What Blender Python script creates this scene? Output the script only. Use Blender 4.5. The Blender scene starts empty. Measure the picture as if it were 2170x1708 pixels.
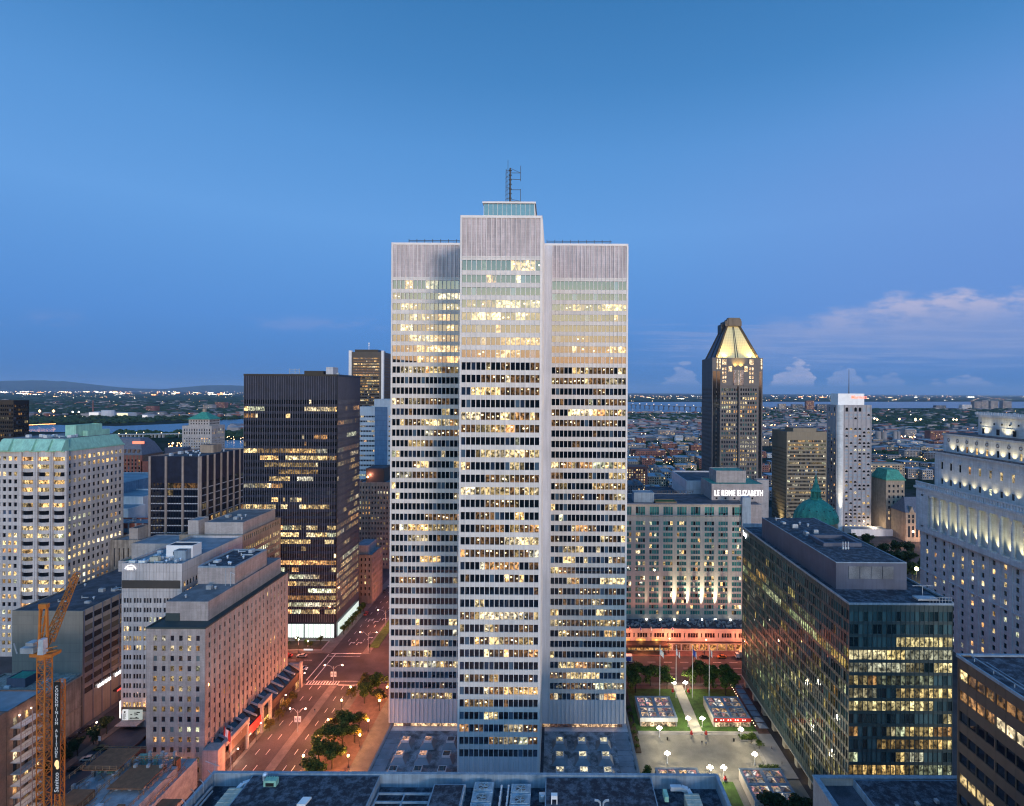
import bpy, math, random
from mathutils import Vector, Matrix
R = math.radians; HAZE = 1.9e-5
F, VU, VV, RL, EH = 1136.0, 1176.0, 830.0, 0.0057, 132.0   # focal (px of a 2170 px wide picture), vanishing point, roll, eye height
sc = bpy.context.scene
C = sc.collection
rng = random.Random(7)

def pt(u, v, Y):
    x, y = u - VU, v - VV
    return ((x + y * RL) / F * Y, EH - (y - x * RL) / F * Y)
def gy(u, v, z=0.0):
    x, y = u - VU, v - VV
    Y = (EH - z) * F / (y - x * RL)
    return ((x + y * RL) / F * Y, Y)

# ------------------------------------------------------------------ materials
class NT:
    def __init__(s, tree):
        s.t = tree; s.n = tree.nodes; s.l = tree.links
    def new(s, typ, **kw):
        n = s.n.new(typ)
        for k, v in kw.items(): setattr(n, k, v)
        return n
    def put(s, sock, val):
        if hasattr(val, 'is_output'): s.l.new(val, sock)
        elif val is not None: sock.default_value = val
    def m(s, op, a, b=None, c=None, clamp=False):
        n = s.new('ShaderNodeMath', operation=op, use_clamp=clamp)
        for i, x in enumerate((a, b, c)):
            if x is not None: s.put(n.inputs[i], x)
        return n.outputs[0]
    def ss(s, x, a, b, lo=0.0, hi=1.0):
        n = s.new('ShaderNodeMapRange', interpolation_type='SMOOTHSTEP')
        s.put(n.inputs[0], x); s.put(n.inputs[1], a); s.put(n.inputs[2], b); s.put(n.inputs[3], lo); s.put(n.inputs[4], hi)
        return n.outputs[0]
    def mix(s, f, a, b, mode='MIX'):
        n = s.new('ShaderNodeMix', data_type='RGBA', blend_type=mode)
        s.put(n.inputs[0], f); s.put(n.inputs[6], c4(a)); s.put(n.inputs[7], c4(b))
        return n.outputs[2]
    def noise(s, vec, scale, detail=3.0, rough=0.55):
        n = s.new('ShaderNodeTexNoise')
        if vec is not None: s.l.new(vec, n.inputs['Vector'])
        n.inputs['Scale'].default_value = scale; n.inputs['Detail'].default_value = detail; n.inputs['Roughness'].default_value = rough
        return n
    def ramp(s, f, stops):
        n = s.new('ShaderNodeValToRGB'); s.l.new(f, n.inputs[0])
        e = n.color_ramp.elements
        e[0].position = stops[0][0]; e[0].color = c4(stops[0][1]); e[1].position = stops[-1][0]; e[1].color = c4(stops[-1][1])
        for p, c in stops[1:-1]: x = e.new(p); x.color = c4(c)
        return n.outputs[0]
    def vmul(s, vec, xyz):
        n = s.new('ShaderNodeVectorMath', operation='MULTIPLY'); s.l.new(vec, n.inputs[0]); n.inputs[1].default_value = xyz
        return n.outputs[0]
def c4(c):
    if hasattr(c, 'is_output') or not hasattr(c, '__len__'): return c
    return tuple(c) + (1.0,) if len(c) == 3 else c
MATS = {}
def base_mat(name):
    m = bpy.data.materials.new(name); m.use_nodes = True
    t = NT(m.node_tree); t.b = m.node_tree.nodes['Principled BSDF']
    t.pos = t.new('ShaderNodeNewGeometry').outputs['Position']
    MATS[name] = m
    return m, t
def mat(name, col, rough=0.7, var=0.15, scale=0.35, metal=0.0, streak=0.0, fine=0.0, bump=0.0, panel=None, spec=0.5):
    """plain weathered surface: large soft patches, vertical rain streaks, fine grain, optional panel joints (w, h, darkness)"""
    m, t = base_mat(name)
    n = t.noise(t.pos, scale, 4).outputs[0]
    f = t.ss(n, 0.3, 0.7, 1 - var, 1 + var)
    if streak:
        k = t.noise(t.vmul(t.pos, (1.3, 1.3, 0.05)), 0.9, 4, 0.7).outputs[0]
        f = t.m('MULTIPLY', f, t.ss(k, 0.35, 0.65, 1 - streak, 1 + streak * 0.5))
    if fine:
        k = t.noise(t.pos, 3.5, 3, 0.7).outputs[0]
        f = t.m('MULTIPLY', f, t.ss(k, 0.3, 0.7, 1 - fine, 1 + fine))
    if panel:
        w, h, dk = panel
        sx = t.new('ShaderNodeSeparateXYZ'); t.l.new(t.pos, sx.inputs[0])
        hx = t.m('ADD', sx.outputs[0], sx.outputs[1])
        g1 = t.m('LESS_THAN', t.m('FRACT', t.m('DIVIDE', hx, w)), 0.07)
        g2 = t.m('LESS_THAN', t.m('FRACT', t.m('DIVIDE', sx.outputs[2], h)), 0.09)
        g = t.m('MAXIMUM', g1, g2)
        ph = t.new('ShaderNodeTexWhiteNoise', noise_dimensions='3D')
        cb = t.new('ShaderNodeCombineXYZ')
        t.l.new(t.m('FLOOR', t.m('DIVIDE', hx, w)), cb.inputs[0]); t.l.new(t.m('FLOOR', t.m('DIVIDE', sx.outputs[2], h)), cb.inputs[1]); t.l.new(cb.outputs[0], ph.inputs[0])
        f = t.m('MULTIPLY', f, t.m('MULTIPLY_ADD', ph.outputs[0], 0.14, 0.93))
        f = t.m('MULTIPLY', f, t.m('MULTIPLY_ADD', g, -dk, 1.0))
    c = t.mix(1.0, col, t.m('MULTIPLY', f, 1.0), 'MULTIPLY')
    t.l.new(c, t.b.inputs['Base Color'])
    t.b.inputs['Roughness'].default_value = rough; t.b.inputs['Metallic'].default_value = metal
    t.b.inputs['Specular IOR Level'].default_value = spec
    if bump:
        b = t.new('ShaderNodeBump'); b.inputs['Strength'].default_value = bump; b.inputs['Distance'].default_value = 0.3
        t.l.new(t.noise(t.pos, 1.6, 4).outputs[0], b.inputs['Height']); t.l.new(b.outputs[0], t.b.inputs['Normal'])
    return m
def emis(name, col, k, base=(0.1, 0.1, 0.1), sample=False):
    m, t = base_mat(name)
    t.b.inputs['Base Color'].default_value = c4(base)
    t.b.inputs['Emission Color'].default_value = c4(col); t.b.inputs['Emission Strength'].default_value = k
    if not sample: m.cycles.emission_sampling = 'NONE'
    return m
def glass_mat(name, tint_mul=(1, 1, 1), ior=1.9, rough=0.03, pat=1.0, wav=0.0):
    """window pane over a room: 'tint' = what hangs behind it, 'lit' = colour and strength of its lamps, patterned by furniture and ceiling"""
    m, t = base_mat(name)
    ti = t.new('ShaderNodeAttribute', attribute_name='tint').outputs['Color']
    li = t.new('ShaderNodeAttribute', attribute_name='lit').outputs['Color']
    t.l.new(t.mix(1.0, ti, tint_mul, 'MULTIPLY'), t.b.inputs['Base Color'])
    t.b.inputs['Roughness'].default_value = rough; t.b.inputs['IOR'].default_value = ior
    n1 = t.noise(t.pos, 0.42 * pat, 1, 0.5).outputs[0]
    n2 = t.noise(t.vmul(t.pos, (1.0, 1.0, 0.8)), 1.25 * pat, 2, 0.6).outputs[0]
    a = t.ss(n1, 0.38, 0.60, 0.40, 1.15)
    b = t.ss(n2, 0.36, 0.60, 0.12, 1.25)
    t.l.new(t.mix(1.0, li, t.m('MULTIPLY', a, b), 'MULTIPLY'), t.b.inputs['Emission Color'])
    t.b.inputs['Emission Strength'].default_value = 1.0
    if wav:
        bp = t.new('ShaderNodeBump'); bp.inputs['Strength'].default_value = wav; bp.inputs['Distance'].default_value = 0.05
        t.l.new(t.noise(t.pos, 0.5, 1).outputs[0], bp.inputs['Height']); t.l.new(bp.outputs[0], t.b.inputs['Normal'])
    m.cycles.emission_sampling = 'NONE'
    return m

# ------------------------------------------------------------------ mesh builder
class MB:
    def __init__(s): s.v = []; s.f = []; s.m = []; s.lit = []; s.tint = []
    def face(s, pts, m=0, lit=(0, 0, 0), tint=(0.02, 0.025, 0.035)):
        i = len(s.v); s.v += [tuple(p) for p in pts]; s.f.append(tuple(range(i, i + len(pts))))
        s.m.append(m); s.lit.append(lit); s.tint.append(tint)
    def hexa(s, p, m=0):
        i = len(s.v); s.v += [tuple(q) for q in p]
        for q in ((0, 3, 2, 1), (4, 5, 6, 7), (0, 1, 5, 4), (1, 2, 6, 5), (2, 3, 7, 6), (3, 0, 4, 7)):
            s.f.append(tuple(i + k for k in q)); s.m.append(m); s.lit.append((0, 0, 0)); s.tint.append((0.02, 0.025, 0.035))
    def box(s, x0, x1, y0, y1, z0, z1, m=0, tx=0, ty=0):
        """tx, ty: inset of the top"""
        s.hexa([(x0, y0, z0), (x1, y0, z0), (x1, y1, z0), (x0, y1, z0), (x0 + tx, y0 + ty, z1), (x1 - tx, y0 + ty, z1), (x1 - tx, y1 - ty, z1), (x0 + tx, y1 - ty, z1)], m)
    def obox(s, P, U, N, a0, a1, n0, n1, z0, z1, m=0):
        q = lambda a, n, z: (P[0] + U[0] * a + N[0] * n, P[1] + U[1] * a + N[1] * n, z)
        lo, hi = (n0, n1)
        s.hexa([q(a0, hi, z0), q(a1, hi, z0), q(a1, lo, z0), q(a0, lo, z0), q(a0, hi, z1), q(a1, hi, z1), q(a1, lo, z1), q(a0, lo, z1)], m)
    def cyl(s, x, y, z0, z1, r0, r1=None, n=12, m=0, cap=True):
        r1 = r0 if r1 is None else r1
        i = len(s.v)
        for k in range(n):
            a = 2 * math.pi * k / n; s.v.append((x + r0 * math.cos(a), y + r0 * math.sin(a), z0))
        for k in range(n):
            a = 2 * math.pi * k / n; s.v.append((x + r1 * math.cos(a), y + r1 * math.sin(a), z1))
        def ad(q): s.f.append(q); s.m.append(m); s.lit.append((0, 0, 0)); s.tint.append((0.02, 0.025, 0.035))
        for k in range(n): ad((i + k, i + (k + 1) % n, i + n + (k + 1) % n, i + n + k))
        if cap: ad(tuple(i + n + k for k in range(n))); ad(tuple(i + n - 1 - k for k in range(n)))
    def bar(s, a, b, w, m=0, w2=None):
        """square bar from a to b"""
        a, b = Vector(a), Vector(b); d = (b - a).normalized()
        u = d.cross(Vector((0, 0, 1)))
        if u.length < 0.01: u = Vector((1, 0, 0))
        u.normalize(); n = d.cross(u); w2 = w if w2 is None else w2
        h, g = w / 2, w2 / 2
        s.hexa([a - u * h - n * h, a + u * h - n * h, a + u * h + n * h, a - u * h + n * h, b - u * g - n * g, b + u * g - n * g, b + u * g + n * g, b - u * g + n * g], m)
    def ball(s, x, y, z, r, m=0, n=8, k=5, rz=None):
        rz = rz or r; i = len(s.v)
        def ad(q): s.f.append(q); s.m.append(m); s.lit.append((0, 0, 0)); s.tint.append((0.02, 0.025, 0.035))
        s.v.append((x, y, z - rz))
        for b in range(1, k):
            t = math.pi * b / k
            for a in range(n):
                p = 2 * math.pi * a / n; s.v.append((x + r * math.sin(t) * math.cos(p), y + r * math.sin(t) * math.sin(p), z - rz * math.cos(t)))
        s.v.append((x, y, z + rz)); top = len(s.v) - 1
        for a in range(n):
            ad((i, i + 1 + (a + 1) % n, i + 1 + a)); ad((top, top - n + a, top - n + (a + 1) % n))
            for b in range(k - 2):
                q = i + 1 + b * n; ad((q + a, q + (a + 1) % n, q + n + (a + 1) % n, q + n + a))
    def build(s, name, mats, parent=None, loc=None, smooth=False):
        if not s.f: return None
        off = Vector(parent.matrix_world.translation if False else world_loc(parent)) if parent else Vector((0, 0, 0))
        if loc is None and parent is None:
            xs = [v[0] for v in s.v]; ys = [v[1] for v in s.v]; zs = [v[2] for v in s.v]
            loc = ((min(xs) + max(xs)) / 2, (min(ys) + max(ys)) / 2, min(zs))
        loc = Vector(loc) if loc else Vector((0, 0, 0))
        o3 = off + loc
        me = bpy.data.meshes.new(name)
        me.from_pydata([(v[0] - o3[0], v[1] - o3[1], v[2] - o3[2]) for v in s.v], [], s.f)
        mats = mats if isinstance(mats, (list, tuple)) else [mats]
        for q in mats: me.materials.append(MATS[q])
        me.polygons.foreach_set('material_index', s.m)
        if smooth: me.polygons.foreach_set('use_smooth', [True] * len(s.f))
        if any(q.startswith('win') for q in mats):
            for nm, src in (('lit', s.lit), ('tint', s.tint)):
                at = me.attributes.new(nm, 'FLOAT_COLOR', 'FACE')
                at.data.foreach_set('color', [c for q in src for c in (q[0], q[1], q[2], 1.0)])
        o = bpy.data.objects.new(name, me); C.objects.link(o)
        o.location = loc
        if parent: o.parent = parent
        return o
def world_loc(o):
    p = Vector((0, 0, 0))
    while o is not None: p += o.location; o = o.parent
    return p
def tag(o, label=None, cat=None, group=None, kind=None):
    for k, v in (('label', label), ('category', cat), ('group', group), ('kind', kind)):
        if v: o[k] = v
    return o
def thing(name, loc, label, cat, group=None):
    o = bpy.data.objects.new(name, None); C.objects.link(o); o.location = loc; o.empty_display_size = 0.5
    return tag(o, label, cat, group)

def copy_tree(o, loc=None, rz=None, label=None, group=None, parent=None):
    c = o.copy(); C.objects.link(c)
    if parent: c.parent = parent
    for ch in o.children: copy_tree(ch, parent=c)
    if loc is not None: c.location = loc
    if rz is not None: c.rotation_euler = (0, 0, rz)
    if label: c['label'] = label
    if group: c['group'] = group
    return c
def text(body, size, m, loc, rot=(R(90), 0, 0), parent=None, name='lettering', ext=0.05, align='LEFT', width=None, bold=0.0, ls=1.0, sp=1.0, wsp=1.0):
    cu = bpy.data.curves.new(name, 'FONT'); cu.body = body; cu.size = size; cu.extrude = ext; cu.align_x = align; cu.offset = bold; cu.space_line = ls
    cu.space_character = sp; cu.space_word = wsp; cu.resolution_u = 3
    t0 = bpy.data.objects.new(name, cu); C.objects.link(t0); bpy.context.view_layer.update()
    me = bpy.data.meshes.new_from_object(t0.evaluated_get(bpy.context.evaluated_depsgraph_get())); bpy.data.objects.remove(t0); bpy.data.curves.remove(cu)
    me.materials.clear(); me.materials.append(MATS[m])
    o = bpy.data.objects.new(name, me); C.objects.link(o)
    l = Vector(loc)
    if parent: l -= world_loc(parent); o.parent = parent
    o.location = l; o.rotation_euler = rot
    if width: xs = [v.co.x for v in me.vertices]; o.scale = (width / (max(xs) - min(xs)), 1, 1)
    return o
def lamp(kind, loc, energy, col, parent=None, rad=0.3, tgt=None, spot=60, blend=0.6, name=None):
    l = bpy.data.lights.new(name or 'lamp_light', kind); l.energy = energy; l.color = col
    l.shadow_soft_size = rad
    if kind == 'SPOT': l.spot_size = R(spot); l.spot_blend = blend
    o = bpy.data.objects.new(name or 'lamp_light', l); C.objects.link(o)
    p = Vector(loc)
    if tgt is not None: o.rotation_euler = (Vector(tgt) - p).to_track_quat('-Z', 'Y').to_euler()
    if parent: p = p - world_loc(parent); o.parent = parent
    o.location = p
    return o

# ------------------------------------------------------------------ windows and facades
WARM = [(1.0, 0.68, 0.28), (1.0, 0.60, 0.22), (1.0, 0.76, 0.38), (1.0, 0.80, 0.48), (1.0, 0.50, 0.18), (1.0, 0.72, 0.32)]
COOL = [(0.92, 0.94, 0.62), (1.0, 0.92, 0.68)]
def wcol(r, k=1.0, cool=0.12):
    c = r.choice(COOL) if r.random() < cool else r.choice(WARM)
    s = k * r.choice((0.25, 0.45, 0.7, 1.0, 1.35))
    return (c[0] * s, c[1] * s, c[2] * s)
def office(seed, p, k=1.1, run=0.72, rows=None, wild=True, cool=0.12):
    """lamps on a floor come in runs of rooms; rows = forced {row: share}"""
    r = random.Random(seed); mem = {}
    def f(i, j, n):
        if i not in mem:
            q = (rows or {}).get(i)
            if q is None: q = min(0.95, p * (r.choice((0.05, 0.3, 0.8, 1.2, 2.6)) if wild else 1.0))
            on = r.random() < q; c = wcol(r, k, cool); out = []
            for _ in range(n):
                if r.random() > run: on = r.random() < q; c = wcol(r, k, cool)
                g = r.uniform(0.55, 1.2)
                out.append((c[0] * g, c[1] * g, c[2] * g) if on else (0, 0, 0))
            mem[i] = out
        return mem[i][j % len(mem[i])]
    return f
def rooms(seed, p, k=1.1):
    """floor by floor: bright, dim brown and dark rooms side by side"""
    r = random.Random(seed); mem = {}
    def f(i, j, n):
        if i not in mem:
            q = min(0.96, p * r.choice((0.12, 0.4, 0.7, 1.0, 1.3, 2.1))); st = 0; base = wcol(r, k); out = []
            for _ in range(n):
                if r.random() > 0.55: u_ = r.random(); st = 0 if u_ > q else (1 if u_ < q * 0.62 else 2); base = wcol(r, k, 0.1)
                g = r.uniform(0.5, 1.35)
                out.append((0, 0, 0) if st == 0 else (tuple(c * g for c in base) if st == 1 else (0.16 * g, 0.085 * g, 0.035 * g)))
            mem[i] = out
        return mem[i][j % len(mem[i])]
    return f
def dark_tint(r):
    q = r.random()
    if q < 0.80: return (0.006, 0.008, 0.014)
    if q < 0.90: return (0.02, 0.03, 0.05)
    return (0.07, 0.10, 0.16)
class Bld:
    """an axis-aligned building: outer box, walls as piers and spandrels standing proud of a core, panes between them"""
    def __init__(s, name, label, x0, x1, y0, y1, z1, wall, roof='roof_dark', cat='building', d=0.35, z0=0.0, parapet=0.9, glass='win_glass', par_wall=None, body=True):
        s.x0, s.x1, s.y0, s.y1, s.z0, s.z1, s.d = x0, x1, y0, y1, z0, z1, d
        s.o = thing(name, ((x0 + x1) / 2, (y0 + y1) / 2, z0), label, cat)
        s.wm = wall; s.w = MB(); s.done = set(); s.win = []; s.glass = glass; s.seed = hash((round(x0), round(y0))) & 1023
        s.mats = [wall]
        s.w.box(x0 + d, x1 - d, y0 + d, y1 - d, z0, z1 - 1.0)
        r = MB(); r.box(x0 + d, x1 - d, y0 + d, y1 - d, z1 - 0.98, z1 - parapet + 0.0)
        r.build('roof', roof, s.o)
    def frame(s, face):
        x0, x1, y0, y1, d = s.x0, s.x1, s.y0, s.y1, s.d
        return {'F': ((x0, y0 + d), (1, 0), (0, -1), x1 - x0), 'K': ((x0, y1 - d), (1, 0), (0, 1), x1 - x0),
                'R': ((x1 - d, y0 + d), (0, 1), (1, 0), y1 - y0 - 2 * d), 'L': ((x0 + d, y0 + d), (0, 1), (-1, 0), y1 - y0 - 2 * d)}[face]
    def m(s, name):
        if name not in s.mats: s.mats.append(name)
        return s.mats.index(name)
    def plain(s, face, m=0):
        P, U, N, W = s.frame(face); s.w.obox(P, U, N, 0, W, -0.05, s.d, s.z0, s.z1, m); s.done.add(face)
    def fac(s, face, cols, rows, lit=None, band=False, kind='window', tintf=None, pier=None, sp=None, zlo=None, zhi=None, pd=0.0, sd=0.03, sill=False, mull=0, glaz=0.04, capz=0.0):
        """cols [(a, b)] along the face, rows [(z0, z1)] bottom-up or top-down"""
        P, U, N, W = s.frame(face); d = s.d; s.done.add(face)
        pm = s.m(pier) if pier else 0; sm = s.m(sp) if sp else 0
        zlo = s.z0 if zlo is None else zlo; zhi = s.z1 if zhi is None else zhi
        cols = sorted(cols); rs = sorted(rows)
        a = 0.0
        for c0, c1 in cols + [(W, W)]:
            if c0 - a > 0.01: s.w.obox(P, U, N, a, c0, -0.05, d - pd, zlo, zhi, pm)
            a = c1
        z = zlo
        a0, a1 = cols[0][0], cols[-1][1]
        for r0, r1 in rs + [(zhi, zhi)]:
            if r0 - z > 0.01: s.w.obox(P, U, N, a0, a1, -0.05, d - sd, z, r0, sm)
            z = r1
        rr = random.Random(s.seed + ord(face))
        for i, (r0, r1) in enumerate(rows):
            cells = []
            for j, (c0, c1) in enumerate(cols):
                L = lit(i, j, len(cols)) if lit else (0, 0, 0)
                if L is None: continue
                ti = tintf(rr, i, j) if tintf else dark_tint(rr)
                if L[0] > 0: ti = (0.01, 0.01, 0.01)
                q = lambda aa, z_: (P[0] + U[0] * aa + N[0] * glaz, P[1] + U[1] * aa + N[1] * glaz, z_)
                pts = [q(c0, r0), q(c1, r0), q(c1, r1), q(c0, r1)]
                if (U[0] * N[1] - U[1] * N[0]) > 0: pts.reverse()
                cells.append((pts, L, ti))
            if band: s.win.append((kind, cells))
            else: s.win += [(kind, [c]) for c in cells]
    def finish(s, maxn=100, one=False, parts=True):
        for fce in 'FKLR':
            if fce not in s.done: s.plain(fce)
        s.w.build('wall', s.mats, s.o)
        def score(it):
            p = it[1][0][0]; c = [sum(q[k] for q in p) / 4 for k in range(3)]
            w = (Vector(p[1]) - Vector(p[0])).length * len(it[1]); h = (Vector(p[2]) - Vector(p[1])).length
            d2 = c[0] ** 2 + c[1] ** 2 + (c[2] - EH) ** 2
            n = (Vector(p[1]) - Vector(p[0])).cross(Vector(p[2]) - Vector(p[1])).normalized()
            cs = max(0.0, (Vector((0, 0, EH)) - Vector(c)).normalized().dot(n))
            return w * h * cs / d2
        its = sorted(s.win, key=score, reverse=True)
        n = 0 if one else maxn
        for kind, cells in its[:n]:
            b = MB()
            for pts, L, ti in cells: b.face(pts, 0, L, ti)
            b.build(kind, s.glass, s.o)
        if its[n:]:
            b = MB()
            for kind, cells in its[n:]:
                for pts, L, ti in cells: b.face(pts, 0, L, ti)
            w = b.build('window', s.glass, s.o); w['kind'] = 'stuff'
        return s
def grid(W, n, w, m0=0.0, m1=None, lead=None):
    m1 = m0 if m1 is None else m1
    p = (W - m0 - m1) / n
    return [(m0 + p * (k + 0.5) - w / 2, m0 + p * (k + 0.5) + w / 2) for k in range(n)]
def rowz(ztop, pitch, n, h):
    return [(ztop - pitch * k - h, ztop - pitch * k) for k in range(n)]
def roof_kit(parent, x0, x1, y0, y1, z, n, seed, m='metal_grey'):
    """vents, boxes and pipes on a roof, each a part of the building"""
    r = random.Random(seed)
    for _ in range(n):
        b = MB(); x, y = r.uniform(x0, x1), r.uniform(y0, y1); q = r.random()
        if q < 0.45:
            w, l, h = r.uniform(0.7, 2.2), r.uniform(0.7, 2.6), r.uniform(0.6, 1.5)
            b.box(x, x + w, y, y + l, z, z + h); b.box(x + 0.1, x + w - 0.1, y + 0.1, y + l - 0.1, z + h, z + h + 0.15); nm = 'air_unit'
        elif q < 0.75: b.cyl(x, y, z, z + 0.8, 0.3, n=8); b.cyl(x, y, z + 0.8, z + 1.15, 0.55, 0.3, n=8); nm = 'vent'
        else: b.bar((x, y, z + 0.4), (x + r.uniform(2, 5), y, z + 0.4), 0.35); b.cyl(x, y, z, z + 1.1, 0.2, n=6); nm = 'pipe'
        b.build(nm, m, parent)
# ------------------------------------------------------------------ camera
cam_d = bpy.data.cameras.new('camera'); cam = bpy.data.objects.new('camera', cam_d); C.objects.link(cam); sc.camera = cam
cam_d.sensor_width = 36; cam_d.lens = 36 * F / 2170
cam_d.shift_x = -(VU - 1085) / 2170; cam_d.shift_y = -(854 - VV) / 2170
cam_d.clip_start = 0.5; cam_d.clip_end = 150000
cam.matrix_world = Matrix.Translation((0, 0, EH)) @ Matrix.Rotation(R(90), 4, 'X') @ Matrix.Rotation(RL, 4, 'Z')
vs = sc.view_settings; vs.view_transform = 'Standard'; vs.look = 'None'; vs.gamma = 1; vs.exposure = 0; vs.use_curve_mapping = False
cy = sc.cycles; cy.max_bounces = 5; cy.diffuse_bounces = 2; cy.glossy_bounces = 3; cy.transmission_bounces = 3; cy.volume_bounces = 0
cy.caustics_reflective = False; cy.caustics_refractive = False; cy.sample_clamp_indirect = 3.0; cy.use_denoising = True; cy.use_light_tree = True
cy.filter_width = 1.2 if hasattr(cy, 'filter_width') else 1.5

# ------------------------------------------------------------------ evening sky
SUN_EL, SUN_AZ = 6.0, 153.0      # the glow left after sunset, behind the camera
world = bpy.data.worlds.new('World'); sc.world = world; world.use_nodes = True
t = NT(world.node_tree); wn = world.node_tree.nodes; bg = wn['Background']
gen = t.new('ShaderNodeTexCoord').outputs['Generated']
sx = t.new('ShaderNodeSeparateXYZ'); t.l.new(gen, sx.inputs[0]); X, Y, Z = sx.outputs
sky = t.new('ShaderNodeTexSky', sky_type='NISHITA'); sky.sun_disc = False
sky.sun_elevation = R(SUN_EL); sky.sun_rotation = R(SUN_AZ); sky.altitude = 50; sky.dust_density = 1.5; sky.ozone_density = 4
zz = t.m('MAXIMUM', Z, 0.0)
front = t.ramp(zz, [(0.0, (0.062, 0.20, 0.50)), (0.04, (0.066, 0.215, 0.56)), (0.12, (0.090, 0.265, 0.66)), (0.28, (0.130, 0.345, 0.745)), (0.40, (0.098, 0.300, 0.67)), (0.50, (0.062, 0.235, 0.55)), (0.60, (0.042, 0.19, 0.46)), (1.0, (0.03, 0.15, 0.38))])
back = t.ramp(zz, [(0.0, (0.95, 0.42, 0.18)), (0.06, (0.95, 0.56, 0.28)), (0.10, (0.92, 0.70, 0.42)), (0.15, (0.76, 0.72, 0.50)), (0.20, (0.45, 0.56, 0.50)), (0.26, (0.20, 0.38, 0.45)), (0.45, (0.09, 0.26, 0.50)), (1.0, (0.04, 0.17, 0.42))])
back = t.mix(1.0, back, (3.6, 3.6, 3.6), 'MULTIPLY')
fb = t.ss(t.m('MULTIPLY', Y, -1.0), 0.05, 0.75)
col = t.mix(fb, front, back)
# lavender towards the right of the view
lav = t.m('MULTIPLY', t.ss(X, 0.0, 0.7), t.m('MULTIPLY', t.ss(zz, 0.01, 0.16), t.ss(zz, 0.30, 0.5, 1.0, 0.0)))
col = t.mix(t.m('MULTIPLY', lav, 0.55), col, (0.17, 0.30, 0.68))
# clouds, placed by compass direction and height
ny = t.m('MAXIMUM', Y, 0.02); A = t.m('DIVIDE', X, ny); B = t.m('DIVIDE', zz, ny)
dirv = t.new('ShaderNodeCombineXYZ'); t.l.new(A, dirv.inputs[0]); t.l.new(t.m('MULTIPLY', B, 3.0), dirv.inputs[1])
n1 = t.noise(dirv.outputs[0], 9.0, 7, 0.62).outputs[0]
n2 = t.noise(dirv.outputs[0], 3.2, 5, 0.55).outputs[0]
fr = t.m('GREATER_THAN', Y, 0.15)
def cloud(col, mask, c): return t.mix(t.m('MULTIPLY', mask, fr, clamp=True), col, c)
e_up = t.m('ADD', t.ss(A, 0.20, 0.82, 0.124, 0.204), t.m('MULTIPLY_ADD', n1, 0.08, -0.045))
dep = t.m('SUBTRACT', e_up, B)
body = t.m('MULTIPLY', t.m('MULTIPLY', t.ss(dep, -0.005, 0.04), t.ss(B, 0.02, 0.12)), t.m('MULTIPLY', t.ss(A, 0.10, 0.42), t.ss(n2, 0.28, 0.60, 0.45, 1.0)))
col = cloud(col, t.m('MULTIPLY', body, 0.75), (0.25, 0.335, 0.62))
rim = t.m('MULTIPLY', t.m('MULTIPLY', t.ss(dep, -0.004, 0.024), t.ss(dep, 0.015, 0.08, 1.0, 0.0)), t.m('MULTIPLY', t.ss(A, 0.34, 0.74), t.ss(n1, 0.36, 0.60)))
col = cloud(col, t.m('MULTIPLY', rim, 0.9), (0.52, 0.50, 0.68))
streak_n = t.noise(t.vmul(dirv.outputs[0], (1.0, 7.0, 1.0)), 5.0, 5, 0.6).outputs[0]
band = t.m('MULTIPLY', t.m('MULTIPLY', t.ss(B, 0.03, 0.07), t.ss(B, 0.11, 0.15, 1.0, 0.0)), t.m('MULTIPLY', t.ss(A, 0.05, 0.3), t.ss(streak_n, 0.45, 0.62)))
col = cloud(col, t.m('MULTIPLY', band, 0.45), (0.28, 0.36, 0.64))
vr = t.new('ShaderNodeTexVoronoi', feature='SMOOTH_F1'); vr.inputs['Scale'].default_value = 42; vr.inputs['Smoothness'].default_value = 0.6
nv = t.new('ShaderNodeVectorMath', operation='ADD'); t.l.new(dirv.outputs[0], nv.inputs[0]); t.l.new(t.vmul(t.noise(dirv.outputs[0], 30, 4, 0.7).outputs[1], (0.03, 0.03, 0)), nv.inputs[1]); t.l.new(nv.outputs[0], vr.inputs['Vector'])
puff = vr.outputs['Distance']
def cumulus(col, a0, w, h, k, c):
    q = t.m('DIVIDE', t.m('SUBTRACT', A, a0), w)
    top = t.m('MULTIPLY', t.m('MAXIMUM', t.m('SUBTRACT', 1.0, t.m('MULTIPLY', q, q)), 0.0), h)
    top = t.m('ADD', top, t.m('ADD', t.m('MULTIPLY_ADD', puff, -0.030, 0.010), t.m('MULTIPLY_ADD', n1, 0.05, -0.026)))
    edge = t.m('SUBTRACT', t.m('ADD', top, 0.012), B)
    mk = t.m('MULTIPLY', t.m('MULTIPLY', t.ss(edge, 0.0, 0.007), t.ss(B, 0.008, 0.022)), t.ss(t.m('ABSOLUTE', q), 0.75, 1.15, 1.0, 0.0))
    cc = t.mix(t.ss(puff, 0.1, 0.6), c, (c[0] * 0.78, c[1] * 0.88, c[2] * 0.97))
    return cloud(col, t.m('MULTIPLY', mk, k), cc)
col = cumulus(col, 0.237, 0.042, 0.044, 0.8, (0.27, 0.36, 0.63))
col = cumulus(col, 0.447, 0.050, 0.054, 1.0, (0.37, 0.42, 0.66))
col = cumulus(col, 0.540, 0.042, 0.046, 0.8, (0.27, 0.36, 0.63))
col = cumulus(col, 0.620, 0.060, 0.028, 0.6, (0.26, 0.35, 0.62))
col = cumulus(col, 0.760, 0.090, 0.026, 0.7, (0.28, 0.36, 0.62))
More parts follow.
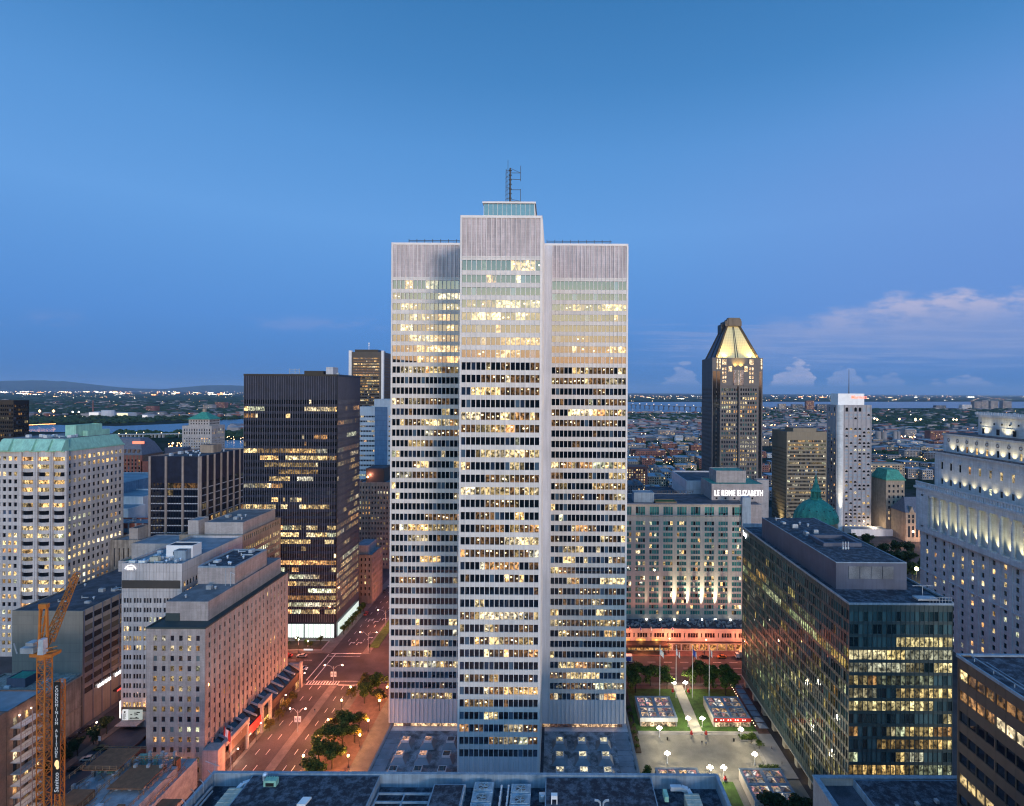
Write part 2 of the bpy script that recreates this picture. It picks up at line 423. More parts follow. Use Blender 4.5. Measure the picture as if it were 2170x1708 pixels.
wisp = t.m('MULTIPLY', t.m('MULTIPLY', t.ss(B, 0.105, 0.122), t.ss(B, 0.125, 0.145, 1.0, 0.0)), t.m('MULTIPLY', t.ss(A, -0.62, -0.52), t.m('MULTIPLY', t.ss(A, -0.34, -0.28, 1.0, 0.0), t.ss(n1, 0.42, 0.62))))
col = cloud(col, t.m('MULTIPLY', wisp, 0.45), (0.20, 0.31, 0.64))
wisp2 = t.m('MULTIPLY', t.m('MULTIPLY', t.ss(B, 0.112, 0.122), t.ss(B, 0.13, 0.155, 1.0, 0.0)), t.m('MULTIPLY', t.ss(A, -0.90, -0.84, 1.0, 0.0), t.ss(n1, 0.42, 0.62)))
col = cloud(col, t.m('MULTIPLY', wisp2, 0.4), (0.17, 0.29, 0.63))
nb = wn.new('ShaderNodeVectorMath'); nb.operation = 'SCALE'; t.l.new(sky.outputs[0], nb.inputs[0]); nb.inputs['Scale'].default_value = 0.006
add = t.mix(1.0, col, nb.outputs[0], 'ADD')
t.l.new(add, bg.inputs['Color']); bg.inputs['Strength'].default_value = 1.0

sun_d = bpy.data.lights.new('sun', 'SUN'); sun_d.energy = 2.3; sun_d.angle = R(12); sun_d.color = (1.0, 0.83, 0.70)
sun = bpy.data.objects.new('sun', sun_d); C.objects.link(sun)
az = R(SUN_AZ); el = R(SUN_EL)
sd = Vector((math.sin(az) * math.cos(el), math.cos(az) * math.cos(el), math.sin(el)))   # towards the glow
sun.rotation_euler = (-sd).to_track_quat('-Z', 'Y').to_euler(); sun.location = (0, -50, 400)

# ------------------------------------------------------------------ materials
mat('pale_panel', (0.63, 0.59, 0.575), 0.55, 0.05, 0.06, streak=0.06, panel=(1.56, 3.96, 0.12))
mat('pale_rib', (0.69, 0.65, 0.64), 0.5, 0.04)
mat('louver_panel', (0.48, 0.42, 0.44), 0.7, 0.08, 0.15, streak=0.28, fine=0.08, panel=(1.56, 0.8, 0.2))
mat('blank_panel', (0.58, 0.57, 0.61), 0.6, 0.06, 0.1, streak=0.12, fine=0.05)
mat('roof_dark', (0.05, 0.055, 0.075), 0.9, 0.45, 0.25, fine=0.25)
mt_, t = base_mat('roof_tar'); q_ = t.noise(t.pos, 0.55, 6, 0.72).outputs[0]; q2_ = t.noise(t.pos, 4.0, 3, 0.7).outputs[0]
t.l.new(t.mix(t.ss(t.m('ADD', q_, t.m('MULTIPLY_ADD', q2_, 0.25, -0.125)), 0.42, 0.66), (0.012, 0.015, 0.028), (0.085, 0.11, 0.15)), t.b.inputs['Base Color']); t.b.inputs['Roughness'].default_value = 0.85
mat('roof_grey', (0.13, 0.14, 0.16), 0.9, 0.3, 0.2, fine=0.2)
mat('roof_stained', (0.18, 0.205, 0.24), 0.85, 0.65, 0.35, fine=0.35)
mat('roof_blue', (0.19, 0.225, 0.27), 0.7, 0.2, 0.2)
mat('curb_blue', (0.22, 0.29, 0.37), 0.6, 0.12, 0.4, streak=0.2)
mat('metal_grey', (0.33, 0.37, 0.42), 0.45, 0.15, 0.6, metal=0.3)
mat('metal_pale', (0.55, 0.62, 0.70), 0.35, 0.12, 0.6, metal=0.4)
mat('metal_cream', (0.42, 0.42, 0.36), 0.6, 0.1, 0.6, streak=0.15)
mat('metal_dark', (0.03, 0.03, 0.035), 0.5, 0.1)
mat('copper_green', (0.04, 0.24, 0.18), 0.65, 0.2, 0.3, streak=0.3)
mat('copper_pale', (0.25, 0.50, 0.42), 0.65, 0.10, 0.3, streak=0.15)
mat('black_steel', (0.012, 0.013, 0.018), 0.35, 0.2)
mat('mullion_steel', (0.13, 0.145, 0.20), 0.5, 0.1)
mat('dark_spandrel', (0.012, 0.017, 0.038), 0.4, 0.25, 0.3, spec=0.3)
mat('stone_pier', (0.27, 0.23, 0.22), 0.8, 0.12, 0.3, streak=0.2)
mat('cream_concrete', (0.46, 0.43, 0.44), 0.8, 0.08, 0.15, streak=0.12, panel=(2.7, 3.78, 0.15))
mat('stone_grey', (0.33, 0.29, 0.29), 0.85, 0.12, 0.2, streak=0.15, fine=0.08, panel=(1.45, 0.9, 0.12))
mat('stone_front', (0.36, 0.33, 0.33), 0.85, 0.10, 0.2, streak=0.12, fine=0.06, panel=(1.2, 0.6, 0.1))
mat('stone_warm', (0.30, 0.24, 0.19), 0.85, 0.14, 0.3, streak=0.2, fine=0.1)
mat('stone_old', (0.27, 0.25, 0.23), 0.9, 0.2, 0.3, streak=0.35, fine=0.15)
mat('stone_bank', (0.48, 0.52, 0.57), 0.8, 0.08, 0.2, streak=0.12, fine=0.05, panel=(2.2, 1.1, 0.12))
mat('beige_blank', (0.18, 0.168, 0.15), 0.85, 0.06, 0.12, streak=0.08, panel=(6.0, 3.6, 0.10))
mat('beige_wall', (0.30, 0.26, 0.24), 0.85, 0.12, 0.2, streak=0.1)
mat('hotel_wall', (0.42, 0.39, 0.36), 0.85, 0.08, 0.2, streak=0.1, fine=0.08)
mat('white_panel', (0.62, 0.63, 0.66), 0.6, 0.06, 0.2, streak=0.1)
mat('white_paint', (0.74, 0.75, 0.78), 0.6, 0.06)
mat('grey_box', (0.44, 0.46, 0.52), 0.6, 0.08, 0.2, streak=0.12, panel=(7.0, 6.0, 0.12))
mat('slate_box', (0.062, 0.078, 0.125), 0.6, 0.12, 0.2, streak=0.12)
mat('brown_panel', (0.20, 0.165, 0.12), 0.7, 0.06, 0.2, streak=0.08)
mat('brown_dark', (0.055, 0.047, 0.045), 0.5, 0.1)
mat('grey_granite', (0.085, 0.080, 0.088), 0.6, 0.08, 0.2, panel=(2.0, 4.08, 0.15))
mat('granite_cap', (0.032, 0.027, 0.028), 0.5, 0.15)
mat('brick_red', (0.20, 0.065, 0.05), 0.9, 0.2, 0.4, fine=0.12)
mat('brick_brown', (0.13, 0.085, 0.07), 0.9, 0.15, 0.5, fine=0.18)
mat('mansard_grey', (0.10, 0.11, 0.15), 0.7, 0.15, 0.6)
mat('asphalt', (0.046, 0.042, 0.046), 0.85, 0.35, 0.10, fine=0.3)
mat('asphalt_lot', (0.045, 0.052, 0.068), 0.85, 0.25, 0.15, fine=0.18)
mat('sidewalk', (0.16, 0.145, 0.14), 0.85, 0.15, 0.4, fine=0.12, panel=(3.0, 99.0, 0.2))
mat('paving_red', (0.13, 0.075, 0.07), 0.85, 0.2, 0.4, fine=0.12)
mat('plaza_stone', (0.20, 0.19, 0.17), 0.75, 0.15, 0.25, fine=0.12)
mat('path_stone', (0.34, 0.33, 0.29), 0.75, 0.10, 0.4)
mat('kerb_stone', (0.27, 0.26, 0.26), 0.8, 0.1)
mat('paint_white', (0.60, 0.60, 0.60), 0.7, 0.25, 1.2, fine=0.2)
mat('grass_green', (0.045, 0.10, 0.016), 0.95, 0.3, 0.5, fine=0.35)
mat('soil', (0.05, 0.035, 0.025), 0.95, 0.3)
mat('crane_yellow', (0.42, 0.135, 0.02), 0.6, 0.15)
mat('plywood', (0.20, 0.10, 0.055), 0.9, 0.2, 0.7, fine=0.15)
mat('timber', (0.24, 0.16, 0.10), 0.9, 0.2)
mat('concrete_fresh', (0.30, 0.33, 0.37), 0.9, 0.2, 0.5, fine=0.15)
mat('steel_frame', (0.20, 0.15, 0.15), 0.6, 0.1)
mat('black_paint', (0.012, 0.012, 0.013), 0.5)
mat('red_paint', (0.42, 0.02, 0.018), 0.6)
mat('awning_grey', (0.17, 0.19, 0.24), 0.8, 0.1)
mat('awning_dark', (0.035, 0.022, 0.02), 0.8)
mat('bark', (0.05, 0.04, 0.03), 0.95)
mat('skin', (0.35, 0.20, 0.14), 0.6); mat('cloth_dark', (0.03, 0.035, 0.05), 0.9); mat('cloth_blue', (0.10, 0.13, 0.2), 0.9)
for nm, c in (('car_black', (0.015, 0.015, 0.018)), ('car_silver', (0.42, 0.42, 0.40)), ('car_white', (0.65, 0.65, 0.63)), ('car_olive', (0.10, 0.10, 0.04)), ('car_orange', (0.55, 0.16, 0.03)), ('car_red', (0.3, 0.02, 0.02)), ('bus_white', (0.7, 0.68, 0.66))):
    m_, t_ = base_mat(nm); t_.b.inputs['Base Color'].default_value = c4(c); t_.b.inputs['Roughness'].default_value = 0.3; t_.b.inputs['Coat Weight'].default_value = 0.6
m_, t_ = base_mat('tyre'); t_.b.inputs['Base Color'].default_value = (0.015, 0.015, 0.015, 1)
m_, t_ = base_mat('dark_pane'); t_.b.inputs['Base Color'].default_value = (0.01, 0.013, 0.018, 1); t_.b.inputs['Roughness'].default_value = 0.06; t_.b.inputs['IOR'].default_value = 1.8
def leaf_mat(name, a, b):
    m, t = base_mat(name)
    n = t.noise(t.pos, 0.7, 3).outputs[0]; o = t.new('ShaderNodeNewGeometry')
    f = t.ss(t.m('ADD', n, t.m('MULTIPLY_ADD', o.outputs['Random Per Island'], 0.3, -0.15)), 0.35, 0.65)
    t.l.new(t.mix(f, a, b), t.b.inputs['Base Color']); t.b.inputs['Roughness'].default_value = 0.8; t.b.inputs['Specular IOR Level'].default_value = 0.2
leaf_mat('leaves', (0.020, 0.045, 0.010), (0.095, 0.14, 0.028)); leaf_mat('leaves_dark', (0.012, 0.030, 0.016), (0.03, 0.055, 0.022)); leaf_mat('leaves_warm', (0.04, 0.045, 0.012), (0.12, 0.10, 0.022))
emis('globe_white', (1.0, 0.93, 0.72), 14, (1, 1, 1)); emis('globe_orange', (1.0, 0.50, 0.16), 14, (1, 1, 1)); emis('globe_pink', (1.0, 0.72, 0.55), 8, (1, 1, 1))
emis('sign_white', (1.0, 0.97, 0.95), 2.6, (1, 1, 1)); emis('sign_cream', (1.0, 0.95, 0.80), 1.3, (1, 1, 1)); emis('sign_red', (1.0, 0.20, 0.10), 1.7); emis('sign_orange', (1.0, 0.42, 0.16), 2.2)
emis('lobby_white', (0.86, 1.0, 0.92), 1.5, sample=True); emis('shop_warm', (1.0, 0.66, 0.28), 1.3, sample=True); emis('shop_amber', (1.0, 0.42, 0.08), 0.9)
emis('tail_red', (1.0, 0.06, 0.05), 2.0); emis('lamp_small', (1.0, 0.80, 0.5), 9); emis('light_warm', (1.0, 0.66, 0.34), 10); emis('light_white', (1.0, 0.90, 0.72), 11); emis('light_orange', (1.0, 0.42, 0.14), 9)
glass_mat('win_glass'); glass_mat('win_tower', ior=2.6, rough=0.015); glass_mat('win_green', (0.85, 1.12, 1.08), ior=2.0, rough=0.015, wav=0.05); glass_mat('win_blue', (1, 1, 1), ior=1.8)
m_, t_ = base_mat('clear_glass'); t_.b.inputs['Base Color'].default_value = (0.75, 0.95, 0.95, 1); t_.b.inputs['Roughness'].default_value = 0.02; t_.b.inputs['Alpha'].default_value = 0.32; t_.b.inputs['IOR'].default_value = 1.7

# ------------------------------------------------------------------ the cross-shaped tower
TX, HW = -17.3, 12.93                      # centre line, half width of an arm
TF, TY0, TY1, TB = 170.0, 201.8, 227.66, 259.5
TXL, TXR = TX - 44.5, TX + 44.5
tower = thing('office_tower', (TX, (TY0 + TY1) / 2, 0), 'tall cross-shaped pale tower in the middle with ribbon windows and a mast', 'skyscraper')
ROWS = [(170.4, 173.6)] + [(167.7 - 3.96 * k - 1.20, 167.7 - 3.96 * k + 1.22) for k in range(39)]
ZB, ZT = 7.0, 187.8
def tower_tint(r):
    q = r.random()
    if q < 0.84: return (0.004, 0.006, 0.012)
    if q < 0.93: return (0.02, 0.035, 0.07)
    return (0.07, 0.12, 0.18)
def tower_face(wall, P, U, N, n, a0, bay, W, seed, parent, bands=True, p=0.4):
    """wall = MB with materials 0 spandrel, 1 rib, 2 louvers, 3 blank; P = corner, a0 = first bay"""
    aN = a0 + n * bay; rs = sorted(ROWS)
    for q0, q1 in ((0, a0 - 0.02), (aN + 0.02, W)): wall.obox(P, U, N, q0, q1, -0.3, 0.05, ZB, ZT, 3 if q1 - q0 > 1 else 1)
    wall.obox(P, U, N, a0, aN, -0.3, 0.0, ZB, rs[0][0], 3)
    for k in range(len(rs) - 1): wall.obox(P, U, N, a0, aN, -0.3, 0.0, rs[k][1], rs[k + 1][0], 0)
    wall.obox(P, U, N, a0, aN, -0.3, 0.0, rs[-1][1], 174.9, 0)
    wall.obox(P, U, N, a0, aN, -0.3, -0.12, 174.9, ZT - 0.8, 2)
    wall.obox(P, U, N, 0, W, -0.3, 0.10, ZT - 0.8, ZT, 1)
    for k in range(n + 1): wall.obox(P, U, N, a0 + k * bay - 0.09, a0 + k * bay + 0.09, -0.3, 0.22, ZB, ZT - 0.82, 1)
    f = rooms(seed, p * 1.35, 1.3); r = random.Random(seed)
    rest = MB()
    for i, (z0, z1) in enumerate(ROWS):
        b = MB() if bands else rest
        for j in range(n):
            L = f(i, j, n); ti = tower_tint(r)
            if L[0]: ti = (0.008, 0.007, 0.006)
            c0, c1 = a0 + j * bay + 0.1, a0 + (j + 1) * bay - 0.1
            q = lambda a, z: (P[0] + U[0] * a - N[0] * 0.24, P[1] + U[1] * a - N[1] * 0.24, z)
            b.face([q(c0, z0), q(c1, z0), q(c1, z1), q(c0, z1)], 0, L, ti)
            if L[0] and r.random() < 0.55:     # a bright lamp or screen in the room
                m0 = r.uniform(c0, c1 - 0.5); h0 = r.uniform(z0 + 0.5, z1 - 0.7)
                q2 = lambda a, z: (P[0] + U[0] * a - N[0] * 0.235, P[1] + U[1] * a - N[1] * 0.235, z)
                b.face([q2(m0, h0), q2(m0 + 0.5, h0), q2(m0 + 0.5, h0 + 0.45), q2(m0, h0 + 0.45)], 0, (3.2, 2.6, 1.5), (0, 0, 0))
        if bands: b.build('window_band', 'win_tower', parent)
    if not bands:
        o = rest.build('window_band', 'win_tower', parent); o['kind'] = 'stuff'
def arm(name, x0, x1, y0, y1, faces):
    e = thing(name, (0, 0, 0), None, None); e.parent = tower; e.location = Vector(((x0 + x1) / 2, (y0 + y1) / 2, 0)) - tower.location
    w = MB(); w.box(x0 + 0.28, x1 - 0.28, y0 + 0.28, y1 - 0.28, ZB, ZT - 1.6)
    for fc in faces: tower_face(w, *fc[:-2], e, bands=fc[-2], p=fc[-1])
    w.build('wall', ['pale_panel', 'pale_rib', 'louver_panel', 'blank_panel'], e)
    r = MB(); r.box(x0 + 0.3, x1 - 0.3, y0 + 0.3, y1 - 0.3, ZT - 1.58, ZT - 1.2); r.build('roof', 'roof_grey', e)
    return e
AW = 2 * HW
arm('front_arm', TX - HW, TX + HW, TF, TY0, [((TX - HW, TF), (1, 0), (0, -1), 16, 0.45, 1.56, AW, 11, True, 0.42), ((TX + HW, TF), (0, 1), (1, 0), 18, 0.5, 1.56, 31.7, 12, False, 0.3), ((TX - HW, TF), (0, 1), (-1, 0), 18, 0.5, 1.56, 31.7, 13, False, 0.3)])
arm('side_arm', TXL, TX - HW - 0.01, TY0, TY1, [((TXL, TY0), (1, 0), (0, -1), 18, 0.45, 1.56, 31.57, 21, True, 0.40), ((TXL, TY0), (0, 1), (-1, 0), 16, 0.45, 1.56, AW, 22, False, 0.3)])
arm('side_arm', TX + HW + 0.01, TXR, TY0, TY1, [((TX + HW, TY0), (1, 0), (0, -1), 18, 3.05, 1.56, 31.57, 31, True, 0.42), ((TXR, TY0), (0, 1), (1, 0), 16, 0.45, 1.56, AW, 32, False, 0.3)])
arm('rear_arm', TX - HW, TX + HW, TY1, TB, [((TX + HW, TY1), (0, 1), (1, 0), 18, 2.0, 1.56, 31.8, 42, False, 0.3), ((TX - HW, TY1), (0, 1), (-1, 0), 18, 2.0, 1.56, 31.8, 43, False, 0.3)])
b = MB(); b.box(TX - HW + 0.3, TX + HW - 0.3, TY0 - 0.3, TY1 + 0.3, ZB, ZT - 1.0); b.box(TX - 6, TX + 6, TY0 - 26, TY1 + 26, 0, ZB); b.box(TX - 38, TX + 38, TY0 + 4, TY1 - 4, 0, ZB); b.build('core', 'blank_panel', tower)
# glazed penthouse, glowing faintly
ph = thing('penthouse', (0, 0, 0), None, None); ph.parent = tower; PX0, PX1, PY0, PY1 = TX - 9.6, TX + 9.3, 200.0, 226.0
ph.location = Vector((TX, 213, ZT)) - tower.location
b = MB(); b.box(PX0 + 0.5, PX1 - 0.5, PY0 + 3, PY1 - 0.5, ZT - 1.1, 202.0, 0); b.box(PX0 - 0.5, PX1 + 0.5, PY0 - 0.5, PY1 + 0.5, 202.0, 202.7, 1); b.box(PX0, PX1, PY0, PY1, ZT - 1.1, ZT + 1.0, 1)
for k in range(12): b.box(PX0 + k * 1.716 - 0.06, PX0 + k * 1.716 + 0.06, PY0 - 0.12, PY0 + 0.02, ZT + 1, 202.0, 1)
for k in range(15): b.box(PX1 - 0.02, PX1 + 0.12, PY0 + k * 1.8 - 0.06, PY0 + k * 1.8 + 0.06, ZT + 1, 202.0, 1)
b.box(PX0, PX1, PY0 - 0.1, PY0, 191.4, 191.6, 1)
b.build('frame', ['blank_panel', 'pale_rib'], ph)
b = MB(); r = random.Random(5)
for k in range(11): b.face([(PX0 + k * 1.716 + 0.06, PY0, ZT + 1), (PX0 + (k + 1) * 1.716 - 0.06, PY0, ZT + 1), (PX0 + (k + 1) * 1.716 - 0.06, PY0, 202), (PX0 + k * 1.716 + 0.06, PY0, 202)], 0, (0.01, 0.03, 0.035), (0.06, 0.11, 0.13))
for k in range(14): b.face([(PX1, PY0 + k * 1.8 + .06, ZT + 1), (PX1, PY0 + (k + 1) * 1.8 - .06, ZT + 1), (PX1, PY0 + (k + 1) * 1.8 - .06, 202), (PX1, PY0 + k * 1.8 + .06, 202)], 0, (0.01, 0.03, 0.035), (0.06, 0.11, 0.13))
b.build('window', 'win_tower', ph)
for k in range(12):
    b = MB(); b.ball(PX0 + r.uniform(1, 18), PY0 - 0.14, ZT + r.uniform(2, 8), 0.15, n=5, k=3); b.build('light', 'light_white', ph)
# roof railings of the side arms and davit posts
for x0, x1 in ((TXL + 6, TX - HW - 1), (TX + HW + 1, TXR - 6)):
    b = MB(); b.bar((x0, TY0 + 2, ZT + 1.4), (x1, TY0 + 2, ZT + 1.4), 0.16); b.bar((x0, TY0 + 2, ZT + 0.9), (x1, TY0 + 2, ZT + 0.9), 0.10)
    k = x0
    while k <= x1: b.bar((k, TY0 + 2, ZT - 1.2), (k, TY0 + 2, ZT + 1.9), 0.18); k += 3.0
    b.build('railing', 'metal_dark', tower)
# mast
mast = thing('antenna', (0, 0, 0), None, None); mast.parent = tower; MX, MY = TX - 0.7, 210.0; mast.location = Vector((MX, MY, 202.7)) - tower.location
b = MB(); b.cyl(MX, MY, 202.6, 219.5, 0.42, 0.30, 8)
for k in range(9): b.cyl(MX, MY, 204 + k * 1.8, 204.25 + k * 1.8, 0.62, n=8)
b.build('mast', 'metal_dark', mast)
b = MB()
for k, z in enumerate((204, 206.6, 211, 215.2, 217.6)):
    b.bar((MX, MY, z), (MX + 4.2, MY, z - 0.25 * (k % 2)), 0.16); b.bar((MX, MY, z + 0.7), (MX - 1.6, MY - 0.4, z + 0.7), 0.14)
b.bar((MX + 4.1, MY, 203.4), (MX + 4.1, MY, 211.3), 0.2); b.bar((MX + 4.1, MY, 214.4), (MX + 4.1, MY, 220.4), 0.2)
b.bar((MX, MY, 219.4), (MX + 4.1, MY, 217.6), 0.12); b.bar((MX, MY, 207.4), (MX + 4.1, MY, 206.5), 0.12)
for k in range(9): b.bar((MX - 1.9, MY, 203.5 + k * 1.7), (MX - 0.8, MY, 204.5 + k * 1.7), 0.12)
b.bar((MX - 1.6, MY, 203), (MX - 1.6, MY, 219), 0.22); b.bar((MX - 0.9, MY, 203), (MX - 0.9, MY, 222.6), 0.14)
b.build('arms', 'metal_dark', mast)

# podium roof with pyramid skylights around the foot of the tower
pod = thing('podium_building', ((TXL + 29) / 2, 170, 0), 'low podium under the pale tower, its stained flat roof full of pyramid skylights', 'building')
b = MB(); b.box(TXL + 0.3, 28.8, 132, 234, 0, 4.6, 0); 
for q in ((TXL, TXL + 0.9, 131.7, 234.3), (28.2, 29.1, 131.7, 234.3)): b.box(q[0], q[1], q[2], q[3], 0, 5.15, 1)
b.build('wall', ['blank_panel', 'kerb_stone'], pod)
b = MB(); b.box(TXL + 0.9, 28.2, 132.3, 200.5, 4.62, 4.9, 0); b.box(TXL + 1.2, TXL + 5.6, 132.5, 200, 4.9, 5.02, 1); b.box(22.8, 27.6, 132.5, 200, 4.9, 5.02, 1)
for k in range(24): b.box(TXL + 1.1, TXL + 5.8, 134 + k * 2.8, 134.12 + k * 2.8, 5.0, 5.06, 0); b.box(22.6, 27.8, 134 + k * 2.8, 134.12 + k * 2.8, 5.0, 5.06, 0)
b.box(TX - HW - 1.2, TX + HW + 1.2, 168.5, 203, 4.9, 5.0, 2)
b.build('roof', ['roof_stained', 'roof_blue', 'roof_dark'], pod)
rk = random.Random(3)
for sx_, cols in (('l', (-52.8, -44.7, -36.6)), ('r', (2.4, 10.3, 18.2))):
    for iy, yc in enumerate((192.4, 184.7, 177.2, 169.6)):
        for x in cols:
            s = thing('skylight', (0, 0, 0), None, None); s.parent = pod; s.location = Vector((x, yc, 4.9)) - pod.location
            b = MB(); b.box(x - 2.7, x + 2.7, yc - 2.6, yc + 2.6, 4.9, 6.6, 0, 1.35, 1.3); b.box(x - 1.4, x + 1.4, yc - 1.35, yc + 1.35, 6.6, 7.3, 1)
            b.build('curb', ['roof_blue', 'blank_panel'], s)
            b = MB(); lit = sx_ == 'r' or rk.random() < 0.45; c = (0.75, 0.66, 0.42) if sx_ == 'r' else (0.7, 0.36, 0.22)
            g = rk.uniform(0.6, 1.6); b.box(x - 1.15, x + 1.15, yc - 1.1, yc + 1.1, 7.3, 7.36)
            b.lit = [tuple(q * g for q in c) if lit else (0, 0, 0)] * 6; b.tint = [(0.03, 0.03, 0.04)] * 6; b.build('pane', 'win_glass', s)
# lit strip of lobby under the side arms
b = MB(); r = random.Random(9)
for x0, x1 in ((TXL + 1.5, TX - HW - 0.5), (TX + HW + 0.5, TXR - 1.0)):
    x = x0
    while x < x1:
        w = r.uniform(2.0, 5.0); on = r.random() < 0.75; L = (1.3, 0.8, 0.42) if on else (0.1, 0.05, 0.03)
        b.face([(x, 203.2, 5.0), (min(x + w, x1), 203.2, 5.0), (min(x + w, x1), 203.2, 7.0), (x, 203.2, 7.0)], 0, L); x += w + 0.4
b.build('lobby_window', 'win_glass', tower)
# ------------------------------------------------------------------ land, water, hills
def sheet(name, pts, z, m, thick=None, kind='structure'):
    b = MB()
    if thick:
        n = len(pts); b.face([(x, y, z) for x, y in pts])
        for k in range(n):
            (x0, y0), (x1, y1) = pts[k], pts[(k + 1) % n]; b.face([(x0, y0, z - thick), (x1, y1, z - thick), (x1, y1, z), (x0, y0, z)])
    else: b.face([(x, y, z) for x, y in pts])
    o = b.build(name, m, loc=(sum(p[0] for p in pts) / len(pts), sum(p[1] for p in pts) / len(pts), z)); o['kind'] = kind
    return o
def rect(x0, x1, y0, y1): return [(x0, y0), (x1, y0), (x1, y1), (x0, y1)]
m_, t = base_mat('land')
n = t.noise(t.pos, 0.004, 6, 0.65).outputs[0]; n2_ = t.noise(t.pos, 0.03, 4, 0.6).outputs[0]
c_ = t.mix(t.ss(n, 0.42, 0.60), (0.030, 0.040, 0.030), (0.055, 0.05, 0.05)); c_ = t.mix(t.ss(n2_, 0.45, 0.65), c_, (0.020, 0.032, 0.018))
t.l.new(c_, t.b.inputs['Base Color']); t.b.inputs['Roughness'].default_value = 1.0; t.b.inputs['Specular IOR Level'].default_value = 0.0
m_, t = base_mat('river_water')
t.b.inputs['Base Color'].default_value = (0.02, 0.05, 0.09, 1); t.b.inputs['Roughness'].default_value = 0.18; t.b.inputs['IOR'].default_value = 1.33
bp = t.new('ShaderNodeBump'); bp.inputs['Strength'].default_value = 0.35; bp.inputs['Distance'].default_value = 1.0
t.l.new(t.noise(t.vmul(t.pos, (0.3, 1.0, 1.0)), 0.05, 4).outputs[0], bp.inputs['Height']); t.l.new(bp.outputs[0], t.b.inputs['Normal'])
mat('hill_cover', (0.022, 0.035, 0.022), 1.0, 0.4, 0.004, spec=0.0)
mat('far_hill', (0.030, 0.045, 0.035), 1.0, 0.3, 0.0004, spec=0.0)
sheet('ground', rect(-70000, 70000, -9000, 70000), 0.0, 'land')
g = lambda *ps: [gy(u, v, 0.5) for u, v in ps]
sheet('river', g((30, 905), (105, 900), (245, 903), (395, 897), (470, 889.5), (560, 882), (900, 862), (1180, 852.5), (1500, 851.6), (2100, 851.2), (2600, 851.8)) [::-1] + g((30, 914), (160, 916), (262, 919), (360, 921), (480, 917), (600, 915), (900, 895), (1180, 881), (1320, 876), (1420, 874.8), (1500, 874), (1640, 867), (1760, 866), (1900, 865), (2100, 865), (2600, 866)), 0.5, 'river_water')
sheet('harbour_basin', g((455, 956), (455, 934), (600, 930), (600, 953)), 0.5, 'river_water')
sheet('river_channel', g((860, 905), (820, 895), (760, 903), (700, 912), (700, 925), (860, 918)), 0.5, 'river_water') if False else None
def ridge(name, prof, Y, depth, m, nseg=60, seed=1, loc=None):
    """prof [(u, v)] skyline seen at distance Y -> a solid hill with slopes"""
    r = random.Random(seed); b = MB(); us = [p[0] for p in prof]; cols = []
    for k in range(nseg + 1):
        u = us[0] + (us[-1] - us[0]) * k / nseg
        for i in range(len(prof) - 1):
            if prof[i][0] <= u <= prof[i + 1][0]:
                f = (u - prof[i][0]) / (prof[i + 1][0] - prof[i][0]); f = f * f * (3 - 2 * f); v = prof[i][1] * (1 - f) + prof[i + 1][1] * f; break
        x, z = pt(u, v, Y); z = max(2.0, z + r.uniform(-1, 1) * Y * 0.0006)
        cols.append([(x, Y - depth, 0), (x, Y - depth * 0.45, z * 0.6), (x, Y, z), (x, Y + depth * 0.6, z * 0.5), (x, Y + depth, 0)])
    for a, c in zip(cols, cols[1:]):
        for k in range(4): b.face([a[k], c[k], c[k + 1], a[k + 1]])
    o = b.build(name, m, smooth=True); o['kind'] = 'structure'
ridge('hills', [(-260, 819), (-100, 812), (20, 806.5), (75, 805.5), (130, 808), (190, 817), (250, 822), (300, 823.5), (330, 825)], 33000, 6000, 'far_hill')
ridge('hills', [(360, 826), (400, 821), (440, 816.5), (470, 815.5), (505, 817.5), (560, 822), (620, 826)], 36000, 5000, 'far_hill', 30, 4)
# the mountain behind the camera: dark, and it hides the low part of the glow
def mountain():
    b = MB(); r = random.Random(12); cols = []
    for k in range(61):
        x = -3600 + 120 * k
        z = 235 + 22 * math.sin(x / 300.0 + 0.5) - 0.075 * (x + 100) * (1 if x > -700 else 0) * (1 if x < 500 else 0.5) + r.uniform(-9, 9)
        z = max(40, min(300, z)) * (1 - 0.25 * min(1, abs(x) / 3600))
        cols.append([(x, -700, 0), (x, -1100, z * 0.55), (x, -1500, z), (x, -2300, z * 0.8), (x, -3500, 0)])
    for a, c in zip(cols, cols[1:]):
        for k in range(4): b.face([a[k], a[k + 1], c[k + 1], c[k]])
    o = b.build('mountain', 'hill_cover', smooth=True); o['kind'] = 'structure'
mountain()

# ------------------------------------------------------------------ streets (right-angled grid)
sheet('city_ground', rect(-320, 420, 60, 620), 0.01, 'asphalt')
sheet('road', rect(-111.5, -100.0, 60, 243), 0.05, 'asphalt'); sheet('road', rect(-96.6, -87.6, 60, 243), 0.05, 'asphalt')
def slab(name, x0, x1, y0, y1, h, m): b = MB(); b.box(x0, x1, y0, y1, -0.1, h); return tag(b.build(name, m), kind='structure')
slab('sidewalk', -117.4, -111.5, 100, 241, 0.15, 'sidewalk'); slab('sidewalk', -87.6, -84.5, 100, 241, 0.15, 'sidewalk')
slab('sidewalk', -84.5, -71.0, 100, 241, 0.17, 'paving_red'); slab('sidewalk', -71.0, -62.3, 100, 241, 0.14, 'sidewalk')
slab('median', -100.0, -96.6, 100, 239.5, 0.18, 'sidewalk'); slab('median', -96.0, -92.2, 268.5, 640, 0.18, 'sidewalk'); slab('median', -94.8, -90.0, 275, 640, 0.24, 'grass_green')
slab('sidewalk', -116.2, -112.0, 269, 640, 0.15, 'sidewalk'); slab('sidewalk', -172, -116.2, 269, 286, 0.16, 'sidewalk'); slab('sidewalk', -79, -62, 269, 640, 0.15, 'sidewalk')
slab('sidewalk', 28, 200, 268, 274, 0.15, 'paving_red'); slab('sidewalk', -62, 120, 241.5, 243.5, 0.15, 'sidewalk')
